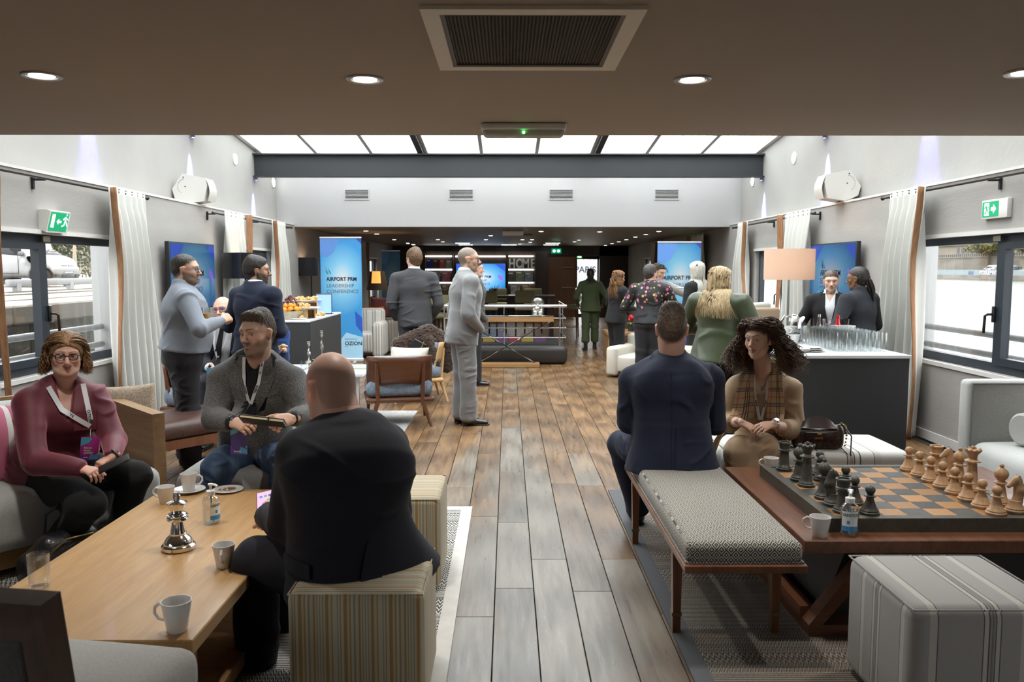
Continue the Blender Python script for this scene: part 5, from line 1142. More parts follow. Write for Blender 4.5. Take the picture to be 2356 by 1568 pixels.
# ---- lamps
def drum_lamp(label, loc, r, h, z0, m, warm, base_r=.15, power=6., pole_m=None):
 t = thing('floor_lamp', label, 'lamp', loc); b = MB().lathe([(r, 0), (r, h), (r - .004, h), (r - .004, 0), (r, 0)], 48); o = part('lamp_shade', b, m, t); o.location = (0, 0, z0)
 part('pole', MB().cyl((0, 0, .02), (0, 0, z0 + h * .6), .013, n=12), pole_m or M_black, t); part('base', MB().lathe([(base_r, 0), (base_r, .02), (.02, .028)], 28), pole_m or M_black, t); part('bulb', MB().ball((0, 0, z0 + h * .55), .035, 12, 8), glow('warm_bulb', (1, .62, .30), 12), t)
 part('spider', MB().tube([(-r, 0, z0 + h * .6), (r, 0, z0 + h * .6)], .004, 6), M_black, t)
 l = bpy.data.lights.new('lamp_light', 'POINT'); l.energy = power; l.color = (1, .60, .30); l.shadow_soft_size = .05; lo = bpy.data.objects.new('lamp_light', l); COL.objects.link(lo); lo.location = V3(loc) + V3((0, 0, z0 + h * .55)); return t
M_bshade = mat('black_satin_shade', (.010, .010, .013), .28, coat=.3)
n = NT('beige_linen_shade'); t_ = n.t; tr = t_.nodes.new('ShaderNodeBsdfTranslucent'); tr.inputs[0].default_value = (.80, .68, .57, 1); mx = t_.nodes.new('ShaderNodeMixShader'); mx.inputs[0].default_value = .4; n.set(**{'Base Color': (.64, .54, .46, 1), 'Roughness': .9}); out = t_.nodes['Material Output']; t_.links.new(n.b.outputs[0], mx.inputs[1]); t_.links.new(tr.outputs[0], mx.inputs[2]); t_.links.new(mx.outputs[0], out.inputs[0]); M_beige = n.m
p = at(565, 640, 10.5); drum_lamp('black drum floor lamp beside the left television', (p.x, p.y, 0), .285, .325, at(565, 640, 10.5).z, M_bshade, 1)
p = at(716, 634, 14.75); drum_lamp('black drum floor lamp behind the left blue banner', (p.x, p.y, 0), .285, .325, at(716, 634, 14.75).z, M_bshade, 1)
p = at(1815, 643, 9.25); drum_lamp('floor lamp with a beige drum shade near the right window', (p.x, p.y, 0), .277, .345, p.z, M_beige, 1, power=9, pole_m=M_chrome)
# ---- televisions
def screen_print(parent, W_, H_, y, flip=1):
 pass
def tv(label, loc, rz, W_, H_, bright, txt=True, nm='television'):
 """screen faces local -y"""
 t = thing(nm, label, 'television', loc, rz); part('casing', MB().rbox((0, 0, 0), (W_, .05, H_), .008, 2), M_black, t)
 def sm(name, c, e): return mat('%s_%g' % (name, bright), tuple(x * .25 for x in c), .2, emit=c, estr=e * bright)
 def grad():
  key = 'tv_grad_%g' % bright
  if key in MATS: return MATS[key]
  n = NT(key); x, y, z = n.xyz(n.coord('Object')); d = n.math('SQRT', n.math('ADD', n.math('POWER', n.math('DIVIDE', x, W_ * .62), 2.), n.math('POWER', n.math('DIVIDE', z, H_ * .62), 2.)))
  c = n.ramp(d, [(.05, (.75, .82, .95)), (.5, (.16, .50, .88)), (.9, (.02, .22, .62))]); n.put(n.b.inputs['Emission Color'], c); n.b.inputs['Emission Strength'].default_value = bright; n.set(**{'Base Color': (.01, .01, .012, 1), 'Roughness': .15}); MATS[key] = n.m; return n.m
 s = part('screen', MB().bb((-W_ / 2 + .018, -.028, -H_ / 2 + .018), (W_ / 2 - .018, -.0245, H_ / 2 - .018)), grad(), t, False)
 if txt:
  y = -.029; f = lambda x, z: (x * W_, y, z * H_)
  part('corner_shape', MB().add([f(-.48, .47), f(-.2, .47), f(-.36, .2), f(-.48, .28)], [(0, 1, 2, 3)]), sm('tv_blue', (.04, .10, .60), 1), s, False); part('corner_shape', MB().add([f(.48, .47), f(.28, .47), f(.48, .22)], [(0, 1, 2)]), sm('tv_blue', (.04, .10, .60), 1), s, False)
  part('petal', MB().add([f(.34, .12), f(.42, .06), f(.46, -.05), f(.40, -.08), f(.35, 0)], [(0, 1, 2, 3, 4)]), sm('tv_violet', (.30, .16, .75), 1), s, False)
  part('corner_shape', MB().add([f(-.48, -.47), f(.1, -.47), f(-.2, -.2), f(-.48, -.36)], [(0, 1, 2, 3)]), sm('tv_cyan', (.12, .45, .85), 1), s, False)
  logo(s, f, -.21, .1, W_ * .09, sm('tv_ink', (.0, .01, .05), .3))
  text('screen_text', 'AIRPORT PRM', W_ * .072, sm('tv_ink', (.0, .01, .05), .3), s, frame((-W_ * .24, y - .001, 0), (1, 0, 0), (0, 0, 1)), .0004, .002); text('screen_text', 'LEADERSHIP\nCONFERENCE', W_ * .066, sm('tv_ink2', (.05, .10, .25), .5), s, frame((-W_ * .24, y - .001, -W_ * .07), (1, 0, 0), (0, 0, 1)), .0004, 0)
 part('mount', MB().bb((-.15, .02, -.12), (.15, .07, .12)), M_black, t, False); return t
def logo(parent, f, x, z, s, m1, m2=None):
 """two slanted leaf shapes above the lettering"""
 asp = 1
 b = MB(); P = lambda u, w: f(x, z)
 o = f(x, z); q = lambda u, w: (o[0] + u * s, o[1], o[2] + w * s)
 part('logo_leaf', MB().add([q(0, 1.2), q(.12, .7), q(.42, .12), q(.2, .02), q(.0, .3)], [(0, 1, 2, 3, 4)]), m2 or m1, parent, False)
 part('logo_leaf', MB().add([q(.33, .85), q(.40, .8), q(.78, .05), q(.70, .02), q(.5, .35)], [(0, 1, 2, 3, 4)]), m1, parent, False)
tv('left wall television showing a blue slide', (XL + .09, 9.39, 1.485), PI / 2, 1.34, .76, .28, True); tv('right wall television showing a blue conference slide', (XR - .09, 9.48, 1.49), -PI / 2, 1.34, .76, .30, True)
# ---- roll-up banners
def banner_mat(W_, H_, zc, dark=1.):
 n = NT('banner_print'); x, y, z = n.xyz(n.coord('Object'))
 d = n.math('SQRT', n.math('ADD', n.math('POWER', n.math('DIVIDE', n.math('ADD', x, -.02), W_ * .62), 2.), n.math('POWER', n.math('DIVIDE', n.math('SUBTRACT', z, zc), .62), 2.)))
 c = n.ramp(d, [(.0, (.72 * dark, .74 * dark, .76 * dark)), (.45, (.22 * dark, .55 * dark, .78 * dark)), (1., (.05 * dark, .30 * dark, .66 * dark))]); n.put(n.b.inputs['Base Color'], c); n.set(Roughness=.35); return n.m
M_ink = mat('banner_ink', (.012, .016, .03), .5); M_ink2 = mat('banner_ink_thin', (.10, .15, .24), .5); M_teal = mat('logo_teal', (.05, .30, .36), .5); M_navy = mat('logo_navy', (.02, .06, .20), .5)
def banner(label, loc, rz, W_, H_, zt, second=False, dark=1., nm='roll_up_banner'):
 t = thing(nm, label, 'banner', loc, rz); pn = part('printed_sheet', MB().bb((-W_ / 2, -.002, .06), (W_ / 2, .002, H_ - .02)), banner_mat(W_, H_, zt, dark), t, False)
 part('top_rail', MB().rbox((0, 0, H_ - .012), (W_ + .01, .022, .026), .006, 2), mat('alu_rail', (.7, .7, .7), .35, .6), t); part('base_cassette', MB().rbox((0, 0, .035), (W_ + .03, .10, .07), .02, 3), MATS['alu_rail'], t);
 for s_ in (-1, 1): part('foot', MB().bb((s_ * .22 - .02, -.17, 0), (s_ * .22 + .02, .17, .012)), MATS['alu_rail'], t, False)
 y = -.0035; f = lambda x, z: (x * W_, y, z)
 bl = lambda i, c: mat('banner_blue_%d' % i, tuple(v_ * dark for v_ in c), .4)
 for i, c, pts in ((1, (.12, .28, .66), [(-.5, H_ - .02), (-.02, H_ - .02), (-.18, H_ - .26), (-.33, H_ - .34), (-.5, H_ - .30)]), (2, (.05, .07, .42), [(.5, H_ - .02), (.36, H_ - .02), (.5, H_ - .12)])):
  part('print_shape', MB().add([f(*q) for q in pts], [tuple(range(len(pts)))]), bl(i, c), pn, False)
 if not second:
  for i, c, pts in ((3, (.14, .45, .75), [(-.5, .95), (-.5, .45), (-.2, .60)]), (4, (.03, .10, .50), [(.32, .86), (.5, .75), (.5, .48), (.34, .62)]), (5, (.36, .62, .82), [(-.5, .06), (.5, .06), (.5, .42), (.1, .5), (-.22, .22)]), (3, (.14, .45, .75), [(-.5, .06), (.1, .06), (-.2, .18), (-.5, .30)])):
   part('print_shape', MB().add([f(q[0], q[1]) for q in pts], [tuple(range(len(pts)))]), bl(i, c), pn, False)
  text('lettering', 'PRESENTED BY', .032, M_ink2, pn, frame((.06 * W_, y - .001, .375), (1, 0, 0), (0, 0, 1)), .0003); text('lettering', 'OZION', .088, M_ink, pn, frame((.06 * W_, y - .001, .285), (1, 0, 0), (0, 0, 1)), .0003, .002); part('underline', MB().bb((.06 * W_, y - .001, .262), (.06 * W_ + .06, y - .0005, .266)), M_ink, pn, False)
 else:
  part('print_shape', MB().add([f(*q) for q in [(-.5, .06), (.5, .06), (.5, .98), (-.5, .90)]], [(0, 1, 2, 3)]), mat('banner_royal', (.01, .05, .42), .4), pn, False); text('lettering', 'WELCOME', .12, M_porc, pn, frame((-.38 * W_, y - .001, .72), (1, 0, 0), (0, 0, 1)), .0003, .003)
 logo(pn, lambda x, z: (x * W_, y - .0008, z), -.37, zt + .075, .115, M_navy, M_teal)
 text('lettering', 'AIRPORT PRM', .088, M_ink, pn, frame((-.36 * W_, y - .001, zt - .03), (1, 0, 0), (0, 0, 1)), .0003, .0024, sx=.93); text('lettering', 'LEADERSHIP', .082, M_ink2, pn, frame((-.36 * W_, y - .001, zt - .14), (1, 0, 0), (0, 0, 1)), .0003, 0, sx=1.04); text('lettering', 'CONFERENCE', .082, M_ink2, pn, frame((-.36 * W_, y - .001, zt - .235), (1, 0, 0), (0, 0, 1)), .0003, 0, sx=1.04); return t
p = at(783, 600, 13.7); banner('sky blue roll up banner left of the aft opening', (p.x + .01, 13.7, 0), 0, .69, 2.10, 1.40)
p = at(1564, 600, 12.9); banner('blue roll up banner behind the standing group on the right', (p.x, 12.95, 0), 0, .69, 2.0, 1.43, True, .75)
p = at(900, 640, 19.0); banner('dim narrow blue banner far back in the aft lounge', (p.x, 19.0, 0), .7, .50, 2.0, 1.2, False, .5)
# ---- blue chairs with curved wooden back
M_bluefab = mat('denim_blue_fabric', (.16, .21, .28), .95, col2=(.24, .29, .36), scale=40, stretch=(1, 1, 1), lo=.4, hi=.6, bump=.3, bscale=160, sheen=.2)
M_chw = wood('chair_walnut', (.145, .055, .024), (.095, .034, .015), .35, 'x', .7, coat=.2)
def lounge_chair(label, loc, rz, wm=None, group=None):
 """faces local +y; the curved backrest is at -y"""
 wm = wm or M_chw; t = thing('lounge_chair', label, 'chair', loc, rz, group)
 def arc(u, v, off):
  a = (u - .5) * 1.75; R_ = .40 + off; z = .44 + .27 * v - .07 * abs(2 * u - 1) ** 2 * (1 - v) + .0 * v; return (math.sin(a) * R_ * 1.02, -math.cos(a) * R_ * .92 + .08 - .08 * v, z)
 b = MB().grid(lambda u, v: arc(u, v, 0), 18, 5); o = part('backrest', b, wm, t, True); m = o.modifiers.new('thickness', 'SOLIDIFY'); m.thickness = .022; m.offset = 1
 b = MB().grid(lambda u, v: arc(.04 + .92 * u, .06 + .90 * v, -.035), 16, 4); o = part('back_pad', b, M_bluefab, t, True); m = o.modifiers.new('thickness', 'SOLIDIFY'); m.thickness = .05
 part('seat', MB().rbox((0, .02, .375), (.66, .58, .17), .07, 4, puff=.02), M_bluefab, t); part('seat_frame', MB().rbox((0, .01, .265), (.68, .60, .05), .02, 2), wm, t, False)
 for x, y, tx, ty, zt in ((-.29, .25, -.30, .28, .27), (.29, .25, .30, .28, .27), (-.22, -.27, -.30, -.34, .64), (.22, -.27, .30, -.34, .64)):
  part('leg', MB().tube([(tx, ty, 0), (x, y, .26)] + ([(x * 1.05, y - .04, zt)] if zt > .3 else []), [.014, .024] + ([.016] if zt > .3 else []), 8), wm, t)
 return t
lounge_chair('blue chair with curved walnut back, its back to the camera', (-1.13, 8.30, 0), math.radians(12))
lounge_chair('blue chair with oak frame and dark fur coat over it', (-1.12, 9.75, 0), math.radians(105), M_bam)
lounge_chair('blue chair with walnut back by the left wall curtain', (-2.86, 7.72, 0), math.radians(-112))
pillow('cushion', 'cream cushion standing in the walnut backed blue chair', (-1.02, 8.25, .60), (math.radians(-18), 0, math.radians(-15)), .42, .36, .14, mat('cream_cushion', (.60, .55, .46), .9, bump=.1, bscale=300))
pillow('cushion', 'striped cushion lying on the seat of the walnut backed chair', (-1.06, 8.36, .50), (math.radians(80), 0, math.radians(10)), .36, .30, .08, M_wstr)
M_fur = mat('brown_fur', (.030, .016, .011), .85, col2=(.07, .036, .022), scale=90, stretch=(1, 1, .3), bump=.9, bscale=160, sheen=.4)
c_ = thing('fur_coat', 'dark brown fur coat thrown over the second blue chair', 'coat', (-1.0, 9.70, .4)); V, Q = solid([Pr((-.28, -.12, .22), (.02, -.05, .37), (0, 1, 0), .08, .14, .07, .13, k=.06), Pr((.02, -.05, .37), (.24, 0, .26), (0, 1, 0), .07, .16, .07, .14, k=.06), Pr((.20, -.05, .30), (.27, -.02, -.02), (0, 1, 0), .06, .14, .05, .08, k=.06), Pr((.05, -.12, .33), (.16, -.16, .05), (0, 1, 0), .06, .06, .05, .05, k=.05)], .014); rs = np.random.RandomState(1)
V = V + vnormals(V, Q) * (rs.normal(size=(len(V), 1)) * .006); qpart('fur', V, Q, M_fur, c_); part('lining', MB().rbox((-.05, -.2, .27), (.16, .03, .12), .02, 3, Matrix.Rotation(.5, 3, 'Y')), M_blea, c_); part('zip', MB().tube([(.02, -.22, .33), (.0, -.225, .27), (-.06, -.225, .20)], .006, 6), M_gold, c_)
c_ = thing('scarf', 'pink cloth draped on the back of the left blue chair', 'scarf', (-3.15, 7.85, .66)); spart('cloth', [Pr((-.05, -.1, .02), (.05, .12, .05), (0, 1, 0), .06, .05, .05, .03, k=.04), Pr((.06, -.05, .03), (.12, -.05, -.06), (0, 1, 0), .05, .03, k=.03)], .014, mat('dusty_pink', (.55, .34, .30), .9), c_)
# ---- white table with candle holders
wt = thing('side_table', 'low white table with twisted silver candle holders', 'table', (-1.95, 8.62, 0)); part('tabletop', MB().rbox((0, 0, .49), (.95, .8, .04), .01, 2), M_ctop, wt)
for x in (-.4, .4):
 for y in (-.32, .32): part('leg', MB().bb((x - .02, y - .02, .008), (x + .02, y + .02, .47)), M_porc, wt, False)
def twist(label, loc, h):
 t = thing('candle_holder', label, 'candle holder', loc); b = MB(); n_ = 40; pts = []
 vs = []; fs = []
 for i in range(n_ + 1):
  v = i / n_; w = .012 + .011 * abs(math.sin(v * PI * 3)); a = v * PI * 2.6; z = .015 + v * (h - .03)
  for k in range(4): vs.append((w * math.cos(a + k * PI / 2) * (1 if k % 2 else .35), w * math.sin(a + k * PI / 2) * (1 if k % 2 else .35), z))
 fs = [(i * 4 + k, i * 4 + (k + 1) % 4, (i + 1) * 4 + (k + 1) % 4, (i + 1) * 4 + k) for i in range(n_) for k in range(4)]; b.add(vs, fs)
 part('stem', b, mat('aged_silver', (.48, .45, .38), .3, 1.), t); part('foot', MB().lathe([(.038, 0), (.038, .006), (.012, .018)], 20), MATS['aged_silver'], t); part('cup', MB().lathe([(.010, h - .02), (.018, h - .012), (.019, h), (.014, h), (0, h - .008)], 16), MATS['aged_silver'], t); return t
twist('shorter twisted silver candle holder on the white table', (-2.12, 8.62, .51), .29); twist('taller twisted silver candle holder on the white table', (-2.0, 8.70, .51), .40)
tumbler('votive_glass', (-2.14, 8.48, .51), 'white votive glass in front of the shorter candle holder', .035, .10); tumbler('votive_glass', (-2.02, 8.45, .51), 'white votive glass nearest on the candle table', .03, .07)
solo('magazine', MB().bb((-.15, -.1, 0), (.15, .1, .008)), mat('magazine_white', (.66, .68, .66), .4), 'pale magazine lying on the white candle table', 'magazine', (-1.85, 8.5, .51), .4); solo('magazine', MB().bb((-.14, -.1, 0), (.14, .1, .012)), mat('magazine_green', (.30, .36, .28), .4), 'greenish booklet on the right of the white candle table', 'magazine', (-1.60, 8.66, .51), -.2)

# ------------------------------------------------------------------ aft lounge
B1, B2, B3 = (.17, .145, .115), (.36, .33, .28), (.05, .045, .04)
M_brst = stripes('brown_stripe', [(0, B1), (.3, B3), (.34, B2), (.44, B3), (.48, B1), (.7, B2), (.78, B3), (.82, B1)], .16, 'auto')
def armchair(label, loc, rz, m, name='armchair', w=.8):
 t = thing(name, label, 'armchair', loc, rz); part('seat', MB().rbox((0, .05, .27), (w - .3, .66, .34), .05, 3), m, t)
 for s_ in (-1, 1): part('arm', MB().rbox((s_ * (w / 2 - .09), .02, .32), (.19, .78, .60), .07, 4), m, t)
 part('backrest', MB().rbox((0, -.34, .43), (w - .1, .2, .80), .07, 4), m, t)
 for x in (-1, 1):
  for y in (-.3, .3): part('foot', MB().bb((x * (w / 2 - .1) - .03, y - .03, 0), (x * (w / 2 - .1) + .03, y + .03, .04)), M_darkwood, t, False)
 return t
armchair('brown striped armchair with an orange cushion in the aft lounge', (-2.22, 15.55, 0), math.radians(-75), M_brst, w=.95)
p = at(862, 727, 15.35); pillow('cushion', 'orange cushion in the brown striped armchair', (p.x, 15.25, p.z), (math.radians(-20), 0, math.radians(20)), .42, .38, .15, mat('orange_fabric', (.50, .13, .03), .85))
p = at(872, 706, 15.7); pillow('cushion', 'dark red cushion behind the orange one', (p.x, 15.75, p.z), (math.radians(-15), 0, math.radians(-20)), .42, .38, .15, mat('dark_red_fabric', (.16, .04, .035), .85))
M_wst2 = stripes('white_beige_stripe', [(0, (.60, .58, .54)), (.35, (.12, .11, .10)), (.38, (.40, .36, .30)), (.5, (.62, .60, .56)), (.62, (.40, .36, .30)), (.72, (.12, .11, .10)), (.75, (.62, .60, .56))], .16, 'auto')
armchair('white striped armchair end beside the left blue banner', (-2.50, 14.52 - .02, 0), math.radians(180), M_wst2, w=.62).scale = (1, .95, 1.03)
tl = thing('table_lamp', 'lamp with tapered glowing shade on a dark cabinet', 'lamp', (at(868, 640, 16.6).x, 16.6, .72))
cb = thing('cabinet', 'dark side cabinet carrying the tapered lamp', 'cabinet', (tl.location.x, 16.6, 0)); part('body', MB().rbox((0, 0, .36), (.5, .4, .72), .01, 1), M_darkwood, cb, False); part('door', MB().bb((-.22, -.21, .08), (.22, -.2, .66)), M_dkwood, cb, False)
part('shade', MB().lathe([(.22, .42), (.15, .80), (.146, .80), (.216, .42), (.22, .42)], 32), mat('brown_shade', (.055, .035, .02), .8), tl); part('glow_panel', MB().grid(lambda u, v: ((.155 + .03 * (1 - v)) * math.cos(-2.1 + 1.1 * u), (.155 + .03 * (1 - v)) * math.sin(-2.1 + 1.1 * u) - .012, .56 + .24 * v), 10, 6), glow('warm_shade', (.75, .36, .08), 1.0), tl); part('stem', MB().cyl((0, 0, 0), (0, 0, .5), .025, n=12), M_chrome, tl); part('foot', MB().lathe([(.10, 0), (.10, .02), (.025, .03)], 20), M_chrome, tl)
l = bpy.data.lights.new('lamp_light', 'POINT'); l.energy = 12; l.color = (1, .6, .28); l.shadow_soft_size = .05; lo = bpy.data.objects.new('lamp_light', l); COL.objects.link(lo); lo.location = tl.location + V3((0, 0, .62))
# shelves on the end wall
SY = 25.6
def sx_(px_): return at(px_, 640, SY).x
def sz_(py_): return at(1170, py_, SY).z
sh = thing('wall_shelving', 'dark lit shelving wall with magazines and a television', 'shelving', (0, SY, 0)); part('back_panel', MB().bb((sx_(975), .12, .3), (sx_(1262), .3, 2.12)), M_dkwood, sh, False)
M_strip = glow('strip_light', (.95, 1, .97), 7)
for (a, c) in ((979, 1043), (1168, 1231)):
 for i, yy in enumerate((589, 620, 650)):
  part('shelf', MB().bb((sx_(a), -.16, sz_(yy + 28.5)), (sx_(c), .12, sz_(yy + 27))), mat('shelf_steel', (.25, .25, .25), .4, .6), sh, False); part('strip_light', MB().bb((sx_(a) + .03, .05, sz_(yy + 1.5)), (sx_(c) - .05, .10, sz_(yy - 1.5))), M_strip, sh, False)
 for xx in (a, c): part('upright', MB().bb((sx_(xx) - .012, -.16, .6), (sx_(xx) + .012, .12, 2.05)), M_darkwood, sh, False)
part('strip_light', MB().bb((sx_(1048), .05, sz_(591)), (sx_(1163), .10, sz_(588))), M_strip, sh, False)
mags = [(982, 995, 596, (.03, .03, .35), 'violet'), (998, 1011, 597, (.10, .03, .03), 'dark red'), (1013, 1025, 597, (.45, .10, .08), 'coral'), (1027, 1040, 598, (.28, .30, .24), 'grey green'), (994, 1013, 623, (.30, .36, .36), 'pale landscape'), (1018, 1036, 625, (.50, .15, .22), 'pink'), (997, 1013, 658, (.24, .28, .22), 'sage'), (1018, 1031, 655, (.34, .28, .16), 'tan'), (1169, 1186, 625, (.10, .11, .10), 'charcoal'), (1187, 1206, 623, (.22, .28, .18), 'leafy'), (1208, 1226, 626, (.24, .27, .32), 'misty blue'), (1175, 1196, 655, (.45, .46, .44), 'silver'), (1202, 1220, 654, (.50, .38, .22), 'orange and white')]
for (a, c, yt, col, nm_) in mags:
 row = 616.5 if yt < 610 else 647.5 if yt < 640 else 677.5; x0, x1 = sx_(a), sx_(c); zb = sz_(row); h = sz_(yt) - zb; t = thing('magazine', '%s magazine standing on the lit shelving at the far end' % nm_, 'magazine', ((x0 + x1) / 2, SY - .1, zb)); w = (x1 - x0) / 2
 part('cover', MB().bb((-w, -.01, 0), (w, .01, h)), mat('magazine_' + nm_, col, .3, col2=tuple(v_ * .5 for v_ in col), scale=9, lo=.4, hi=.6), t, False); part('cover_band', MB().bb((-w * .8, -.0125, h * .78), (w * .3, -.0105, h * .9)), M_porc, t, False)
hm = thing('letters', 'large silver letters spelling HOME on the top shelf', 'letters', (sx_(1170), SY - .08, sz_(615.5))); x = 0
for ch_, wd in (('H', .225), ('O', .20), ('M', .26), ('E', .19)):
 o = text('letter_' + ch_.lower(), ch_, .40, mat('galvanised_letter', (.62, .62, .58), .45, .3), hm, frame((x, 0, 0), (1, 0, 0), (0, 0, 1)), .02, .012, sx=.74); x += wd
tvp = ((sx_(1049) + sx_(1164)) / 2, SY, (sz_(605) + sz_(673)) / 2); tv('bright wall television on the far shelving', tvp, 0, sx_(1164) - sx_(1049), sz_(605) - sz_(673), .95, True)
# end wall: brown door leaf, glass entrance, outside
dr = thing('door_leaf', 'tall brown wooden door standing open at the far end', 'door', (sx_(1296), 25.95, 0)); part('leaf', MB().bb((-.42, 0, .02), (.42, .05, 1.96)), wood('door_brown', (.17, .07, .028), (.11, .042, .018), .35, 'z'), dr, False);
for z in (1.62, .98): part('bar_handle', MB().tube([(-.02, -.05, z), (.36, -.05, z)], .016, 8), M_chrome, dr)
part('jamb', MB().bb((-.50, -.05, 0), (-.42, .1, 2.0)), mat('jamb_brown', (.14, .05, .02), .4), dr, False)
gd = struct('door_1', MB().bb((2.08, 26.6, 0), (2.16, 26.7, 1.98)).bb((2.92, 26.6, 0), (3.0, 26.7, 1.98)).bb((2.08, 26.6, 1.88), (3.0, 26.7, 1.98)).bb((2.08, 26.6, 0), (3.0, 26.7, .1)).bb((2.16, 26.6, .95), (2.26, 26.7, 1.88)), M_frame, None, False); part('pane', MB().bb((2.16, 26.64, .1), (2.92, 26.66, 1.88)), M_glass, gd, False)
struct('wall_entrance', MB().bb((1.2, 26.5, 0), (2.08, 26.7, 2.3)).bb((3.0, 26.5, 0), (4.3, 26.7, 2.3)).bb((2.08, 26.5, 1.98), (3.0, 26.7, 2.3)), M_dkwood, None, False)
vn = thing('van', 'white vehicle with black lettering outside the glass entrance', 'van', (3.4, 34.0, 0)); part('body', MB().rbox((0, .6, 1.0), (3.4, 1.2, 1.9), .1, 3), M_carw, vn); text('lettering', 'PARIS', .36, M_ink, vn, frame((-.62, -.005, 1.42), (1, 0, 0), (0, 0, 1)), .002, .006); part('wheel', MB().tube([(-1.1, -.02, .3), (-1.1, .2, .3)], .3, 20), MATS['tyre'], vn); part('bumper', MB().bb((-1.7, -.03, .3), (1.7, .02, .45)), M_ctr, vn, False)
tree('green tree seen above the van through the glass entrance', (5.0, 40, 0), 2.3, (1.5, 1.5, 1.3), 900, .12, GR, 77)
struct('gangway', MB().bb((.5, 26.9, -.2), (8, 60, -.02)), M_pave, None, False)
# aft ceiling lights
sp = mesh('ceiling_spot', MB().lathe([(0, -.004), (.036, -.004), (.045, -.001), (.045, 0)], 16), glow('spot_white', (1, .95, .85), 9)); st = mesh('ceiling_panel_light', MB().bb((-.20, -.09, -.006), (.20, .09, 0)), glow('panel_white', (.95, 1, .97), 9), False)
for px_, py_ in ((867, 538), (842, 531), (907, 551), (939, 560), (952, 563), (1008, 551), (1019, 556), (938, 559), (950, 562), (963, 567), (973, 569), (1118, 551), (1129, 542), (1202, 551), (1224, 551), (1220, 557), (1196, 561), (1212, 570), (1293, 570), (1130, 570), (1322, 556), (1393, 564), (1408, 560), (1424, 556), (1441, 551), (1462, 545), (1486, 539), (1380, 533), (1516, 532), (1332, 552), (1049, 569), (1245, 532)):
 p = atz(px_, py_, CEILA);
 if p.y > 26: continue
 o = bpy.data.objects.new('ceiling_spot', sp); COL.objects.link(o); o.location = (p.x, p.y, CEILA); tag(o, 'tiny recessed spotlight in the dark aft ceiling', 'light', 'spotlights in the aft ceiling')
for px_, py_ in ((1064, 559), (1072, 563), (1173, 563.5), (1169, 568), (1272, 559), (1265, 563.5), (1260, 568)):
 p = atz(px_, py_, CEILA); o = bpy.data.objects.new('ceiling_panel_light', st); COL.objects.link(o); o.location = (p.x, min(p.y, 25), CEILA); tag(o, 'flat rectangular ceiling light in the dark aft ceiling', 'light', 'panel lights in the aft ceiling')
for x in (-2.2, 0, 2.2):
 for y in (16.5, 20, 23.5):
  l = bpy.data.lights.new('aft_spot', 'SPOT'); l.energy = 45; l.spot_size = 1.9; l.spot_blend = .8; l.color = (1, .9, .75); lo = bpy.data.objects.new('aft_spot', l); COL.objects.link(lo); lo.location = (x, y, CEILA - .02)
pr = thing('projector', 'white projector hanging under the aft ceiling', 'projector', (at(1180, 535, 15.6).x, 15.6, CEILA)); part('body', MB().rbox((0, 0, -.06), (.40, .3, .09), .02, 3), M_white_plastic, pr); part('mount', MB().cyl((0, 0, -.02), (0, 0, 0), .06), M_white_plastic, pr)
ac = thing('air_diffuser', 'pale slatted air diffuser behind the projector', 'vent', (at(1196, 541, 17.0).x, 17.6, CEILA)); part('frame', MB().bb((-.27, -.25, -.012), (.27, .25, 0)), M_ctr, ac, False)
for i in range(5): part('slat', MB().box((0, -.2 + i * .1, -.015), (.5, .05, .006), Matrix.Rotation(.4, 3, 'X')), M_bulk, ac, False)
ex = thing('exit_sign', 'small twin lamp green exit sign near the far door', 'sign', (at(1280, 577, 22).x, 22, at(1280, 577, 22).z)); part('box', MB().rbox((0, 0, 0), (.26, .06, .13), .01, 2), M_green, ex); part('hanger', MB().cyl((0, 0, .06), (0, 0, CEILA - ex.location.z), .01), M_black, ex)
for s_ in (-.06, .06): part('lamp', MB().ball((s_, -.03, 0), .035, 12, 8), glow('exit_lamp', (.5, 1, .7), 6), ex)
ex2 = thing('exit_sign', 'tiny green exit light above the glass entrance', 'sign', (at(1333, 591, 26.4).x, 26.4, at(1333, 591, 26.4).z)); part('box', MB().rbox((0, 0, 0), (.2, .06, .07), .01, 2), M_white_plastic, ex2); part('lamp', MB().bb((-.06, -.035, -.02), (.06, -.03, .02)), MATS['green_led'], ex2, False)
ex3 = thing('exit_sign', 'tiny green exit light beside the right banner top', 'sign', (XR - .02, 16.9, 2.1)); part('box', MB().rbox((0, 0, 0), (.05, .2, .1), .01, 2), M_white_plastic, ex3); part('lamp', MB().bb((-.03, -.06, -.03), (-.025, .06, .03)), MATS['green_led'], ex3, False)
# high table with bar chairs
M_olive = mat('olive_fabric', (.20, .19, .11), .9); M_creamf = mat('cream_vinyl', (.50, .47, .36), .7)
ht = thing('high_table', 'long dark high table before the far shelving', 'table', (-.35, 19.0, 0)); part('tabletop', MB().rbox((0, 0, .93), (2.9, .8, .05), .01, 1), M_darkwood, ht, False)
for x in (-1.35, 1.35): part('leg', MB().bb((x - .05, -.35, 0), (x + .05, .35, .91)), M_darkwood, ht, False)
def bar_chair(label, loc, rz, m1, group=None):
 t = thing('bar_chair', label, 'chair', loc, rz, group); part('seat', MB().rbox((0, 0, .70), (.46, .44, .10), .04, 3), m1, t); part('backrest', MB().rbox((0, -.22, .95), (.44, .06, .28), .03, 3), M_olive, t)
 for x in (-.19, .19):
  for y in (-.18, .18): part('leg', MB().cyl((x * 1.1, y * 1.1, 0), (x, y, .66), .014, .02, 8), M_darkwood, t)
 part('foot_ring', MB().tube([(-.2, -.19, .25), (.2, -.19, .25), (.2, .19, .25), (-.2, .19, .25), (-.2, -.19, .25)], .009, 6), M_chrome, t); return t
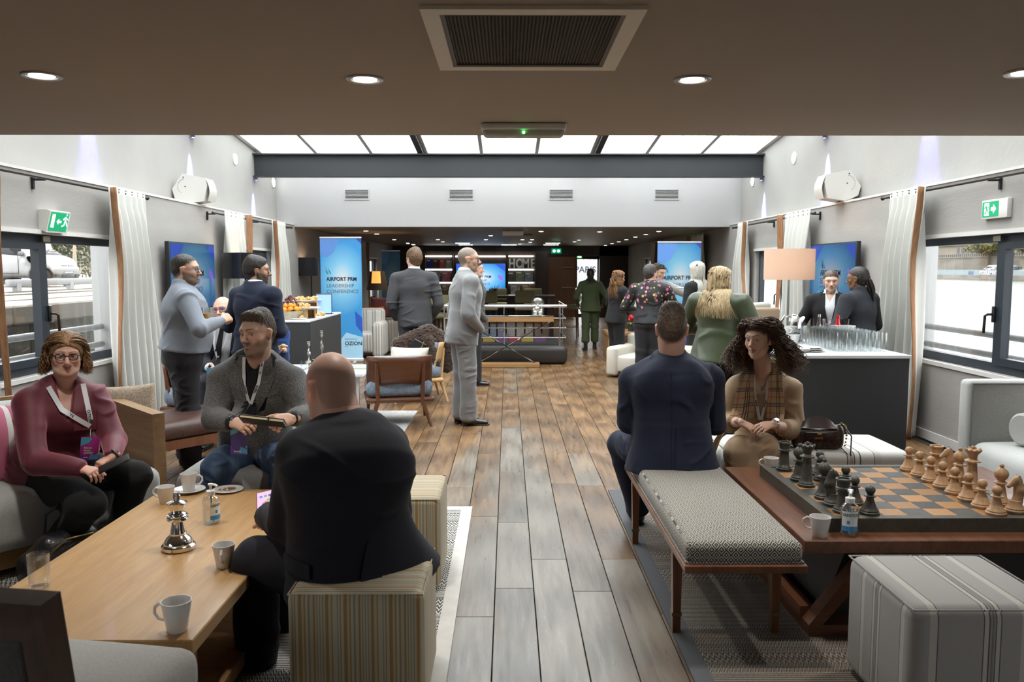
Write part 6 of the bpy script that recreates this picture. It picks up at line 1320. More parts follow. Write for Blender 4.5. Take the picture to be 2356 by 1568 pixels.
for q_, x in zip(('leftmost', 'middle', 'rightmost'), (-1.35, -.45, .38)): bar_chair('cream bar chair on the near side of the high table, %s of three' % q_, (x, 18.2, 0), 0, M_creamf, 'bar chairs at the high table')
for q_, x in zip(('leftmost', 'middle', 'rightmost'), (-1.2, -.25, .62)): bar_chair('cream bar chair on the far side of the high table, %s of three' % q_, (x, 19.9, 0), PI, M_creamf, 'bar chairs behind the high table')
bar_chair('bar chair with olive seat between the two grey suits', (at(1003, 750, 15.2).x, 15.2, 0), .4, M_olive)
bar_chair('tall dark chair at the right end of the high table', (1.4, 18.6, 0), 1.4, M_olive)
pt = thing('spiky_plant', 'small spiky plant on the high table before the television', 'plant', (at(1138, 680, 19).x, 18.95, .955)); part('pot', MB().lathe([(.05, 0), (.07, .06), (.062, .06), (0, .05)], 18), M_ctr, pt)
for i in range(11):
 a = i * 2.4; part('leaf', MB().tube([(0, 0, .05), (.05 * math.cos(a), .05 * math.sin(a), .13), (.12 * math.cos(a), .12 * math.sin(a), .17 + .04 * (i % 3))], [.014, .012, .002], 6, flat=.4), mat('agave', (.03, .07, .05), .5), pt)
# stair railing
rl = thing('stair_railing', 'chrome stair railing on a dark curved base', 'railing', (-.045, 13.3, 0)); M_dbase = mat('dark_bronze_panel', (.040, .036, .033), .4, .3)
part('kerb', MB().rbox((0, .9, .16), (2.06, 1.85, .32), .10, 5), M_dbase, rl)
part('stairwell_shade', MB().bb((-.9, .12, .305), (.9, 1.7, .325)), mat('stair_shadow', (.008, .008, .008), .9), rl, False)  # black sheet instead of a hole: the open well's shade put into colour
part('handrail', MB().tube([(-1.0, 1.8, .96), (-1.0, .05, .96), (1.0, .05, .96), (1.0, 1.8, .96)], .022, 10), M_chrome, rl)
for z in (.44, .60, .76): part('rail', MB().tube([(-1.0, 1.8, z), (-1.0, .05, z), (1.0, .05, z), (1.0, 1.8, z)], .009, 8), M_chrome, rl)
for x, y in ((-1, .05), (-.02, .05), (.9, .05), (1.0, .9), (-1, .9), (1, 1.8), (-1, 1.8)): part('post', MB().cyl((x, y, .3), (x, y, .96), .012, n=8), M_chrome, rl)
for i, c in enumerate(((.25, .03, .04), (.30, .22, .04), (.12, .05, .14), (.25, .03, .04), (.30, .22, .04), (.12, .05, .14))): part('book_row', MB().bb((-.6 + i * .22, .6, .325), (-.4 + i * .22, .7, .40)), mat('stair_book_%d' % i, c, .6), rl, False)
cs = thing('console_table', 'narrow oak console with crossed steel legs before the railing', 'table', (at(1165, 700, 12.98).x, 12.98, 0)); cw = .72
M_cons = wood('console_oak', (.34, .19, .075), (.24, .125, .045), .45, 'x')
part('tabletop', MB().rbox((0, 0, .775), (1.5, .30, .085), .003, 1), M_cons, cs, False); part('base_board', MB().rbox((.0, 0, .035), (1.06, .28, .06), .003, 1), M_cons, cs, False); part('worktop_edge', MB().bb((-.75, -.151, .818), (.75, .15, .824)), M_chrome, cs, False)
for s_ in (-1, 1): part('cross_leg', MB().tube([(s_ * -.46, -.02 * s_, .065), (s_ * .70, -.02 * s_, .735)], .022, 4, flat=.4), M_chrome, cs, False)
dm = thing('glass_dome', 'glass dome with silver baubles on the console table', 'ornament', (at(1237, 730, 12.98).x, 12.95, .82)); part('dome', MB().lathe([(.095, .015), (.10, .02), (.10, .20), (.09, .25), (.06, .285), (.02, .30), (0, .302)], 28), M_clear, dm); part('base', MB().lathe([(.115, 0), (.115, .012), (.10, .018), (0, .018)], 28), M_chrome, dm)
for i, (x, y, z, r_) in enumerate(((-.04, -.02, .055, .038), (.04, -.03, .052, .036), (0, .045, .055, .036), (-.01, 0, .115, .045), (.055, .03, .09, .025), (-.055, .04, .1, .025), (0, -.02, .18, .02))): part('bauble', MB().ball((x, y, z), r_, 16, 10), mat('mercury_glass', (.62, .60, .52), .15, 1., bump=.4, bscale=120), dm)
# right side of the aft area
M_cream = mat('cream_leather', (.58, .55, .48), .55)
for lab, x, y, rz in (('cream armchair behind the person in floral blouse', 1.98, 11.9, 2.6), ('cream armchair behind the person in navy on the bench', 2.35, 9.9, 2.9)): armchair(lab, (x, y, 0), rz, M_cream, 'lounge_armchair', .82).scale = (1, 1, .72)
hc = thing('high_back_chair', 'cream high backed chair by the curtain behind the olive satin blouse', 'chair', (at(1700, 700, 10.9).x, 10.9, 0), .9); part('seat', MB().rbox((0, 0, .38), (.6, .6, .2), .05, 3), M_cream, hc); part('backrest', MB().rbox((0, -.28, .74), (.6, .12, .78), .05, 4), M_cream, hc)
for x in (-.24, .24):
 for y in (-.24, .24): part('leg', MB().cyl((x, y, 0), (x, y, .3), .015, .022, 8), M_darkwood, hc)
tc_ = thing('tan_chair', 'tan square backed chair by the beige floor lamp', 'chair', (at(1785, 700, 8.6).x, 8.6, 0), PI + .15); part('seat', MB().rbox((0, .05, .40), (.55, .55, .14), .03, 3), mat('tan_leather', (.34, .245, .165), .55), tc_); part('backrest', MB().rbox((0, -.25, .80), (.34, .06, .70), .03, 3), MATS['tan_leather'], tc_); part('piping', MB().tube([(-.165, -.285, .5), (-.165, -.285, 1.14), (.165, -.285, 1.14), (.165, -.285, .5)], .006, 6), M_cream, tc_)
for x in (-.24, .24):
 for y in (-.24, .28): part('leg', MB().cyl((x, y, 0), (x, y, .34), .015, .02, 8), M_darkwood, tc_)
lt = thing('low_table', 'low oak table with flowers behind the black trouser suit', 'table', (2.15, 14.2, 0)); part('tabletop', MB().rbox((0, 0, .46), (.9, .7, .07), .01, 1), M_cons, lt, False); part('shelf', MB().bb((-.40, -.3, .12), (.40, .3, .16)), M_cons, lt, False)
for s_ in (-1, 1): part('leg_panel', MB().bb((s_ * .40 - .03, -.3, 0), (s_ * .40 + .03, .3, .43)), M_cons, lt, False)
fl_ = thing('flower_pot', 'red flowers in a small pot on the low oak table', 'plant', (2.13, 14.0, .495)); part('pot', MB().lathe([(.05, 0), (.07, .10), (.06, .1), (0, .09)], 18), M_ctr, fl_)
for i in range(9): a = i * 2.4; part('flower', MB().ball((.06 * math.cos(a) * (i % 3) / 2, .06 * math.sin(a) * (i % 3) / 2, .2 + .02 * (i % 4)), .03, 8, 6), mat('red_petal', (.55, .02, .03), .5), fl_)
for i in range(7): a = i * .9; part('leaf', MB().tube([(0, 0, .09), (.07 * math.cos(a), .07 * math.sin(a), .15), (.12 * math.cos(a), .12 * math.sin(a), .12)], [.01, .02, .003], 6, flat=.3), mat('leaf_fresh', (.07, .16, .03), .5), fl_)
wsp = thing('wall_speaker', 'pale wall loudspeaker in the dark aft lounge on the left', 'speaker', (XL + .1, 19.2, 1.95)); part('cabinet', MB().rbox((0, 0, 0), (.2, .34, .24), .03, 3), M_spk, wsp); part('bracket', MB().bb((-.1, -.05, -.03), (-.05, .05, .03)), M_black, wsp, False)
# ------------------------------------------------------------------ people
A = np.array
def nrm(v): v = np.asarray(v, float); return v / max(np.linalg.norm(v), 1e-9)
def basis(yaw, pitch=0., roll=0.):
 """columns: person's right, forward, up; yaw 0 faces away (+y), 90 faces +x, 180 faces the camera"""
 y, p, r = (math.radians(a) for a in (yaw, pitch, roll))
 M = Matrix.Rotation(-y, 3, 'Z') @ Matrix.Rotation(p, 3, 'X') @ Matrix.Rotation(r, 3, 'Y'); return np.array(M)
def folds(amp, wl, seed, st=(1, 1, 1)):
 """soft swells plus sparse, mostly level creases"""
 r = np.random.RandomState(seed)
 def wav(n, L, an): K = r.normal(size=(n, 3)); K /= np.linalg.norm(K, axis=1, keepdims=True); return K * (2 * PI / L) * r.uniform(.6, 1.4, (n, 1)) * A(an), r.uniform(0, 6.28, n)
 (K1, p1), (K2, p2), (K3, p3) = wav(6, wl * 2.4, (1, 1, .8)), wav(4, wl * 1.5, (.45, .45, 1.15)), wav(5, wl * 3.5, (1, 1, 1)); W = r.normal(size=(3, 3)) * 7
 def fn(V):
  q = V + .018 * np.sin(V @ W + 1.3); s1 = np.sin(q @ K1.T + p1).sum(1) / 3; s2 = np.sin(q @ K2.T + p2).sum(1) / 1.6; m = np.clip(np.sin(q @ K3.T + p3).sum(1) / 2 - .1, 0, 1)
  return amp * (.42 * s1 + .85 * m * np.maximum(0, 1 - np.abs(s2) * 1.5) ** 1.5 - .1)
 return fn
SK = {'fair': (.62, .40, .30), 'pink': (.66, .40, .31), 'tan': (.54, .34, .235), 'olive': (.42, .255, .165), 'brown': (.20, .105, .06), 'light': (.64, .42, .33)}
M_skin = mat('skin', (.5, .3, .2), .5, attr='col', bump=.06, bscale=350, bd=.002); M_skin.node_tree.nodes['Principled BSDF'].inputs['Subsurface Weight'].default_value = .12; M_skin.node_tree.nodes['Principled BSDF'].inputs['Subsurface Radius'].default_value = (.012, .005, .003)
M_eyew = mat('eye_white', (.62, .60, .57), .15); M_pupil = mat('pupil', (.005, .005, .005), .1)
def head_prims(fem=False, fat=0., smile=0., nose=1.):
 P = []; add = lambda *a, **k: P.append(Pr(*a, **k)); X = (1, 0, 0); j = .9 if fem else 1.
 add((0, -.012, .036), (0, -.012, .036), X, .0765, .098, k=.03, cap=1.16)
 add((0, .024, .02), (0, .034, -.072), X, .0635, .062, .042 * j + fat * .016, .046, k=.03)
 add((0, .066, -.098), (0, .064, -.094), X, .019 * j + fat * .01, .016, k=.03)
 for s in (-1, 1):
  add((s * .050 * j, .012, -.048), (s * .042 * j, .03, -.078), X, .017 + fat * .012, k=.03); add((s * .043, .052, -.018), (s * .040, .052, -.026), X, .022 + fat * .004, k=.022)
  add((s * .012, .086, .030), (s * .044, .070, .030), X, .0105 if fem else .0125, k=.014)
  add((s * .031, .094, .005), (s * .031, .094, .005), X, .0185, .019, k=.012, op='-', cap=.8)
  add((s * .031, .0665, .005), (s * .031, .0665, .005), X, .0152, k=.004)
  add((s * .0315, .084, .0045), (s * .0315, .084, .0045), X, .0135, .012, k=.0015, op='-', cap=.46 if not smile else .36)
  add((s * .078, -.014, .021), (s * .074, -.004, -.022), (0, 1, 0), .022, .009, .014, .008, k=.006); add((s * .089, .002, .006), (s * .087, 0, -.006), X, .008, k=.004, op='-')
 add((0, .086, .02), (0, .104 + .004 * nose, -.024), X, .0075, .008, .0115, .0105, k=.011); add((0, .107 + .005 * nose, -.029), (0, .107 + .005 * nose, -.029), X, .0115, k=.008)
 for s in (-1, 1): add((s * .012, .098, -.032), (s * .012, .096, -.032), X, .0082, k=.007)
 add((0, .068, -.053), (0, .068, -.058), X, .030, .020, k=.015); up = .010 * smile; mw = .004 * smile
 for s in (-1, 1):
  add((0, .0885, -.0545), (s * (.019 + mw), .079, -.058 + up), X, .0062, .0062, .0035, .0035, k=.005); add((0, .087, -.0665), (s * (.017 + mw), .079, -.062 + up), X, .0072, .0072, .004, .004, k=.005)
  add((0, .096, -.0602), (s * (.023 + mw), .083, -.0598 + up), X, .0022, k=.002, op='-')
 return P
def head_color(L, c, hairc, fem, beard=0., scalp=0., brow=1., lips=None, hairline=.075, smile=0.):
 x, y, z = L.T; C = np.tile(A(c), (len(L), 1)); ax = np.abs(x); sm = lambda d, w: np.clip(.5 - d / w, 0, 1)
 def put(m, col):
  m = np.clip(m, 0, 1)[:, None]; C[:] = C * (1 - m) + A(col) * m
 red = A(c) * A((1.12, .82, .78)); put(.5 * np.exp(-(((ax - .043) / .02) ** 2 + ((z + .022) / .02) ** 2)) * (y > .02), red); put(.4 * np.exp(-((x / .014) ** 2 + ((z + .03) / .014) ** 2)) * (y > .08), red); put(.6 * (ax > .072) * (np.abs(z) < .04), red)
 lc = lips or A(c) * A((.82, .52, .5)); zl = z - .011 * smile * (ax / .024) ** 2; put(sm(((ax / (.023 + .004 * smile)) ** 2 + ((zl + .0605) / .0115) ** 2) - 1, .35) * (y > .07) * .85, lc); put(sm(np.abs(zl + .0603) - .0016, .002) * (ax < .021 + .005 * smile) * (y > .078), A(c) * .25)
 zb = .0295 + .006 * np.sin(np.clip((ax - .012) / .036, 0, 1) * PI * .75); put(sm(np.abs(z - zb) - (.003 if fem else .0045) * (1.15 - (ax / .06)), .003) * (ax > .010) * (ax < .050) * (y > .05) * brow * .85, A(hairc) * .8)
 e = ((ax - .0315) / .0142) ** 2 + ((z - .0045) / .0068) ** 2; put(sm(np.abs(e - 1) - .12, .25) * (y > .06) * (z > .002) * (.95 if fem else .6), (.015, .01, .008)); put(sm(np.abs(e - 1) - .05, .3) * (y > .06) * (z <= .002) * .35, A(c) * .35)
 put(.28 * np.exp(-(((ax - .031) / .02) ** 2 + ((z - .004) / .014) ** 2)) * (y > .05), A(c) * .55)
 if beard:
  m = sm(z + .030 + .25 * np.clip(y - .045, 0, 1) * 0 - np.clip(.055 - y, 0, .06) * .45, .016) * (y > -.012) * sm(-.135 - z, .03); m *= 1 - sm(((ax / .020) ** 2 + ((z + .061) / .008) ** 2) - 1, .4); m *= 1 - np.exp(-(((ax - .042) / .017) ** 2 + ((z + .03) / .016) ** 2)) * (y > .03); m = np.maximum(m, sm(np.abs(z + .044) - .006, .005) * (ax < .028) * (y > .07)); put(m * beard, A(hairc) * .9)
 if scalp: put(sm((y - .062) * .75 - (z - hairline) * .66 + .012 * (ax > .07), .02) * (z > -.075) * (1 - (ax > .07) * (np.abs(z) < .035) * (y > -.04)) * scalp, A(hairc))
 return np.clip(C, 0, 1)
def hand_prims(side, curl=.4, spread=.06, thumb=.4, s=1.):
 """wrist at the origin, fingers along +y, back of the hand +z; side +1 right, -1 left"""
 t = -side; X = (1, 0, 0); P = [Pr((0, -.03, 0), (0, .01, 0), X, .024, .019, .026, .017, k=.015), Pr((0, .01, 0), (t * .003, .078, .002), X, .027, .015, .038, .0125, n=2.6, k=.01), Pr((t * .022, .02, -.008), (t * .03, .05, -.010), X, .015, .014, k=.015)]
 for i, (L, r_) in enumerate(((.070, .0088), (.078, .0092), (.072, .0088), (.056, .0078))):
  p = A((t * (.029 - .0195 * i), .080 - .004 * abs(i - 1.2), .001)); an = -.15 * curl; az = t * (1.4 - i) * spread
  for q, (f, cb) in enumerate(((.44, .8), (.32, 1.15), (.24, .75))):
   an -= curl * cb * (1 + .08 * i); d = A((math.sin(az) * math.cos(an), math.cos(az) * math.cos(an), math.sin(an))); e = p + d * L * f; P.append(Pr(p, e, X, r_ * (1 - .09 * q), None, r_ * (.92 - .09 * q), None, k=.0035)); p = e
 p = A((t * .030, .030, -.008));
 for f, cb, r_ in ((.036, 0, .0115), (.030, .35, .0102), (.022, .6, .0090)):
  d = nrm((t * (.75 - thumb * .6 - cb * .5), .72 + .1 * cb, -.25 - thumb * .6 * (.5 + cb))); e = p + d * f; P.append(Pr(p, e, X, r_, None, r_ * .9, None, k=.005)); p = e
 for q in P: q.p0 = q.p0 * s; q.p1 = q.p1 * s; q.a0 *= s; q.b0 *= s; q.a1 *= s; q.b1 *= s
 return P
def frame3(d, n):
 d = nrm(d); n = nrm(A(n) - d * np.dot(n, d)); return np.stack([np.cross(d, n), d, n], 1)
def tubes(paths, rad, n=3):
 """many thin strands as one mesh; paths: array [strand, point, 3]"""
 S, m, _ = paths.shape; T = np.gradient(paths, axis=1); T /= np.maximum(np.linalg.norm(T, axis=2, keepdims=True), 1e-9); U = np.cross(T, A((.31, .2, .93))); U /= np.maximum(np.linalg.norm(U, axis=2, keepdims=True), 1e-9); W = np.cross(T, U); tp = np.interp(np.linspace(0, 1, m), [0, .1, .75, 1], [.6, 1, 1, .15])[None, :, None] * rad
 V = np.stack([paths + (U * math.cos(2 * PI * k / n) + W * math.sin(2 * PI * k / n)) * tp for k in range(n)], 2).reshape(-1, 3); i = np.arange(S * m * n).reshape(S, m, n); a = i[:, :-1]; b = i[:, 1:]
 return V, np.stack([a, np.roll(a, -1, 2), np.roll(b, -1, 2), b], 3).reshape(-1, 4)
def hair_strands(num, drop, seed, side=105., wave=.004, wl=.06, flare=((0, 1), (1, 1)), rad=.0022, pts=22, thmax=172, ax=.086, ay=.108, part=0., jit=.012, curl=0., yback=0., lenv=.12, pf=.6, push=1):
 """paths of strands in head space: pf of them swept sideways from a parting, the rest falling from the crown"""
 r = np.random.RandomState(seed); n1 = int(num * pf); th = np.radians(r.uniform(-thmax, thmax, num)); s = np.linspace(0, 1, pts)[None, :]; L = drop * (1 - lenv * r.rand(num, 1)); crown = .165; d = s * (crown + L)
 phi = np.clip(1 - d / crown, 0, 1) * PI * .5; hang = np.maximum(d - crown, 0); rj = 1 + r.uniform(-jit, jit, (num, 1)) / .09 * np.clip(d / .06, .25, 1)
 th[n1:] = np.radians(r.uniform(-100, 100, num - n1)); c_, s_ = np.cos(phi), np.sin(phi); x = np.sin(th)[:, None] * ax * c_; y = -np.cos(th)[:, None] * ay * c_ - .012 - .02 * s_; z = .036 + .097 * s_ * rj
 q = r.rand(n1, 1); sg = np.where(r.rand(n1, 1) < .5, -1, 1); y0 = .088 - .137 * q; y1 = np.clip(-.002 - .085 * q + r.normal(size=(n1, 1)) * .01, -.11, .02 if side < 100 else .03); g = 1 - phi[:n1] / (PI / 2); yy = y0 + (y1 - y0) * g ** 2.1; e = np.sqrt(np.maximum(1 - ((yy + .012) / (ay * .98)) ** 2, .12)); al = g * PI * .5
 x[:n1] = sg * (np.sin(al) * ax * np.maximum(e, .62 * g) + .002) + part * (1 - g); y[:n1] = yy; z[:n1] = .036 + (.0985 * np.cos(al) * e) * rj[:n1]
 fl = np.interp(hang / max(drop, .01), [f[0] for f in flare], [f[1] for f in flare]); jr = 1 + (fl - 1) * (r.uniform(.45, 1.08, (num, 1)) if curl else 1); x = x * jr * rj; y = (y + .012) * jr * rj - .012 - yback * hang; z = z - hang
 ph = r.uniform(0, 6.28, (num, 1)); g = np.clip(d / (.06 if curl else .16), 0, 1); k = 2 * PI / (wl * r.uniform(.8, 1.25, (num, 1))); A_ = (curl or wave) * r.uniform(.6, 1.3, (num, 1)) * g
 x = x + A_ * np.cos(k * d + ph); y = y + A_ * np.sin(k * d + ph) * (1 if curl else .5); z = z + (A_ * .6 * np.sin(k * d * .5 + ph * 2) if curl else 0)
 return np.stack([x, y, z], 2), rad
def hair_mat(name, c1, c2, rough=.45):
 if name in MATS: return MATS[name]
 n = NT(name); v = n.coord('Object'); f = n.noise(n.scaled(v, (1, 1, .12)), 110, 3); f2 = n.noise(v, 14, 2)
 n.put(n.b.inputs['Base Color'], n.ramp(n.math('ADD', n.math('MULTIPLY', f, .6), n.math('MULTIPLY', f2, .4)), [(.36, c1), (.62, c2)])); n.set(Roughness=rough); n.bump(f, .5, .004); MATS[name] = n.m; return n.m

def ik(S, T, l1, l2, hint):
 S, T = A(S), A(T); d = T - S; D = np.linalg.norm(d); D2 = min(D, (l1 + l2) * .995); u = d / max(D, 1e-6); a = (l1 * l1 - l2 * l2 + D2 * D2) / (2 * D2); h = math.sqrt(max(l1 * l1 - a * a, 0)); n = A(hint) - u * np.dot(hint, u); return S + u * a + nrm(n) * h
def stand_pose(x, y, H, yaw, lean=0., wd=1., fem=False, sp=.10, armL=None, armR=None, step=0., turn=0., tilt=0.):
 B = basis(yaw); r, f, u = B.T; BS = basis(yaw + turn); rs, fs = BS[:, 0], BS[:, 1]; b = A((x, y, 0.)); J = {'B': B, 'BS': BS, 'H': H}
 sw = (.104 if fem else .114) * H * wd; J['pel'] = b + u * .53 * H - f * .02; J['nk'] = b + u * .828 * H + f * lean; J['wst'] = b + u * .63 * H + f * (lean * .3 + .0); J['chs'] = b + u * .735 * H + f * (lean * .6 + .005)
 for n, s in (('L', -1), ('R', 1)):
  J['sh' + n] = J['nk'] + rs * s * sw - u * .040 * H; J['hip' + n] = J['pel'] + r * s * .05 * H; st = step * s
  J['an' + n] = b + r * s * sp + f * st + u * .075; J['kn' + n] = (J['hip' + n] + J['an' + n]) / 2 + f * .015; J['toe' + n] = nrm(f + r * s * .22)
  t = armL if n == 'L' else armR; l1, l2 = .172 * H, .145 * H
  if t is None: t = (.04 * s, .03, -.30 * H);
  T = J['sh' + n] + rs * t[0] + fs * t[1] + u * t[2]; J['wr' + n] = T; J['el' + n] = ik(J['sh' + n], T, l1, l2, -fs * 1. + r * s * .7 - u * .2)
 J['base'] = b; return J
def px_pose(base, H, yaw, turn=0., **j):
 """joints given as (pixel x, pixel y, depth)"""
 J = {k: A(at(*v)) for k, v in j.items() if v is not None}; J['B'] = basis(yaw); J['BS'] = basis(yaw + turn); J['H'] = H; r, f, u = J['B'].T
 if 'wst' not in J: J['wst'] = J['pel'] * .62 + J['nk'] * .38 - f * .012
 if 'chs' not in J: J['chs'] = J['pel'] * .28 + J['nk'] * .72 - f * .012
 for n, s in (('L', -1), ('R', 1)):
  J.setdefault('hip' + n, J['pel'] + r * s * .085); J.setdefault('toe' + n, nrm(f + r * s * .2))
 J['base'] = A((base[0], base[1], base[2])); return J
SHOE = {}
def shoe_mesh(kind, m):
 key = (kind, m.name)
 if key in SHOE: return SHOE[key]
 X = (1, 0, 0); P = [Pr((0, -.035, .045), (0, .03, .05), X, .033, .045, .036, .045, k=.02), Pr((0, .0, .036), (0, .165, .026), X, .037, .034, .036, .018, n=2.4, k=.03)]
 if kind == 'boot': P.append(Pr((0, -.02, .05), (0, -.02, .17), X, .04, .045, .045, .05, k=.03))
 P.append(cut_plane((0, 0, .008), (0, 0, -1))); V, Q = solid(P, .007); S = [Pr((0, -.05, .008), (0, .19, .008), X, .036, .010, .034, .009, n=2.6, k=.01)]
 if kind == 'boot': S.append(Pr((0, -.055, .012), (0, -.035, .012), X, .03, .022, n=3, k=.005))
 V2, Q2 = solid(S, .007); SHOE[key] = (qmesh('shoe', V, Q, m), qmesh('sole', V2, Q2, M_black)); return SHOE[key]

def strip(name, pts, w, bvh, dr, off, th, m, parent, side=None, org=None, nw=3, uvw=False):
 """a band of cloth laid on a garment: pts = (x, y, z) way points, thrown along dr onto the garment"""
 P = [V3(p) for p in pts]; out = []; dr = V3(dr).normalized(); fine = []
 for i in range(len(P) - 1):
  n = max(2, int((P[i + 1] - P[i]).length / .018)); fine += [P[i].lerp(P[i + 1], k / n) for k in range(n)]
 fine.append(P[-1]); ws = w if isinstance(w, (list, tuple)) else [w, w]; N = len(fine); rows = []
 for i, p in enumerate(fine):
  t = (fine[min(i + 1, N - 1)] - fine[max(i - 1, 0)]).normalized(); sd = V3(side) if side is not None else t.cross(dr).normalized(); q = i / (N - 1) * (len(ws) - 1); k = min(int(q), len(ws) - 2); wi = ws[k] + (ws[k + 1] - ws[k]) * (q - k); row = []
  for c in range(nw + 1):
   o = p + sd * wi * (c / nw - .5); h = bvh.ray_cast(o - dr * .45, dr, .95) if bvh else (None,) * 4; row.append((h[0] if h[0] is not None else o) - dr * off)
  rows.append(row)
 # keep a row's points close to each other in depth so that the band bridges folds
 for it in range(3):
  for i in range(N):
   for c in range(nw + 1):
    nb = [rows[a][b] for a, b in ((i - 1, c), (i + 1, c), (i, c - 1), (i, c + 1)) if 0 <= a < N and 0 <= b <= nw]; me_ = sum(q.dot(dr) for q in nb) / len(nb); d = rows[i][c].dot(dr)
    if d > me_: rows[i][c] = rows[i][c] + dr * (me_ - d) * .7
 b = MB(); b.v = [tuple(v) for row in rows for v in row]; n1 = nw + 1; K = N * n1; b.v += [tuple(V3(v) - dr * th) for v in b.v]
 F = [(i * n1 + c, i * n1 + c + 1, (i + 1) * n1 + c + 1, (i + 1) * n1 + c) for i in range(N - 1) for c in range(nw)]; b.f = F + [tuple(q + K for q in f[::-1]) for f in F]; ed = [(i * n1, (i + 1) * n1) for i in range(N - 1)] + [((i + 1) * n1 + nw, i * n1 + nw) for i in range(N - 1)] + [(c + 1, c) for c in range(nw)] + [((N - 1) * n1 + c, (N - 1) * n1 + c + 1) for c in range(nw)]; b.f += [(a, c, c + K, a + K) for a, c in ed]; b.mi = [0] * len(b.f)
 if org is not None: b.v = [tuple(A(v) - A(org)) for v in b.v]
 o = part(name, b, m, parent, None, 50)
 if uvw:
  uv = o.data.uv_layers.new(name='UVMap');
  Pn = np.array(b.v)
  for li, lp in enumerate(o.data.loops):
   co = o.data.vertices[lp.vertex_index].co;
   k = int(np.argmin(((Pn[:K] - A(co)) ** 2).sum(1))); uv.data[li].uv = ((k % n1) / nw, (k // n1) * .018)
 return o

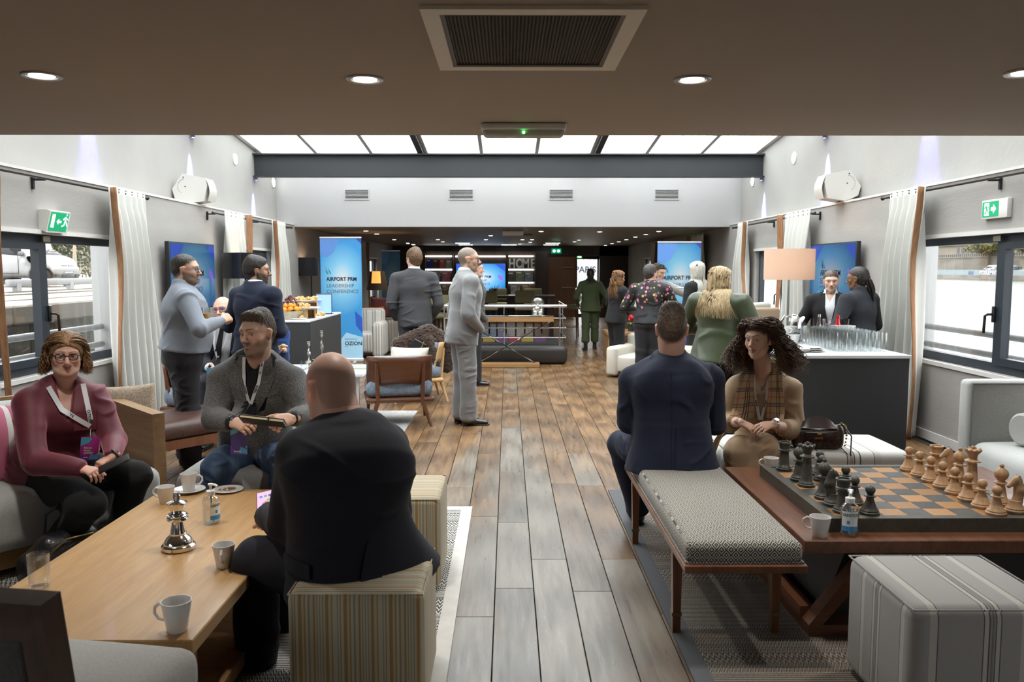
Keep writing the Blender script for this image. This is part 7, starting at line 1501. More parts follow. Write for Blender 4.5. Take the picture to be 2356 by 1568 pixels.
def person(label, J, skin='fair', fem=False, head=(0, 0, 0), hc=None, hyaw=0., hpitch=0., hroll=0., wd=1., dp=1., belly=0., bust=0., tier=1, hair=None, hairc=((.03, .02, .012), (.07, .045, .03)), beard=0., scalp=0., fat=0., smile=0., tops=(), legs=None, shoes=None, handL=None, handR=None, face=True, lips=None, brow=1., neck=None, extra=None, eyec=(.10, .06, .03), hs=1., hm=None):
 t = thing('person', label, 'person', tuple(J['base'])); O = J['base']; B, BS, H = J['B'], J['BS'], J['H']; r, f, u = B.T; rs, fs, us = BS.T; vx = (.0026, .0036, .005)[tier]; vb = (.009, .011, .013)[tier]; s = H / 1.75; col = SK[skin]; hcol = hairc[0]
 D = dict(pel=(.165, .115), wst=(.148, .108), chs=(.172, .122)) if not fem else dict(pel=(.168, .115), wst=(.128, .094), chs=(.150, .108)); D = {k: (v[0] * s * wd, v[1] * s * dp) for k, v in D.items()}; ux = nrm(J['nk'] - J['pel'])
 tor = [Pr(J['pel'] - ux * .02, J['wst'], r, *D['pel'], *D['wst'], n=2.3, k=.05), Pr(J['wst'], J['chs'], (r + rs) / 2, *D['wst'], *D['chs'], n=2.3, k=.05), Pr(J['chs'], J['nk'] - ux * .05, rs, *D['chs'], .095 * s * wd, .075 * s * dp, n=2.2, k=.05)]
 for n in 'LR': tor.append(Pr(J['sh' + n], J['nk'] - ux * .035, fs, .058 * s, .056 * s, .062 * s, .055 * s, k=.045))
 if belly: tor.append(Pr(J['wst'] + f * .05 - u * .03, J['wst'] * .5 + J['chs'] * .5 + f * .03, r, .13 * s * wd, belly, .12 * s * wd, belly * .8, k=.07))
 if bust:
  for q in (-1, 1): tor.append(Pr(J['chs'] + rs * q * .07 * s + fs * (D['chs'][1] - .02) - ux * .015, J['chs'] + rs * q * .07 * s + fs * (D['chs'][1] - .015) - ux * .03, rs, bust, k=.05))
 arm = {n: (Pr(J['sh' + n], J['el' + n], fs, .052 * s, None, .043 * s, None, k=.02), Pr(J['el' + n], J['wr' + n], fs, .043 * s, None, .027 * s, None, k=.02)) for n in 'LR'}
 leg = {n: (Pr(J['hip' + n], J['kn' + n], r, .088 * s * min(wd, 1.25), None, .060 * s, None, k=.03), Pr(J['kn' + n], J['an' + n], r, .060 * s, None, .040 * s, None, k=.03)) for n in 'LR'}
 # --- body: trunk and limbs, head with neck, hands
 VS, QS, CS = [], [], []
 def addm(V, Q, C): o = sum(len(v) for v in VS); VS.append(V); QS.append(Q + o); CS.append(C)
 bp = [q.grown(-.006) for q in tor] + [q for n in 'LR' for q in arm[n]] + [q for n in 'LR' for q in leg[n]]; V, Q = solid(bp, .014 if not extra or not extra.get('bare') else .009, 2); addm(V, Q, np.tile(A(col), (len(V), 1)))
 HB = basis(hyaw, hpitch, hroll); hcen = A(hc) if hc is not None else J['nk'] + u * .145 * s + fs * .03; S_ = s * hs * (.97 if not fem else .95)
 toL = lambda p: (HB.T @ (np.asarray(p) - hcen)) / S_; nl = toL(J['nk'] + fs * .0 - us * .03); nr = (.050 if fem else .060) + fat * .012
 hp = head_prims(fem, fat, smile) + [Pr((0, -.018, -.03), nl, (1, 0, 0), nr * .98, nr, nr * 1.12, nr * 1.1, k=.03)]; hp.sort(key=lambda q: 0); hp = hp[:2] + [hp[-1]] + hp[2:-1]
 V, Q = solid(hp, vx / S_ if tier else vx, 1); C = head_color(V, col, hcol, fem, beard, scalp or (.88 if hair and not hair.get('strands') else 0), brow, lips, smile=smile); W2 = lambda L: (L * S_) @ HB.T + hcen; addm(W2(V), Q, C); HV, HQ = W2(V), Q
 hands = {}
 for n, hd, sd in (('L', handL, -1), ('R', handR, 1)):
  if hd is False: continue
  hd = hd or {}; d = hd.get('d'); fa = nrm(J['wr' + n] - J['el' + n]); d = fa if d is None else nrm(d); nn = hd.get('n', rs * sd); F3 = frame3(d, nn); V, Q = solid(hand_prims(sd, hd.get('curl', .35), hd.get('spread', .06), hd.get('thumb', .4), .98 * s * (.92 if fem else 1.03)), max(vx, .0028), 1); addm(V @ F3.T + J['wr' + n], Q, np.tile(A(col) * A((1.0, .94, .92)), (len(V), 1))); hands[n] = (F3, J['wr' + n])
 qpart('body', np.concatenate(VS), np.concatenate(QS), M_skin, t, np.concatenate(CS), O)
 if face:
  for q in (-1, 1):
   c = W2(A((q * .0315, .0672, .0045))[None])[0]; b = MB().ball((0, 0, 0), .0126 * S_, 16, 12); g = HB @ A((0, 1, 0)); b.mi = []
   for fc in b.f: m_ = nrm(np.mean([b.v[i] for i in fc], 0)); a_ = math.acos(max(-1, min(1, float(m_ @ g)))); b.mi.append(2 if a_ < .22 else 1 if a_ < .50 else 0)
   o = part('eye', b, [M_eyew, mat('iris_%02d' % int(eyec[0] * 100 + eyec[2] * 1000), eyec, .1), M_pupil], t, True); o.location = c - O
 # --- clothes, from the skin outwards
 BV = None; outer = None; TV_, TQ_ = [], []
 for g in ([legs] if legs else []):
  o_, hem = g.get('o', .014), g.get('hem', .062); P = [Pr(J['pel'] + ux * g.get('rise', .06), J['pel'] - ux * .04, r, D['pel'][0] * .97 + o_, D['pel'][1] + o_, D['pel'][0] * .98 + o_, D['pel'][1] + o_, n=2.3, k=.05, cap=.62)]
  for n in 'LR': P += [leg[n][0].grown(o_ + g.get('wide', 0)), Pr(J['kn' + n], J['an' + n] - (0, 0, g.get('drop', 0)), r, .060 * s + o_ + g.get('wide', 0), None, hem, None, k=.03, cap=.5)]
  spart(g.get('name', 'trousers'), P, vb * .9, g['m'], t, folds(g.get('f', .006), .075, int(J['pel'][0] * 999) % 97, (1, 1, 1.2)), O)
  if g.get('belt'): spart('belt', [Pr(J['pel'] + ux * (g.get('rise', .06) + .05), J['pel'] + ux * (g.get('rise', .06) + .015), r, D['pel'][0] * .97 + o_ + .006, D['pel'][1] + o_ + .006, n=2.3, k=.01, cap=.1)], .008, M_blea, t, None, O)
 for gi, g in enumerate(tops):
  o_ = g['o']; P = [q.grown(o_) for q in tor]; lo_ = g.get('hem'); P = P if g.get('sl', 1.) > 0 else P[1:]
  if lo_ is not None:
   a_, b_ = g.get('skirt', (D['pel'][0] + o_ + .01, D['pel'][1] + o_ + .01)); hp_ = J['pel'] + ux * lo_[0] + f * lo_[1] + r * (lo_[2] if len(lo_) > 2 else 0); P.append(Pr(J['wst'], hp_, r, D['wst'][0] + o_, D['wst'][1] + o_, a_, b_, n=2.4, k=.04, cap=.12))
  for n in 'LR':
   if g.get('sl', 1.) <= 0: continue
   so = g.get('so', o_ * .95); e = J['wr' + n] if g.get('sl', 1.) == 1. else J['el' + n] + (J['wr' + n] - J['el' + n]) * g['sl']; cu = g.get('cuff', .040 * s); P += [arm[n][0].grown(so), Pr(J['el' + n], e, fs, .043 * s + so, None, cu, None, k=.02, cap=.3)]
  if g.get('collar'): c_ = g['collar']; P.append(Pr(J['nk'] - us * .03 - fs * .005, J['nk'] + us * c_[1] - fs * (.004 + c_[2] if len(c_) > 2 else .004), rs, c_[0] + .012, c_[0] + .012, c_[0], c_[0], k=.02, cap=.2))
  if g.get('V'):
   vw, vz, vt = g['V']; c0 = J['nk'] * 1.;
   P.append(cut_region(c0, (rs, fs, ux), lambda x, y, z, vw=vw, vz=vz, vt=vt: np.maximum(np.maximum(np.abs(x) - vw * np.clip((z + vz) / vz, .0, 1.25) - vt, .025 - y), -(z + vz + (0 if vt == 0 else 2))).astype(f32)))
  if lo_ is not None and g.get('flat', True): P.append(cut_plane(hp_ - ux * .012, -ux + f * g.get('tiltf', 0) + r * g.get('tiltr', 0)))
  V, Q = solid(P, vb * g.get('vs', 1.), 1, folds(g.get('f', .005), g.get('wl', .09), gi * 7 + int(abs(J['nk'][0]) * 999) % 89, g.get('st', (1, 1, 1.5)))); o = qpart(g.get('name', 'shirt'), V, Q, g['m'], t, None, O); TQ_.append(Q + sum(len(v) for v in TV_)); TV_.append(V); outer = o
 if TV_: BV = BVHTree.FromPolygons(np.concatenate(TV_).tolist(), np.concatenate(TQ_).tolist())
 if shoes:
  for n in 'LR':
   if n in shoes.get('skip', ''): continue
   a_, b_ = shoe_mesh(shoes['kind'], shoes['m']); F3 = frame3(J['toe' + n] * A((1, 1, 0)), (0, 0, 1)); M4 = Matrix(F3.tolist()).to_4x4(); k_ = s * (.93 if fem else 1.04); M4 = M4 @ Matrix.Scale(k_, 4); p = J['an' + n] * 1.; p[2] = shoes.get('z', 0) if 'zs' not in shoes else shoes['zs'][n]; M4.translation = V3(p - O); o = bpy.data.objects.new('shoe', a_); COL.objects.link(o); o.parent = t; o.matrix_local = M4; o2 = bpy.data.objects.new('sole', b_); COL.objects.link(o2); o2.parent = o
 # --- hair
 if hair:
  m = hm or hair_mat('hair_%s' % label.split()[0] + str(len(MATS)), *hairc); k = hair.get('kind'); VS2, QS2 = [], []
  def addh(V, Q): o = sum(len(v) for v in VS2); VS2.append(W2(V)); QS2.append(Q + o)
  th_ = hair.get('t', .010); hp = [Pr((0, -.020, .048), (0, -.020, .048), (1, 0, 0), .0700 + th_, .0945 + th_, k=.02, cap=(.079 + th_) / (.070 + th_)), Pr((0, -.036, .004), (0, -.030, -.022), (1, 0, 0), .0615 + th_, .072 + th_, .052 + th_, .066 + th_, k=.03)]
  for q in hair.get('add', ()): hp.append(Pr(*q[:2], (1, 0, 0), *q[2:], k=.025))
  hl = hair.get('line', (.078, .072)); hp.append(cut_plane((0, hl[0], hl[1]), (0, .76, -.65)))
  if hair.get('nape') is not None: hp.append(cut_plane((0, 0, hair['nape']), (0, .25, -1)))
  if hair.get('ear', 1):
   for q in (-1, 1): hp.append(Pr((q * .09, .006, -.012), (q * .09, 0, -.03), (1, 0, 0), .03, .026, k=.006, op='-'))
  def hd_(V): r_ = np.random.RandomState(5); return hair.get('amp', .0016) * (r_.normal(size=len(V)) * .55 + .5 * np.sin(V[:, 1] * 260 + V[:, 0] * 140) * np.sin(V[:, 0] * 210 - V[:, 1] * 90 + V[:, 2] * 120))
  if hair.get('cap', 1): addh(*solid(hp, max(vx, .003) / S_, 1, hd_))
  for sp_ in hair.get('strands', ()):
   P3, rad = hair_strands(**sp_); sh_ = P3.shape; P3 = W2(P3.reshape(-1, 3))
   if BV is not None and sp_.get('push', 1):
    low = np.nonzero(P3[:, 2] < J['nk'][2] + .03)[0]
    for i_ in low:
     h_ = BV.find_nearest(V3(P3[i_]), .25)
     if h_[0] is not None:
      dd_ = (V3(P3[i_]) - h_[0]).dot(h_[1])
      if dd_ < .005: P3[i_] = h_[0] + h_[1] * (.004 + .009 * ((i_ * 7919) % 97) / 97)
   V, Q = tubes(P3.reshape(sh_), rad * S_); o_h = sum(len(v) for v in VS2); VS2.append(V); QS2.append(Q + o_h)
  qpart('hair', np.concatenate(VS2), np.concatenate(QS2), m, t, None, O)
 ctx = dict(t=t, O=O, J=J, W2=W2, HB=HB, S=S_, bvh=BV, hands=hands, rs=rs, fs=fs, us=us, r=r, f=f, ux=ux, s=s, outer=outer)
 return ctx
def glasses(c, m, w=.024, h=.017, th=.0018, name='glasses'):
 b = MB(); P = lambda x, y, z: V3(c['W2'](A((x, y, z))[None])[0] - c['O'])
 for q in (-1, 1):
  b.tube([P(q * .033 + w * math.copysign(abs(math.cos(a)) ** .7, math.cos(a)), .096 - .010 * abs(math.cos(a)) * (1 if math.cos(a) * q > 0 else 0), .004 + h * math.copysign(abs(math.sin(a)) ** .7, math.sin(a))) for a in [i * PI / 9 for i in range(19)]], th, 6, False); b.tube([P(q * (.033 + w), .088, .010), P(q * .078, .03, .012), P(q * .080, -.012, .008)], th, 6)
 b.tube([P(-.010, .1, .009), P(0, .103, .012), P(.010, .1, .009)], th, 6); return part(name, b, m, c['t'])
M_lan = mat('lanyard_white', (.68, .68, .70), .7)
def lanyard(c, drop, badge=None, w=.016, lx=.062, txt=True, dx=0., rz=0., off=.004):
 J = c['J']; nk = J['nk']; rs, fs, ux = c['rs'], c['fs'], c['ux']; end = nk - ux * drop + rs * dx; mid = nk - ux * drop * .8 + rs * dx; n_ = V3(-fs)
 for q in (-1, 1):
  o = strip('lanyard', [nk + rs * q * lx + ux * .012 + fs * .02, nk + rs * (q * lx * .75 + dx * .38) - ux * drop * .42, mid + rs * q * .004], w, c['bvh'], -fs, off + (.002 if q > 0 else 0), .0012, M_lan, c['t'], None, c['O'], 1)
  if txt:
   w2 = nk + rs * (q * lx * .75 + dx * .38) - ux * drop * .42; d = nrm(mid - w2); p = w2 + d * .012; h = c['bvh'].ray_cast(V3(p + fs * .45), n_, .95)[0]; h2 = c['bvh'].ray_cast(V3(p + d * .05 + fs * .45), n_, .95)[0]
   if h and h2: p, p2 = A(h), A(h2); d = nrm(p2 - p); v_ = nrm(np.cross(fs, d)); text('lanyard_text', 'OZION', w * .85, M_ink, o, frame(p + fs * (off + .006) - c['O'] - v_ * w * .3, d, v_), .0003, .0004)
 fw = []
 for e_ in (end, end - ux * .06, end - ux * .12, end + rs * .04, end - rs * .04, end - rs * .04 - ux * .1, end + rs * .04 - ux * .1):
  h = c['bvh'].ray_cast(V3(e_ + fs * .45), n_, .95)[0]; fw.append(A(h) @ fs if h else e_ @ fs)
 p = end + fs * (max(fw) - end @ fs + .008); h = c['bvh'].ray_cast(V3(mid + fs * .45), n_, .95)[0]; m_ = (A(h) if h else mid) + fs * .006
 part('clip', MB().tube([m_ - c['O'], p - c['O']], .0035, 6), M_chrome, c['t'])
 if badge: badge(c, p)
def badge(cols, lines=(), w=.086, h=.125, tri=True):
 def mk(c, p):
  p = A(p); o = part('badge', MB().rbox((0, -0.0, -h / 2), (w, .003, h), .003, 2), mat('badge_%02d%02d' % (cols[0][0] * 99, cols[0][2] * 99), cols[0], .35), c['t']); F3 = frame3(-c['fs'] * 1, c['ux'] * 1.0); M = np.stack([-c['rs'], -c['fs'], c['ux']], 1); M4 = Matrix(M.tolist()).to_4x4(); M4.translation = V3(p - c['O']); o.matrix_local = M4; y = -.0022
  y = -.0024; q = lambda pts: MB().add([(a * w, y, -h + b * h) for a, b in pts], [tuple(range(len(pts)))])
  k = mat('badge_cyan', (.10, .42, .62), .4); part('print_shape', q([(-.5, .98), (.02, .98), (.1, .90), (-.1, .72), (-.5, .62)]), k, o, False); part('print_shape', q([(.0, .04), (.5, .03), (.5, .18), (.1, .26)]), mat('badge_sky', (.06, .28, .55), .4), o, False); part('print_shape', q([(-.5, 0), (.5, 0), (.5, .03), (0, .04), (-.5, .30)]), mat('badge_violet', (.10, .04, .30), .4), o, False); part('print_shape', q([(.36, .24), (.5, .20), (.5, .32)]), k, o, False)
  for i, (b_, sz, z) in enumerate(lines): text('badge_text', b_, sz, M_porc, o, frame((-w * .30, y - .0004, -h + z * h), (1, 0, 0), (0, 0, 1)), .0002, .0003)
  return o
 return mk
def lapels(c, m, z0=.0, vz=.42, wmax=.085, name='lapel', sp=.06):
 J = c['J']; nk = J['nk']; rs, fs, ux = c['rs'], c['fs'], c['ux']
 for q in (-1, 1): strip(name, [nk + rs * q * sp * 1.1 + ux * .02, nk + rs * q * sp * 1.35 - ux * vz * .33, nk + rs * q * (.024) - ux * vz], [.035, wmax, wmax * .8, .012], c['bvh'], -fs, .002, .005, m, c['t'], rs, c['O'], 4)
def held(name, label, cat, mb, m, M3, loc, **k):
 o = part(name, mb, m); M4 = Matrix(np.asarray(M3).tolist()).to_4x4(); M4.translation = V3(loc); o.matrix_world = M4; return tag(o, label, cat)
def cloth(name, c1, c2=None, rough=.9, sc=120, bump=.12, sheen=.03, st=(1, 1, 1), bs=None): return mat(name, c1, rough, col2=c2 or tuple(v * .8 for v in c1), scale=sc, sheen=sheen, bump=bump, bscale=bs or 480, stretch=st)
C_navy = cloth('navy_suiting', (.012, .017, .040)); C_dnavy = cloth('midnight_suiting', (.0085, .009, .016)); C_black = cloth('black_suiting', (.009, .009, .010)); C_dgrey = cloth('charcoal_suiting', (.055, .055, .060)); C_lgrey = mat('silver_grey_suiting', (.20, .20, .205), .5, col2=(.17, .17, .175), scale=90, sheen=.4, bump=.1, bscale=500)
C_white = cloth('white_shirting', (.64, .65, .68), (.58, .59, .62)); C_grsh = cloth('grey_shirting', (.23, .25, .29), (.20, .22, .26)); C_char = cloth('charcoal_trousers', (.022, .022, .027)); C_tweed = mat('grey_tweed', (.035, .035, .035), .95, col2=(.20, .196, .19), scale=230, detail=3, lo=.34, hi=.70, bump=.3, bscale=300, sheen=.15); C_dshirt = cloth('black_shirt', (.013, .015, .020)); C_jean = mat('blue_denim', (.030, .055, .11), .9, col2=(.075, .12, .20), scale=9, detail=8, lo=.35, hi=.7, bump=.2, bscale=420)
C_velvet = mat('maroon_velvet', (.10, .012, .024), .6, col2=(.145, .024, .038), scale=7, sheen=.8, bump=.08, bscale=60); MATS['maroon_velvet'].node_tree.nodes['Principled BSDF'].inputs['Sheen Tint'].default_value = (.8, .35, .4, 1)
C_green = cloth('olive_green_cloth', (.055, .075, .030)); C_satin = mat('green_satin', (.042, .055, .025), .36, col2=(.035, .046, .021), scale=6, bump=.05, bscale=50, sheen=.2); C_beige = cloth('beige_cloth', (.38, .265, .165), (.33, .23, .14)); C_blue = cloth('bright_blue_cloth', (.02, .06, .22)); C_gjack = mat('grey_boucle', (.26, .26, .25), .95, col2=(.42, .42, .40), scale=130, bump=.4, bscale=200); C_cream = cloth('cream_blouse', (.55, .48, .40))
M_shoe = mat('black_shoe_leather', (.012, .011, .012), .35, coat=.2); M_brshoe = mat('dark_brown_shoe', (.030, .018, .014), .4)
n = NT('floral_print'); vv = n.coord('Object'); vo = n.t.nodes.new('ShaderNodeTexVoronoi'); n.put(vo.inputs['Vector'], vv); vo.inputs['Scale'].default_value = 21.; x, y, z = n.xyz(vv); cr, cg, cb_ = n.xyz(vo.outputs['Color']); fl = n.math('LESS_THAN', n.math('ADD', vo.outputs['Distance'], n.math('MULTIPLY', n.noise(vv, 90, 2), .25)), n.math('ADD', n.math('MULTIPLY', cg, .32), .26)); band = n.math('GREATER_THAN', n.math('ADD', z, n.math('MULTIPLY', n.noise(vv, 16, 2), .26)), 1.22)
n.put(n.b.inputs['Base Color'], n.mix(n.math('MULTIPLY', fl, band), (.012, .013, .014, 1), n.ramp(cr, [(0, (.50, .10, .20)), (.3, (.62, .30, .36)), (.5, (.55, .40, .10)), (.68, (.12, .15, .05)), (.82, (.55, .14, .24))], 'CONSTANT'))); n.set(Roughness=.7); C_floral = n.m
def plaid():
 n = NT('camel_check'); uvn = n.t.nodes.new('ShaderNodeUVMap'); uvn.uv_map = 'UVMap'; x, y, z = n.xyz(uvn.outputs[0]); ln = lambda v, per, pos, w: n.math('LESS_THAN', n.math('ABSOLUTE', n.math('SUBTRACT', n.math('FRACT', n.math('DIVIDE', v, per)), pos)), w); c = (.46, .31, .17, 1); mx = None
 blk = None
 for v, per in ((x, .92), (y, .105)):
  for pos in (.30, .40, .50): q = ln(v, per, pos, .026); blk = q if blk is None else n.math('MAXIMUM', blk, q)
 red = n.math('MAXIMUM', ln(x, .92, .88, .018), ln(y, .105, .9, .018)); whi = n.math('MAXIMUM', ln(x, .92, .40, .155), ln(y, .105, .40, .155))
 c = n.mix(n.math('MULTIPLY', whi, .35), c, (.60, .52, .42, 1)); c = n.mix(n.math('MULTIPLY', red, .8), c, (.22, .03, .03, 1)); c = n.mix(n.math('MULTIPLY', blk, .85), c, (.02, .018, .018, 1)); n.put(n.b.inputs['Base Color'], c); n.set(Roughness=.95); n.bump(n.noise(n.coord('Object'), 400, 2), .2, .002); return n.m
C_plaid = plaid()
BLK = ((.010, .008, .007), (.030, .022, .018)); BRN = ((.030, .018, .010), (.085, .050, .028)); LBR = ((.075, .040, .018), (.19, .105, .05)); AUB = ((.10, .040, .015), (.30, .145, .055)); BLO = ((.30, .21, .10), (.60, .46, .27)); PLA = ((.42, .40, .34), (.66, .64, .58)); GRY = ((.10, .09, .08), (.20, .18, .16)); CUR = ((.030, .014, .008), (.17, .078, .034))
SHORT = dict(t=.011, nape=-.062, add=[((0, .040, .088), (0, -.05, .106), .052, .034, .058, .045)])
# --- 1 woman in maroon velvet on the left sofa
J = px_pose((-2.36, 4.36, .41), 1.66, 128, turn=20, pel=(122, 1088, 4.38), nk=(148, 885, 4.28), shL=(218, 918, 4.33), shR=(66, 925, 4.12), elL=(262, 1010, 4.24), wrL=(258, 1050, 4.04), elR=(80, 1062, 3.95), wrR=(188, 1078, 3.92), knL=(314, 1092, 4.28), knR=(206, 1158, 3.94), anL=(268, 1232, 4.30), anR=(118, 1262, 4.14), wst=(132, 1015, 4.36), chs=(142, 945, 4.31))
c = person('person in maroon velvet blouse and glasses seated on the left sofa', J, 'pink', True, hc=at(152, 818, 4.22), hyaw=149, hpitch=-2, hroll=-3, wd=1.22, dp=1.2, belly=.13, bust=.085, fat=.9, smile=1, tier=0, hairc=LBR, hs=.98, lips=(.42, .13, .13), hm=hair_mat('chestnut_blonde', (.12, .058, .024), (.40, .225, .105)),
 hair=dict(t=.022, line=(.090, .071), ear=0, nape=-.03, amp=.002, strands=[dict(num=620, drop=.155, seed=3, side=98, wave=.010, wl=.075, flare=((0, 1.0), (.5, 1.16), (1, 1.22)), rad=.0030, thmax=166, ax=.096, ay=.112, jit=.015)]),
 tops=[dict(name='blouse', m=C_velvet, o=.022, so=.026, cuff=.040, hem=(.0, .02), skirt=(.235, .20), V=(.032, .12, 0), collar=(0.07, 0.047), f=.015, wl=.085)], legs=dict(name='trousers', m=C_black, o=.022, hem=.065, f=0.0068), shoes=dict(kind='shoe', m=M_shoe, z=.011), handL=dict(d=(-.55, -.75, -.35), n=(-.2, -.3, .9), curl=.75), handR=dict(d=(.85, -.25, -.15), n=(.0, -.25, .95), curl=.55), eyec=(.06, .07, .06))
glasses(c, mat('tortoise_frame', (.03, .014, .012), .25), th=.0024, h=.0165); lanyard(c, .27, badge([(.42, .03, .25)], [('Nicola', .014, .50), ('Baker', .014, .385), ('Accessibility Manager', .0052, .32), ('Heathrow Airport', .0052, .27), ('OZION', .006, .10)]), w=.024, lx=.080, dx=-.13, off=.012)
strip('chest_pocket', [c['J']['nk'] + c['rs'] * -.10 - c['ux'] * .13 + c['fs'] * .0, c['J']['nk'] + c['rs'] * -.105 - c['ux'] * .235], .10, c['bvh'], -c['fs'], .004, .003, C_velvet, c['t'], c['rs'], c['O'])
o = part('teeth', MB().tube([tuple(c['W2'](A((x, .0835 - abs(x) * .25, -.0598 + .2 * abs(x)))[None])[0] - c['O']) for x in (-.014, -.007, 0, .007, .014)], .0028, 6), mat('teeth', (.6, .57, .5), .3), c['t'])
for n_ in 'L': F3, w = c['hands'][n_]; part('watch_strap', MB().tube([tuple(w - F3[:, 1] * .012 + (F3[:, 0] * math.cos(a) * 1.15 + F3[:, 2] * math.sin(a)) * .030 - c['O']) for a in [i * PI / 8 for i in range(17)]], .006, 6), M_black, c['t'])
ph = MB().rbox((0, 0, 0), (.072, .148, .009), .004, 2); p = at(262, 1066, 3.90); held('phone', 'black phone held by the person in maroon velvet', 'phone', ph, M_black, frame3((.62, .25, .28), (-.25, -.35, .8)), p)
# --- 2 man in grey tweed
J = px_pose((-1.42, 4.86, .43), 1.80, 174, pel=(588, 1052, 4.78), nk=(590, 822, 4.55), shL=(672, 876, 4.58), shR=(512, 874, 4.58), elR=(494, 962, 4.42), wrR=(536, 972, 4.22), elL=(712, 955, 4.42), wrL=(672, 962, 4.20), knR=(494, 1072, 4.36), knL=(660, 1066, 4.36), anR=(487, 1212, 4.44), anL=(640, 1212, 4.44), wst=(588, 968, 4.72), chs=(590, 888, 4.62))
c = person('person in grey tweed jacket and jeans seated on the grey ottoman holding a notebook', J, 'fair', hc=at(592, 769, 4.45), hyaw=204, hpitch=-1, hroll=3, tier=0, wd=1.08, dp=1.05, beard=.62, hairc=BRN, hm=hair_mat('brown_crop', (.045, .028, .017), (.125, .085, .055)), hair=dict(t=.007, nape=-.05, line=(.090, .071), add=[((0, .042, .096), (0, -.04, .106), .050, .026, .058, .042), ((0, .056, .110), (0, .03, .114), .038, .015)], amp=.0022, strands=()), fat=.35,
 tops=[dict(name='shirt', m=C_dshirt, o=.010, sl=1., so=.010, cuff=.034, hem=(.0, 0), skirt=(.165, .125), collar=(0.066, 0.07), V=(.028, .06, 0), f=0.0034), dict(name='jacket', m=C_tweed, o=.026, so=.028, cuff=.046, sl=.9, hem=(-.05, -.01), skirt=(.215, .165), V=(.085, .36, .018), f=0.0102, wl=.11)], legs=dict(name='jeans', m=C_jean, o=.020, hem=.072, f=0.017), shoes=dict(kind='shoe', m=M_brshoe, z=.011), handL=dict(d=(-.62, -.55, -.12), n=(.45, -.55, .6), curl=.75), handR=dict(d=(.80, -.45, -.05), n=(-.35, -.55, .65), curl=.7), eyec=(.08, .10, .10))
lapels(c, C_tweed, vz=.35); J = c['J']; ux, fs, rs = c['ux'], c['fs'], c['rs']; wb = BVHTree.FromObject
strip('tie', [J['nk'] + ux * .012, J['nk'] - ux * .05, J['nk'] - ux * .34], [.036, .045, .05, .085], c['bvh'], -fs, .004, .003, C_black, c['t'], rs, c['O']); lanyard(c, .34, badge([(.05, .04, .22)], [('Speaker', .012, .08)], h=.17), w=.017, lx=.052, dx=.0, off=.006)
strip('chest_pocket', [J['nk'] + rs * -.14 - ux * .20, J['nk'] + rs * -.075 - ux * .225], .022, c['bvh'], -fs, .003, .003, C_tweed, c['t'], ux, c['O'])
F3, w = c['hands']['R']; part('watch_strap', MB().tube([tuple(w - F3[:, 1] * .010 + (F3[:, 0] * math.cos(a) * 1.15 + F3[:, 2] * math.sin(a)) * .031 - c['O']) for a in [i * PI / 8 for i in range(17)]], .007, 6), M_black, c['t']); q = w + F3 @ A((-.009, .108, -.016)); part('ring', MB().tube([tuple(q + (F3[:, 0] * math.cos(a) + F3[:, 2] * math.sin(a)) * .0105 - c['O']) for a in [i * PI / 6 for i in range(13)]], .002, 6), M_gold, c['t'])
nbk = thing('notebook', 'black notebook with yellow page edges held by the person in tweed', 'notebook', at(606, 968, 4.06)); part('cover', MB().rbox((0, 0, .008), (.22, .145, .004), .002, 1).rbox((0, 0, -.008), (.22, .145, .004), .002, 1), M_black, nbk, False); part('pages', MB().bb((-.105, -.068, -.006), (.105, .07, .006)), mat('cream_pages', (.60, .50, .28), .8), nbk, False); part('pen', MB().tube([(-.07, -.01, .014), (.10, .03, .014)], .005, 8), mat('violet_pen', (.10, .05, .35), .3), nbk); part('strap', MB().bb((.03, -.075, -.0105), (.037, .075, .0105)), M_black, nbk, False); nbk.rotation_euler = (math.radians(-22), math.radians(8), math.radians(6))
# --- 3 man in midnight navy, back to the camera
J = px_pose((-.55, 2.96, .46), 1.80, -40, turn=18, pel=(800, 1300, 2.99), nk=(792, 985, 2.98), shL=(698, 1046, 2.90), shR=(880, 1030, 3.10), elL=(668, 1205, 2.98), wrL=(612, 1185, 3.20), elR=(900, 1180, 3.25), wrR=(655, 1180, 3.34), knL=(592, 1282, 3.08), knR=(700, 1260, 3.42), anL=(588, 1500, 3.10), anR=(660, 1420, 3.46), wst=(806, 1210, 2.96), chs=(800, 1075, 2.93))
c = person('person in midnight navy suit seated on the striped cube stool, back to the camera', J, 'pink', hc=at(762, 893, 3.06), hyaw=-40, hpitch=-14, hroll=0, tier=0, wd=1.13, dp=1.12, belly=.10, fat=1.0, scalp=.45, hairc=((.16, .10, .07), (.2, .14, .1)), brow=.6, hs=1.09, face=False,
 tops=[dict(name='shirt', m=C_white, o=.008, collar=(.080, .030), f=0., sl=0), dict(name='jacket', m=C_dnavy, o=.034, so=.040, cuff=.050, hem=(-.075, -.035, .045), skirt=(.315, .225), collar=(.097, .041), f=.011, wl=.14)], legs=dict(name='trousers', m=C_dnavy, o=.028, hem=.085, f=0.0102, drop=.03), shoes=dict(kind='shoe', m=M_shoe, z=.011), handL=dict(d=(-.35, .75, .12), n=(-.55, -.1, .75), curl=.7), handR=dict(d=(-.7, .3, -.1), n=(0, .2, .9), curl=.6))
J = c['J']; f, r, ux = c['f'], c['r'], c['ux']; strip('vent_flap', [J['wst'] - r * .02 - f * .2, J['pel'] - r * .035 - f * .25 - ux * .025], [.02, .10], c['bvh'], f, .003, .006, C_dnavy, c['t'], r, c['O']); strip('pocket_flap', [J['wst'] * .45 + J['pel'] * .55 - r * .3 + f * .045, J['wst'] * .45 + J['pel'] * .55 - r * .3 - f * .11 - ux * .012], .05, c['bvh'], r, .003, .004, C_dnavy, c['t'], ux, c['O'])
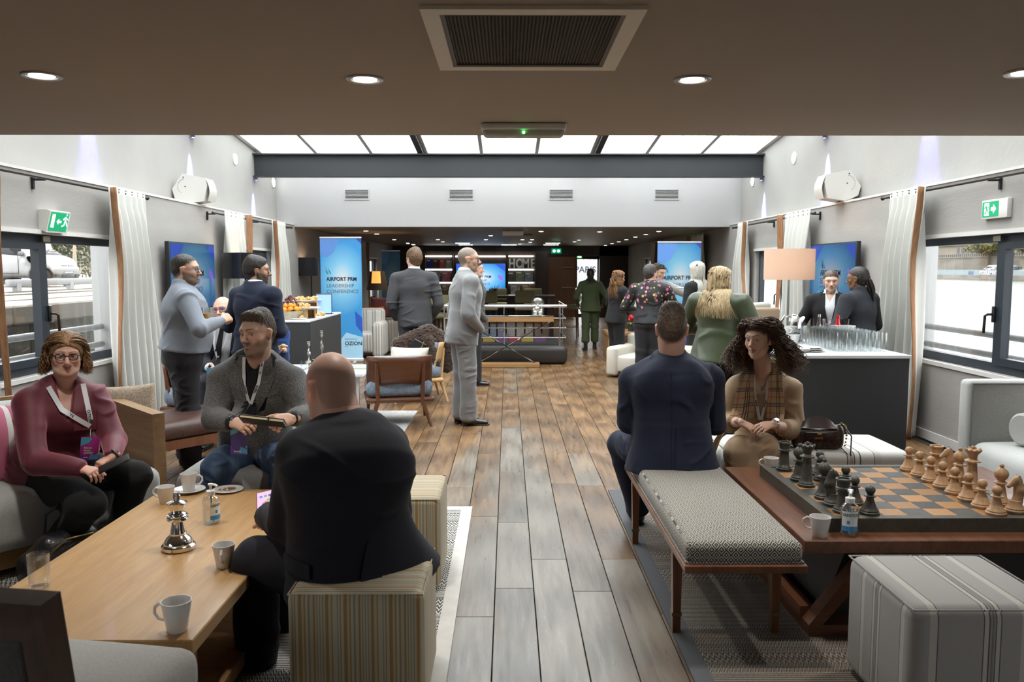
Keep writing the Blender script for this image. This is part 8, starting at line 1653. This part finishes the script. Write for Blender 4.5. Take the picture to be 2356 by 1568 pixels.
p3 = held('phone', 'phone with lit pink screen held by the person in midnight navy', 'phone', MB().rbox((0, 0, 0), (.075, .155, .009), .004, 2), M_black, frame3((-.25, .80, .45), (-.05, -.5, .8)), at(612, 1160, 3.27)); part('screen', MB().bb((-.034, -.072, .0046), (.034, .072, .0052)), glow('phone_screen', (.55, .32, .50), .75), p3, False)
for i, (x, y, cc) in enumerate(((-.018, .045, (.1, .3, .8)), (.0, .045, (.1, .6, .2)), (.018, .045, (.15, .1, .4)), (.012, .02, (.1, .6, .2)))): part('app_icon', MB().bb((x - .006, y - .006, .0052), (x + .006, y + .006, .0056)), mat('app_%d' % i, cc, .4), p3, False)
# --- 4 man in grey shirt, 6 man in navy suit (standing left)
J = stand_pose(-2.53, 6.35, 1.71, 62, wd=1.12, armR=(.03, .25, -.17), armL=(.02, .29, -.20)); c = person('person standing in grey shirt and charcoal trousers holding orange juice', J, 'tan', wd=1.18, dp=1.2, belly=.15, hyaw=82, beard=.7, hairc=BLK, hair=dict(t=.008, nape=-.06), fat=.6, tier=1, tops=[dict(name='shirt', m=C_grsh, o=.016, so=.022, cuff=.036, hem=(.03, 0), skirt=(.222, .185), collar=(0.072, 0.065), f=.015, wl=.10)], legs=dict(m=C_char, o=.022, hem=.085, f=.014), shoes=dict(kind='shoe', m=M_shoe), handR=dict(curl=.8, n=(.3, -.8, .3)), handL=dict(curl=.8, n=(-.3, .8, .2)))
glasses(c, mat('blue_frame', (.02, .09, .22), .3)); p = A(at(474, 728, 6.22)); g = thing('juice_glass', 'glass of orange juice held by the person in grey shirt', 'glass', tuple(p - A((0, 0, .04)))); part('glass', MB().lathe([(.028, 0), (.032, .11), (.030, .11), (.027, .004), (0, .004)], 20), M_clear, g); part('juice', MB().lathe([(.026, .005), (.029, .065), (0, .065)], 20), mat('orange_juice', (.80, .36, .02), .3), g)
J = stand_pose(-2.12, 6.85, 1.70, 24, turn=0, wd=.97, armR=(-.08, .20, -.28), armL=(-.02, .25, -.26)); person('person standing in navy suit by the buffet, head turned to the right', J, 'olive', wd=.98, hyaw=72, beard=.85, hairc=BLK, hair=dict(t=.014, nape=-.05, add=SHORT['add']), tops=[dict(name='shirt', m=C_white, o=.008, collar=(0.07, 0.063), f=0, sl=0), dict(name='jacket', m=C_navy, o=.022, so=.022, hem=(-.12, 0), skirt=(.195, .15), collar=(0.08, 0.047), f=.018, wl=.11)], legs=dict(m=C_navy, o=.018, hem=.08), shoes=dict(kind='shoe', m=M_shoe), handR=dict(curl=.6), handL=dict(curl=.6))
# --- 5 and 7 seated behind
J = px_pose((-2.62, 7.6, .44), 1.74, 168, pel=(498, 868, 7.62), nk=(514, 752, 7.5), shL=(556, 768, 7.52), shR=(470, 768, 7.5), elR=(466, 832, 7.4), wrR=(484, 846, 7.2), elL=(560, 830, 7.4), wrL=(530, 850, 7.2), knR=(480, 880, 7.15), knL=(545, 880, 7.15), anR=(478, 985, 7.1), anL=(548, 985, 7.1)); c = person('person seated in dark suit, white shirt and black tie behind the grey shirt', J, 'pink', hc=at(513, 713, 7.42), hyaw=186, hroll=6, fat=.6, scalp=.2, hairc=((.25, .17, .13), (.3, .2, .15)), tier=1, smile=.3, tops=[dict(name='shirt', m=C_white, o=.010, collar=(0.07, 0.07), f=0.0034, hem=(-.02, 0)), dict(name='jacket', m=C_dnavy, o=.024, sl=.9, hem=(-.05, 0), V=(.075, .42, .015), f=0.0102)], legs=dict(m=C_dnavy, o=.02, hem=.08), shoes=dict(kind='shoe', m=M_shoe), handR=dict(d=(.15, -.3, -.8), n=(-.2, -.9, .3), curl=.4))
glasses(c, mat('violet_frame', (.04, .03, .20), .3)); J = c['J']; strip('tie', [J['nk'] + c['ux'] * .01, J['nk'] - c['ux'] * .38], [.035, .07], c['bvh'], -c['fs'], .004, .003, C_black, c['t'], c['rs'], c['O']); lanyard(c, .36, badge([(.10, .42, .66)], h=.14), txt=False)
J = px_pose((-2.28, 8.1, .44), 1.66, 175, pel=(606, 850, 8.15), nk=(606, 752, 8.1), shL=(650, 768, 8.1), shR=(566, 768, 8.1), elL=(655, 806, 8.0), wrL=(655, 806, 7.75), elR=(570, 820, 8.0), wrR=(590, 830, 7.8), knR=(585, 850, 7.7), knL=(628, 850, 7.7), anR=(585, 930, 7.65), anL=(628, 930, 7.65)); J['elL'] = A(at(652, 822, 8.05)); person('seated person in bright blue jacket eating a pastry, mostly hidden behind the navy suit', J, 'fair', hc=at(600, 716, 8.05), hyaw=180, tier=2, hairc=BRN, hair=dict(t=.012), face=False, tops=[dict(name='jacket', m=C_blue, o=.022, hem=(-.04, 0), f=0.0102)], legs=dict(m=C_char, o=.02), shoes=dict(kind='shoe', m=M_shoe), handL=dict(d=(.1, -.7, .35), n=(.6, .2, .7), curl=.7)); o = bpy.data.objects.new('pastry', pm_); COL.objects.link(o); o.location = at(652, 800, 7.62); tag(o, 'pastry held up by the seated person in bright blue', 'pastry')
cs_ = thing('dining_chair', 'chair under the seated person in bright blue, hidden by the navy suit', 'chair', (-2.28, 8.15, 0)); part('seat', MB().rbox((0, 0, .40), (.5, .5, .08), .03, 3), M_bluefab, cs_)
for x in (-.2, .2):
 for y in (-.2, .2): part('leg', MB().cyl((x, y, 0), (x, y, .36), .018, n=8), M_chw, cs_)
# --- 8, 9, 10 suited men by the railing
J = stand_pose(-1.13, 9.85, 1.84, -12, wd=1.0, armR=(.0, .11, -.49), armL=(.0, .11, -.49)); c = person('person standing in charcoal suit, back to the camera, near the railing', J, 'light', hyaw=-38, hpitch=-6, hairc=LBR, hair=dict(t=.015, nape=-.07, add=SHORT['add'], amp=.003), tier=1, tops=[dict(name='shirt', m=C_white, o=.008, collar=(0.068, 0.067), f=0, sl=0), dict(name='jacket', m=C_dgrey, o=.022, hem=(-.10, 0), skirt=(.20, .15), collar=(0.078, 0.047), f=.017, wl=.11)], legs=dict(m=C_dgrey, o=.022, hem=.085), shoes=dict(kind='shoe', m=M_shoe), handR=False, handL=False); glasses(c, M_black)
J = stand_pose(-.44, 8.16, 1.82, 72, lean=.02, wd=1.02, armR=(-.03, .11, -.47), armL=(.03, .11, -.47), sp=.08, step=.02); c = person('person in silver grey suit and glasses standing with hand in pocket by the aisle', J, 'tan', hyaw=84, tier=1, beard=.5, scalp=.85, hairc=((.15, .13, .11), (.3, .28, .26)), brow=.6, tops=[dict(name='shirt', m=C_white, o=.010, collar=(0.07, 0.069), f=0, sl=0, V=(.02, .05, 0)), dict(name='jacket', m=C_lgrey, o=.024, hem=(-.14, .0), skirt=(.195, .165), collar=(0.078, 0.045), f=.013, wl=.11, V=(.05, .36, .012))], legs=dict(m=C_lgrey, o=.024, hem=.088, f=.013), shoes=dict(kind='shoe', m=M_shoe), handR=False, handL=False); glasses(c, mat('navy_frame', (.01, .03, .09), .3)); strip('tie', [c['J']['nk'] + c['ux'] * .01, c['J']['nk'] - c['ux'] * .33], [.035, .06], c['bvh'], -c['fs'], .004, .003, C_dgrey, c['t'], c['rs'], c['O'])
J = stand_pose(-.455, 10.95, 1.72, 78, armR=(.03, .12, -.47), sp=.08); c = person('person in dark grey suit half hidden behind the silver grey suit', J, 'fair', hyaw=70, hairc=BLK, hair=SHORT, tier=2, tops=[dict(name='shirt', m=C_white, o=.008, collar=(0.07, 0.065), f=0, sl=0), dict(name='jacket', m=cloth('mid_grey_suiting', (.10, .10, .095)), o=.022, hem=(-.13, 0), skirt=(.19, .16), f=0.0119)], legs=dict(m=C_char, o=.02, hem=.085), shoes=dict(kind='shoe', m=M_shoe), handR=False, handL=False); lanyard(c, .42, badge([(.30, .04, .25)]), txt=False)
# --- 11..16 the group on the right
J = stand_pose(1.60, 15.75, 1.60, 2, fem=True, sp=.095, step=.09, armL=(-.07, .05, -.40), armR=(.09, .05, -.38)); person('person in olive green trouser suit walking away down the aisle', J, 'brown', True, hyaw=4, hairc=BLK, tier=2, wd=1.08, dp=1.1, hm=hair_mat('black_hair', *BLK), hair=dict(t=.012, nape=-.08, ear=0, strands=[dict(num=120, drop=.26, seed=8, side=160, thmax=40, ax=.06, ay=.10, rad=.004, pts=12, pf=0.)]), tops=[dict(name='jacket', m=C_green, o=.022, hem=(-.10, 0), skirt=(.20, .165), collar=(0.064, 0.085), f=0.0102)], legs=dict(m=C_green, o=.020, hem=.080, wide=.004, drop=-.10), shoes=dict(kind='boot', m=M_shoe))
J = stand_pose(1.64, 12.2, 1.57, 62, fem=True, sp=.06, armR=(.03, .26, -.20), armL=(-.03, .28, -.2)); person('person in black trouser suit and ankle boots standing with a glass', J, 'fair', True, hyaw=62, hpitch=-4, tier=2, hm=hair_mat('auburn_hair', *AUB), hairc=AUB, hair=dict(t=.016, line=(.090, .071), ear=0, nape=-.1, strands=[dict(num=420, drop=.40, seed=4, side=85, thmax=150, wave=.016, wl=.12, flare=((0, 1), (.3, 1.25), (1, 1.15)), rad=.0052, pts=18, ax=.092)]), tops=[dict(name='shirt', m=C_white, o=.006, sl=0), dict(name='jacket', m=C_black, o=.020, hem=(-.07, 0), skirt=(.185, .145), f=0.0102)], legs=dict(m=C_black, o=.018, hem=.068), shoes=dict(kind='boot', m=M_shoe), handR=dict(curl=.8)); p = at(1443, 690, 12.0); tumbler('wine_glass', tuple(p), 'glass with dark drink held by the person in black trouser suit', .035, .1)
J = stand_pose(1.90, 10.85, 1.655, 16, fem=True, wd=1.18, sp=.11, armR=(.02, .26, -.26), armL=(-.04, .24, -.28)); person('person in black blouse printed with pink flowers standing in the group', J, 'light', True, hyaw=52, tier=1, wd=1.18, dp=1.15, fat=.3, hairc=GRY, hm=hair_mat('grey_brown_hair', (.025, .022, .020), (.10, .085, .075)), hair=dict(t=.018, nape=-.06, amp=.003), tops=[dict(name='blouse', m=C_floral, o=.022, so=.024, hem=(-.04, 0), skirt=(.215, .18), collar=(.06, .02), f=0.0136)], legs=dict(m=C_char, o=.026, hem=.085, wide=.01), shoes=dict(kind='shoe', m=M_shoe))
J = stand_pose(2.11, 11.45, 1.665, 158, fem=True, armL=(-.34, .30, -.12), armR=(.02, .2, -.3)); c = person('person in grey scarf and boucle jacket holding out a plate', J, 'tan', True, hyaw=140, hpitch=-12, tier=1, hairc=BLK, hm=hair_mat('dark_brown_hair', (.012, .008, .006), (.045, .028, .02)), hair=dict(t=.010, line=(.090, .071), ear=0, nape=-.02, strands=[dict(num=260, drop=.22, seed=5, side=120, thmax=165, wave=.003, rad=.004, pts=14)]), tops=[dict(name='dress', m=cloth('slate_print', (.10, .10, .11), (.30, .30, .31), sc=60), o=.012, hem=(-.5, 0), skirt=(.22, .19), sl=.4), dict(name='jacket', m=C_gjack, o=.024, hem=(.0, 0), V=(.10, .4, .07), f=0.0102)], legs=dict(m=C_black, o=.012), shoes=dict(kind='boot', m=M_shoe), handL=dict(d=(.8, -.2, .1), n=(0, 0, -1), curl=.4)); J = c['J']
V, Q = solid([Pr(J['nk'] - (0, 0, .02), J['nk'] + (0, 0, .05), c['rs'], .095, .095, .075, .08, k=.02, cap=.4), Pr(J['nk'] + c['fs'] * .09 - c['rs'] * .04, J['nk'] + c['fs'] * .15 - c['rs'] * .05 - (0, 0, .42), c['rs'], .05, .03, .045, .02, k=.03)], .011, 1, folds(.008, .05, 4)); qpart('scarf', V, Q, mat('mauve_scarf', (.22, .17, .18), .95, col2=(.34, .29, .29), scale=40, bump=.2), c['t'], None, c['O']); solo('plate', MB().lathe([(0, .004), (.05, 0), (.055, .002), (.105, .012), (.10, .014), (.05, .006), (0, .006)], 28), M_porc, 'white plate held out by the person in the grey scarf', 'plate', tuple(at(1571, 664, 11.2)))
J = stand_pose(2.43, 10.4, 1.69, -42, fem=True, armL=(.0, .20, -.36), armR=(.0, .26, -.28)); person('person in plain black top standing before the right banner', J, 'light', True, hyaw=-30, tier=1, wd=1.05, hairc=PLA, hm=hair_mat('platinum_hair', *PLA, .4), hair=dict(t=.016, line=(.090, .071), ear=0, nape=-.1, strands=[dict(num=420, drop=.44, seed=6, side=100, thmax=160, wave=.002, rad=.005, pts=14, flare=((0, 1.05), (1, .95)), jit=.008)]), tops=[dict(name='top', m=C_black, o=.016, hem=(-.05, 0), f=0.0085)], legs=dict(m=C_black, o=.014, hem=.06), shoes=dict(kind='boot', m=M_shoe))
J = stand_pose(1.90, 7.3, 1.61, 42, fem=True, wd=1.3, armR=(.05, .24, -.30), armL=(-.05, .25, -.28)); person('person in olive satin blouse standing with back to the camera', J, 'light', True, hyaw=70, tier=1, wd=1.22, dp=1.35, belly=.12, bust=.09, fat=.8, hairc=BLO, hs=1.03, lips=(.5, .12, .12), hm=hair_mat('blonde_hair', *BLO, .4), hair=dict(t=.018, line=(.090, .071), ear=0, nape=-.1, strands=[dict(num=640, drop=.40, seed=7, side=92, thmax=158, wave=.003, rad=.0042, pts=16, flare=((0, 1.02), (.4, 1.12), (1, 1.2)), jit=.012, ax=.096)]), tops=[dict(name='blouse', m=C_satin, o=.030, so=.040, cuff=.05, hem=(-.12, 0), skirt=(.25, .235), f=.013, wl=.15)], legs=dict(m=C_black, o=.02), shoes=dict(kind='shoe', m=M_shoe))
# --- 17 man in navy on the bench, 18 curly haired woman
J = px_pose((.94, 4.5, .47), 1.82, 11, pel=(1545, 1052, 4.48), nk=(1544, 826, 4.52), shL=(1458, 874, 4.54), shR=(1630, 874, 4.54), elL=(1448, 968, 4.56), wrL=(1478, 985, 4.80), elR=(1644, 968, 4.56), wrR=(1620, 985, 4.80), knL=(1432, 1018, 4.86), knR=(1600, 1012, 4.95), anL=(1466, 1172, 4.90), anR=(1575, 1160, 5.0), wst=(1545, 968, 4.45), chs=(1544, 885, 4.46))
c = person('person in navy suit sitting on the diamond patterned bench', J, 'pink', hc=at(1546, 759, 4.46), hs=1.06, hyaw=12, hpitch=-8, tier=0, wd=1.06, dp=1.05, face=False, hairc=BRN, hm=hair_mat('dark_brown_crop', (.055, .036, .024), (.14, .095, .065)), hair=dict(t=.004, nape=-.02, amp=.0022, add=[((0, .04, .092), (0, -.05, .104), .045, .032, .055, .042)]), tops=[dict(name='shirt', m=C_white, o=.006, f=0, sl=0), dict(name='jacket', m=C_navy, o=.026, so=.027, cuff=.044, hem=(-.055, -.03), skirt=(.262, .20), collar=(0.08, 0.063), f=.015, wl=.09, st=(.6, .6, 1.8))], legs=dict(m=C_navy, o=.022, hem=.075, f=0.0136), shoes=dict(kind='shoe', m=M_brshoe, z=.0, zs=dict(L=.011, R=.011)), handL=dict(curl=.5), handR=dict(curl=.5))
J = c['J']; strip('vent_flap', [J['wst'] + c['r'] * .035 - c['f'] * .2, J['pel'] + c['r'] * .06 - c['f'] * .22 - c['ux'] * .03], [.015, .085], c['bvh'], c['f'], .003, .005, C_navy, c['t'], c['r'], c['O']); strip('back_seam', [J['nk'] - c['ux'] * .05 - c['f'] * .2, J['pel'] - c['f'] * .2], .004, c['bvh'], c['f'], .0005, .0015, C_dnavy, c['t'], c['r'], c['O'])
J = px_pose((1.60, 5.15, .46), 1.70, 204, pel=(1752, 1052, 5.18), nk=(1756, 856, 4.98), shL=(1816, 897, 5.04), shR=(1698, 895, 4.98), elR=(1676, 968, 5.0), wrR=(1704, 972, 4.74), elL=(1828, 990, 4.98), wrL=(1778, 976, 4.70), knR=(1700, 1035, 4.82), knL=(1752, 1028, 4.78), anR=(1700, 1170, 4.84), anL=(1726, 1150, 4.76), wst=(1752, 990, 5.16), chs=(1752, 925, 5.13))
c = person('person in beige coat and plaid scarf seated on the striped ottoman', J, 'fair', True, hc=at(1747, 783, 4.80), hs=1.02, hyaw=226, hpitch=1, hroll=3, tier=0, smile=.6, lips=(.36, .14, .12), hairc=CUR, eyec=(.05, .025, .015), hm=hair_mat('curly_brown', *CUR), extra=dict(bare=1), bust=.06, hair=dict(t=.016, line=(.090, .071), ear=0, nape=-.08, amp=.004, strands=[dict(num=800, drop=.27, seed=11, side=106, thmax=172, curl=.011, wl=.030, flare=((0, 1.08), (.25, 1.62), (.6, 2.1), (1, 2.15)), rad=.0024, pts=64, ax=.100, ay=.112, jit=.03, lenv=.4, pf=.7)]),
 tops=[dict(name='blouse', m=C_cream, o=.008, f=0.0034, sl=0, hem=(.0, 0), V=(.035, .10, 0)), dict(name='coat', m=C_beige, o=.022, so=.030, sl=.55, cuff=.052, hem=(-.03, 0), V=(.07, .40, .05), f=0.0136)], legs=dict(m=C_beige, o=.028, hem=.085, f=0.0136, wide=.005), shoes=dict(kind='shoe', m=M_brshoe, zs=dict(L=.16, R=.009)), handL=dict(d=(-.85, -.40, -.10), n=(.1, -.45, .85), curl=.35), handR=dict(d=(.75, -.35, -.35), n=(.1, -.4, .85), curl=.5))
J = c['J']; ux, fs, rs = c['ux'], c['fs'], c['rs']
for q in (-1, 1): strip('scarf_end', [J['nk'] + rs * q * .075 + ux * .05 - fs * .02, J['nk'] + rs * q * .085 - ux * .10, J['nk'] + rs * q * .098 - ux * (.30 if q > 0 else .50)], [.06, .10, .125], c['bvh'], -fs, .010, .006, C_plaid, c['t'], rs, c['O'], 6, True)
spart('scarf_neck', [Pr(J['nk'] - fs * .02 - ux * .01, J['nk'] - fs * .02 + ux * .06, rs, .105, .095, .09, .085, k=.02, cap=.4), Pr(J['nk'] + fs * .09 + ux * .1, J['nk'] + fs * .07 - ux * .08, rs, .055, .07, op='-', k=.02)], .007, mat('camel_wool', (.42, .29, .16), .95, col2=(.1, .07, .05), scale=22, lo=.45, hi=.7), c['t'], None, c['O'])
lanyard(c, .40, badge([(.35, .03, .25)], h=.06), w=.017, lx=.045); F3, w = c['hands']['L']; part('watch_strap', MB().tube([tuple(w - F3[:, 1] * .02 + (F3[:, 0] * math.cos(a) * 1.15 + F3[:, 2] * math.sin(a)) * .027 - c['O']) for a in [i * PI / 8 for i in range(17)]], .004, 6), M_chrome, c['t']); q = w - F3[:, 1] * .02 + F3[:, 2] * .031 - c['O']; part('watch_dial', MB().tube([tuple(q - F3[:, 2] * .004), tuple(q + F3[:, 2] * .003)], .013, 16), M_chrome, c['t'])
fr = thing('scarf', 'fringed end of the plaid scarf lying on the ottoman', 'scarf', at(1662, 1020, 5.0)); b = MB().grid(lambda u, v: (-.10 * v + .05 * (u - .5), -.04 * v, .06 - .22 * v * v + .02 * math.sin(u * 6) + .05 * (u - .5)), 6, 10); o = part('cloth', b, MATS['camel_wool'], fr, True); m_ = o.modifiers.new('thickness', 'SOLIDIFY'); m_.thickness = .006
for i in range(9): part('tassel', MB().tube([(-.125 + i * .006, -.04, -.17 + .008 * i), (-.13 + i * .006, -.045, -.21 + .004 * i), (-.135 + i * .007, -.045, -.245 + .004 * i)], .0025, 5), MATS['camel_wool'], fr)
# --- 19, 20 behind the bar
J = stand_pose(3.24, 8.15, 1.58, 204, fem=True, armR=(.03, .18, -.32), armL=(-.05, .16, -.34)); c = person('person in black suit and white shirt facing the camera behind the bar', J, 'light', True, hyaw=197, hpitch=-3, tier=1, hairc=BRN, lips=(.42, .16, .15), eyec=(.08, .08, .07), hm=hair_mat('smooth_brown', (.035, .018, .010), (.10, .055, .03)), hair=dict(t=.012, line=(.090, .071), ear=0, nape=-.07, amp=.0012, add=[((0, -.11, .0), (0, -.115, -.01), .04, .035, .035, .035)]), tops=[dict(name='shirt', m=C_white, o=.010, collar=(0.062, 0.057), f=0.0034, V=(.03, .07, 0), hem=(0, 0)), dict(name='jacket', m=C_black, o=.022, hem=(-.10, 0), V=(.085, .34, 0), f=0.0085)], legs=dict(m=C_black, o=.016), shoes=dict(kind='shoe', m=M_shoe), handR=dict(curl=.5), handL=dict(curl=.5)); lapels(c, C_black, vz=.33, wmax=.07); p = c['J']['nk'] - c['rs'] * .085 - c['ux'] * .13; h_ = c['bvh'].ray_cast(V3(p + c['fs'] * .4), V3(-c['fs']), .9)[0]; p = A(h_) if h_ else p; part('pin_badge', MB().tube([tuple(p + c['fs'] * .004 - c['O']), tuple(p + c['fs'] * .008 - c['O'])], .016, 14), M_gold, c['t'])
J = stand_pose(3.30, 7.62, 1.615, -34, fem=True, wd=1.12, armR=(.02, .22, -.26), armL=(-.05, .22, -.28)); c = person('person in dark slate shirt standing behind the bar, back to the camera', J, 'brown', True, hyaw=-48, hpitch=-3, tier=1, wd=1.15, dp=1.1, hairc=BLK, hm=hair_mat('black_ponytail', *BLK), hair=dict(t=.011, line=(.090, .071), ear=1, nape=-.055, amp=.0015), tops=[dict(name='shirt', m=cloth('dark_slate_shirt', (.022, .025, .032)), o=.018, so=.022, hem=(-.08, 0), skirt=(.21, .16), collar=(0.066, 0.065), f=0.017, wl=.12)], legs=dict(m=C_black, o=.016), shoes=dict(kind='shoe', m=M_shoe), handR=dict(curl=.5), handL=dict(curl=.5))
r_ = np.random.RandomState(2); k_ = 130; tt = np.linspace(0, 1, 16)[None, :]; ph = r_.uniform(0, 6.28, (k_, 1)); rr_ = r_.uniform(0, .034, (k_, 1)) * np.interp(tt, [0, .12, .5, 1], [.35, 1, 1.15, .5]); Lp = np.stack([rr_ * np.cos(ph) + 0 * tt + .05 * tt ** 1.5, -.105 - .035 * np.sin(tt * 2.2) + rr_ * np.sin(ph), .02 - tt * (.24 + .05 * r_.rand(k_, 1))], 2); V, Q = tubes(Lp, .0042); qpart('ponytail', c['W2'](V), Q, MATS['black_ponytail'], c['t'], None, c['O']); part('hair_tie', MB().tube([tuple(c['W2'](A((.016 * math.cos(a), -.125, .012 + .016 * math.sin(a)))[None])[0] - c['O']) for a in [i * PI / 6 for i in range(13)]], .008, 6), M_black, c['t'])
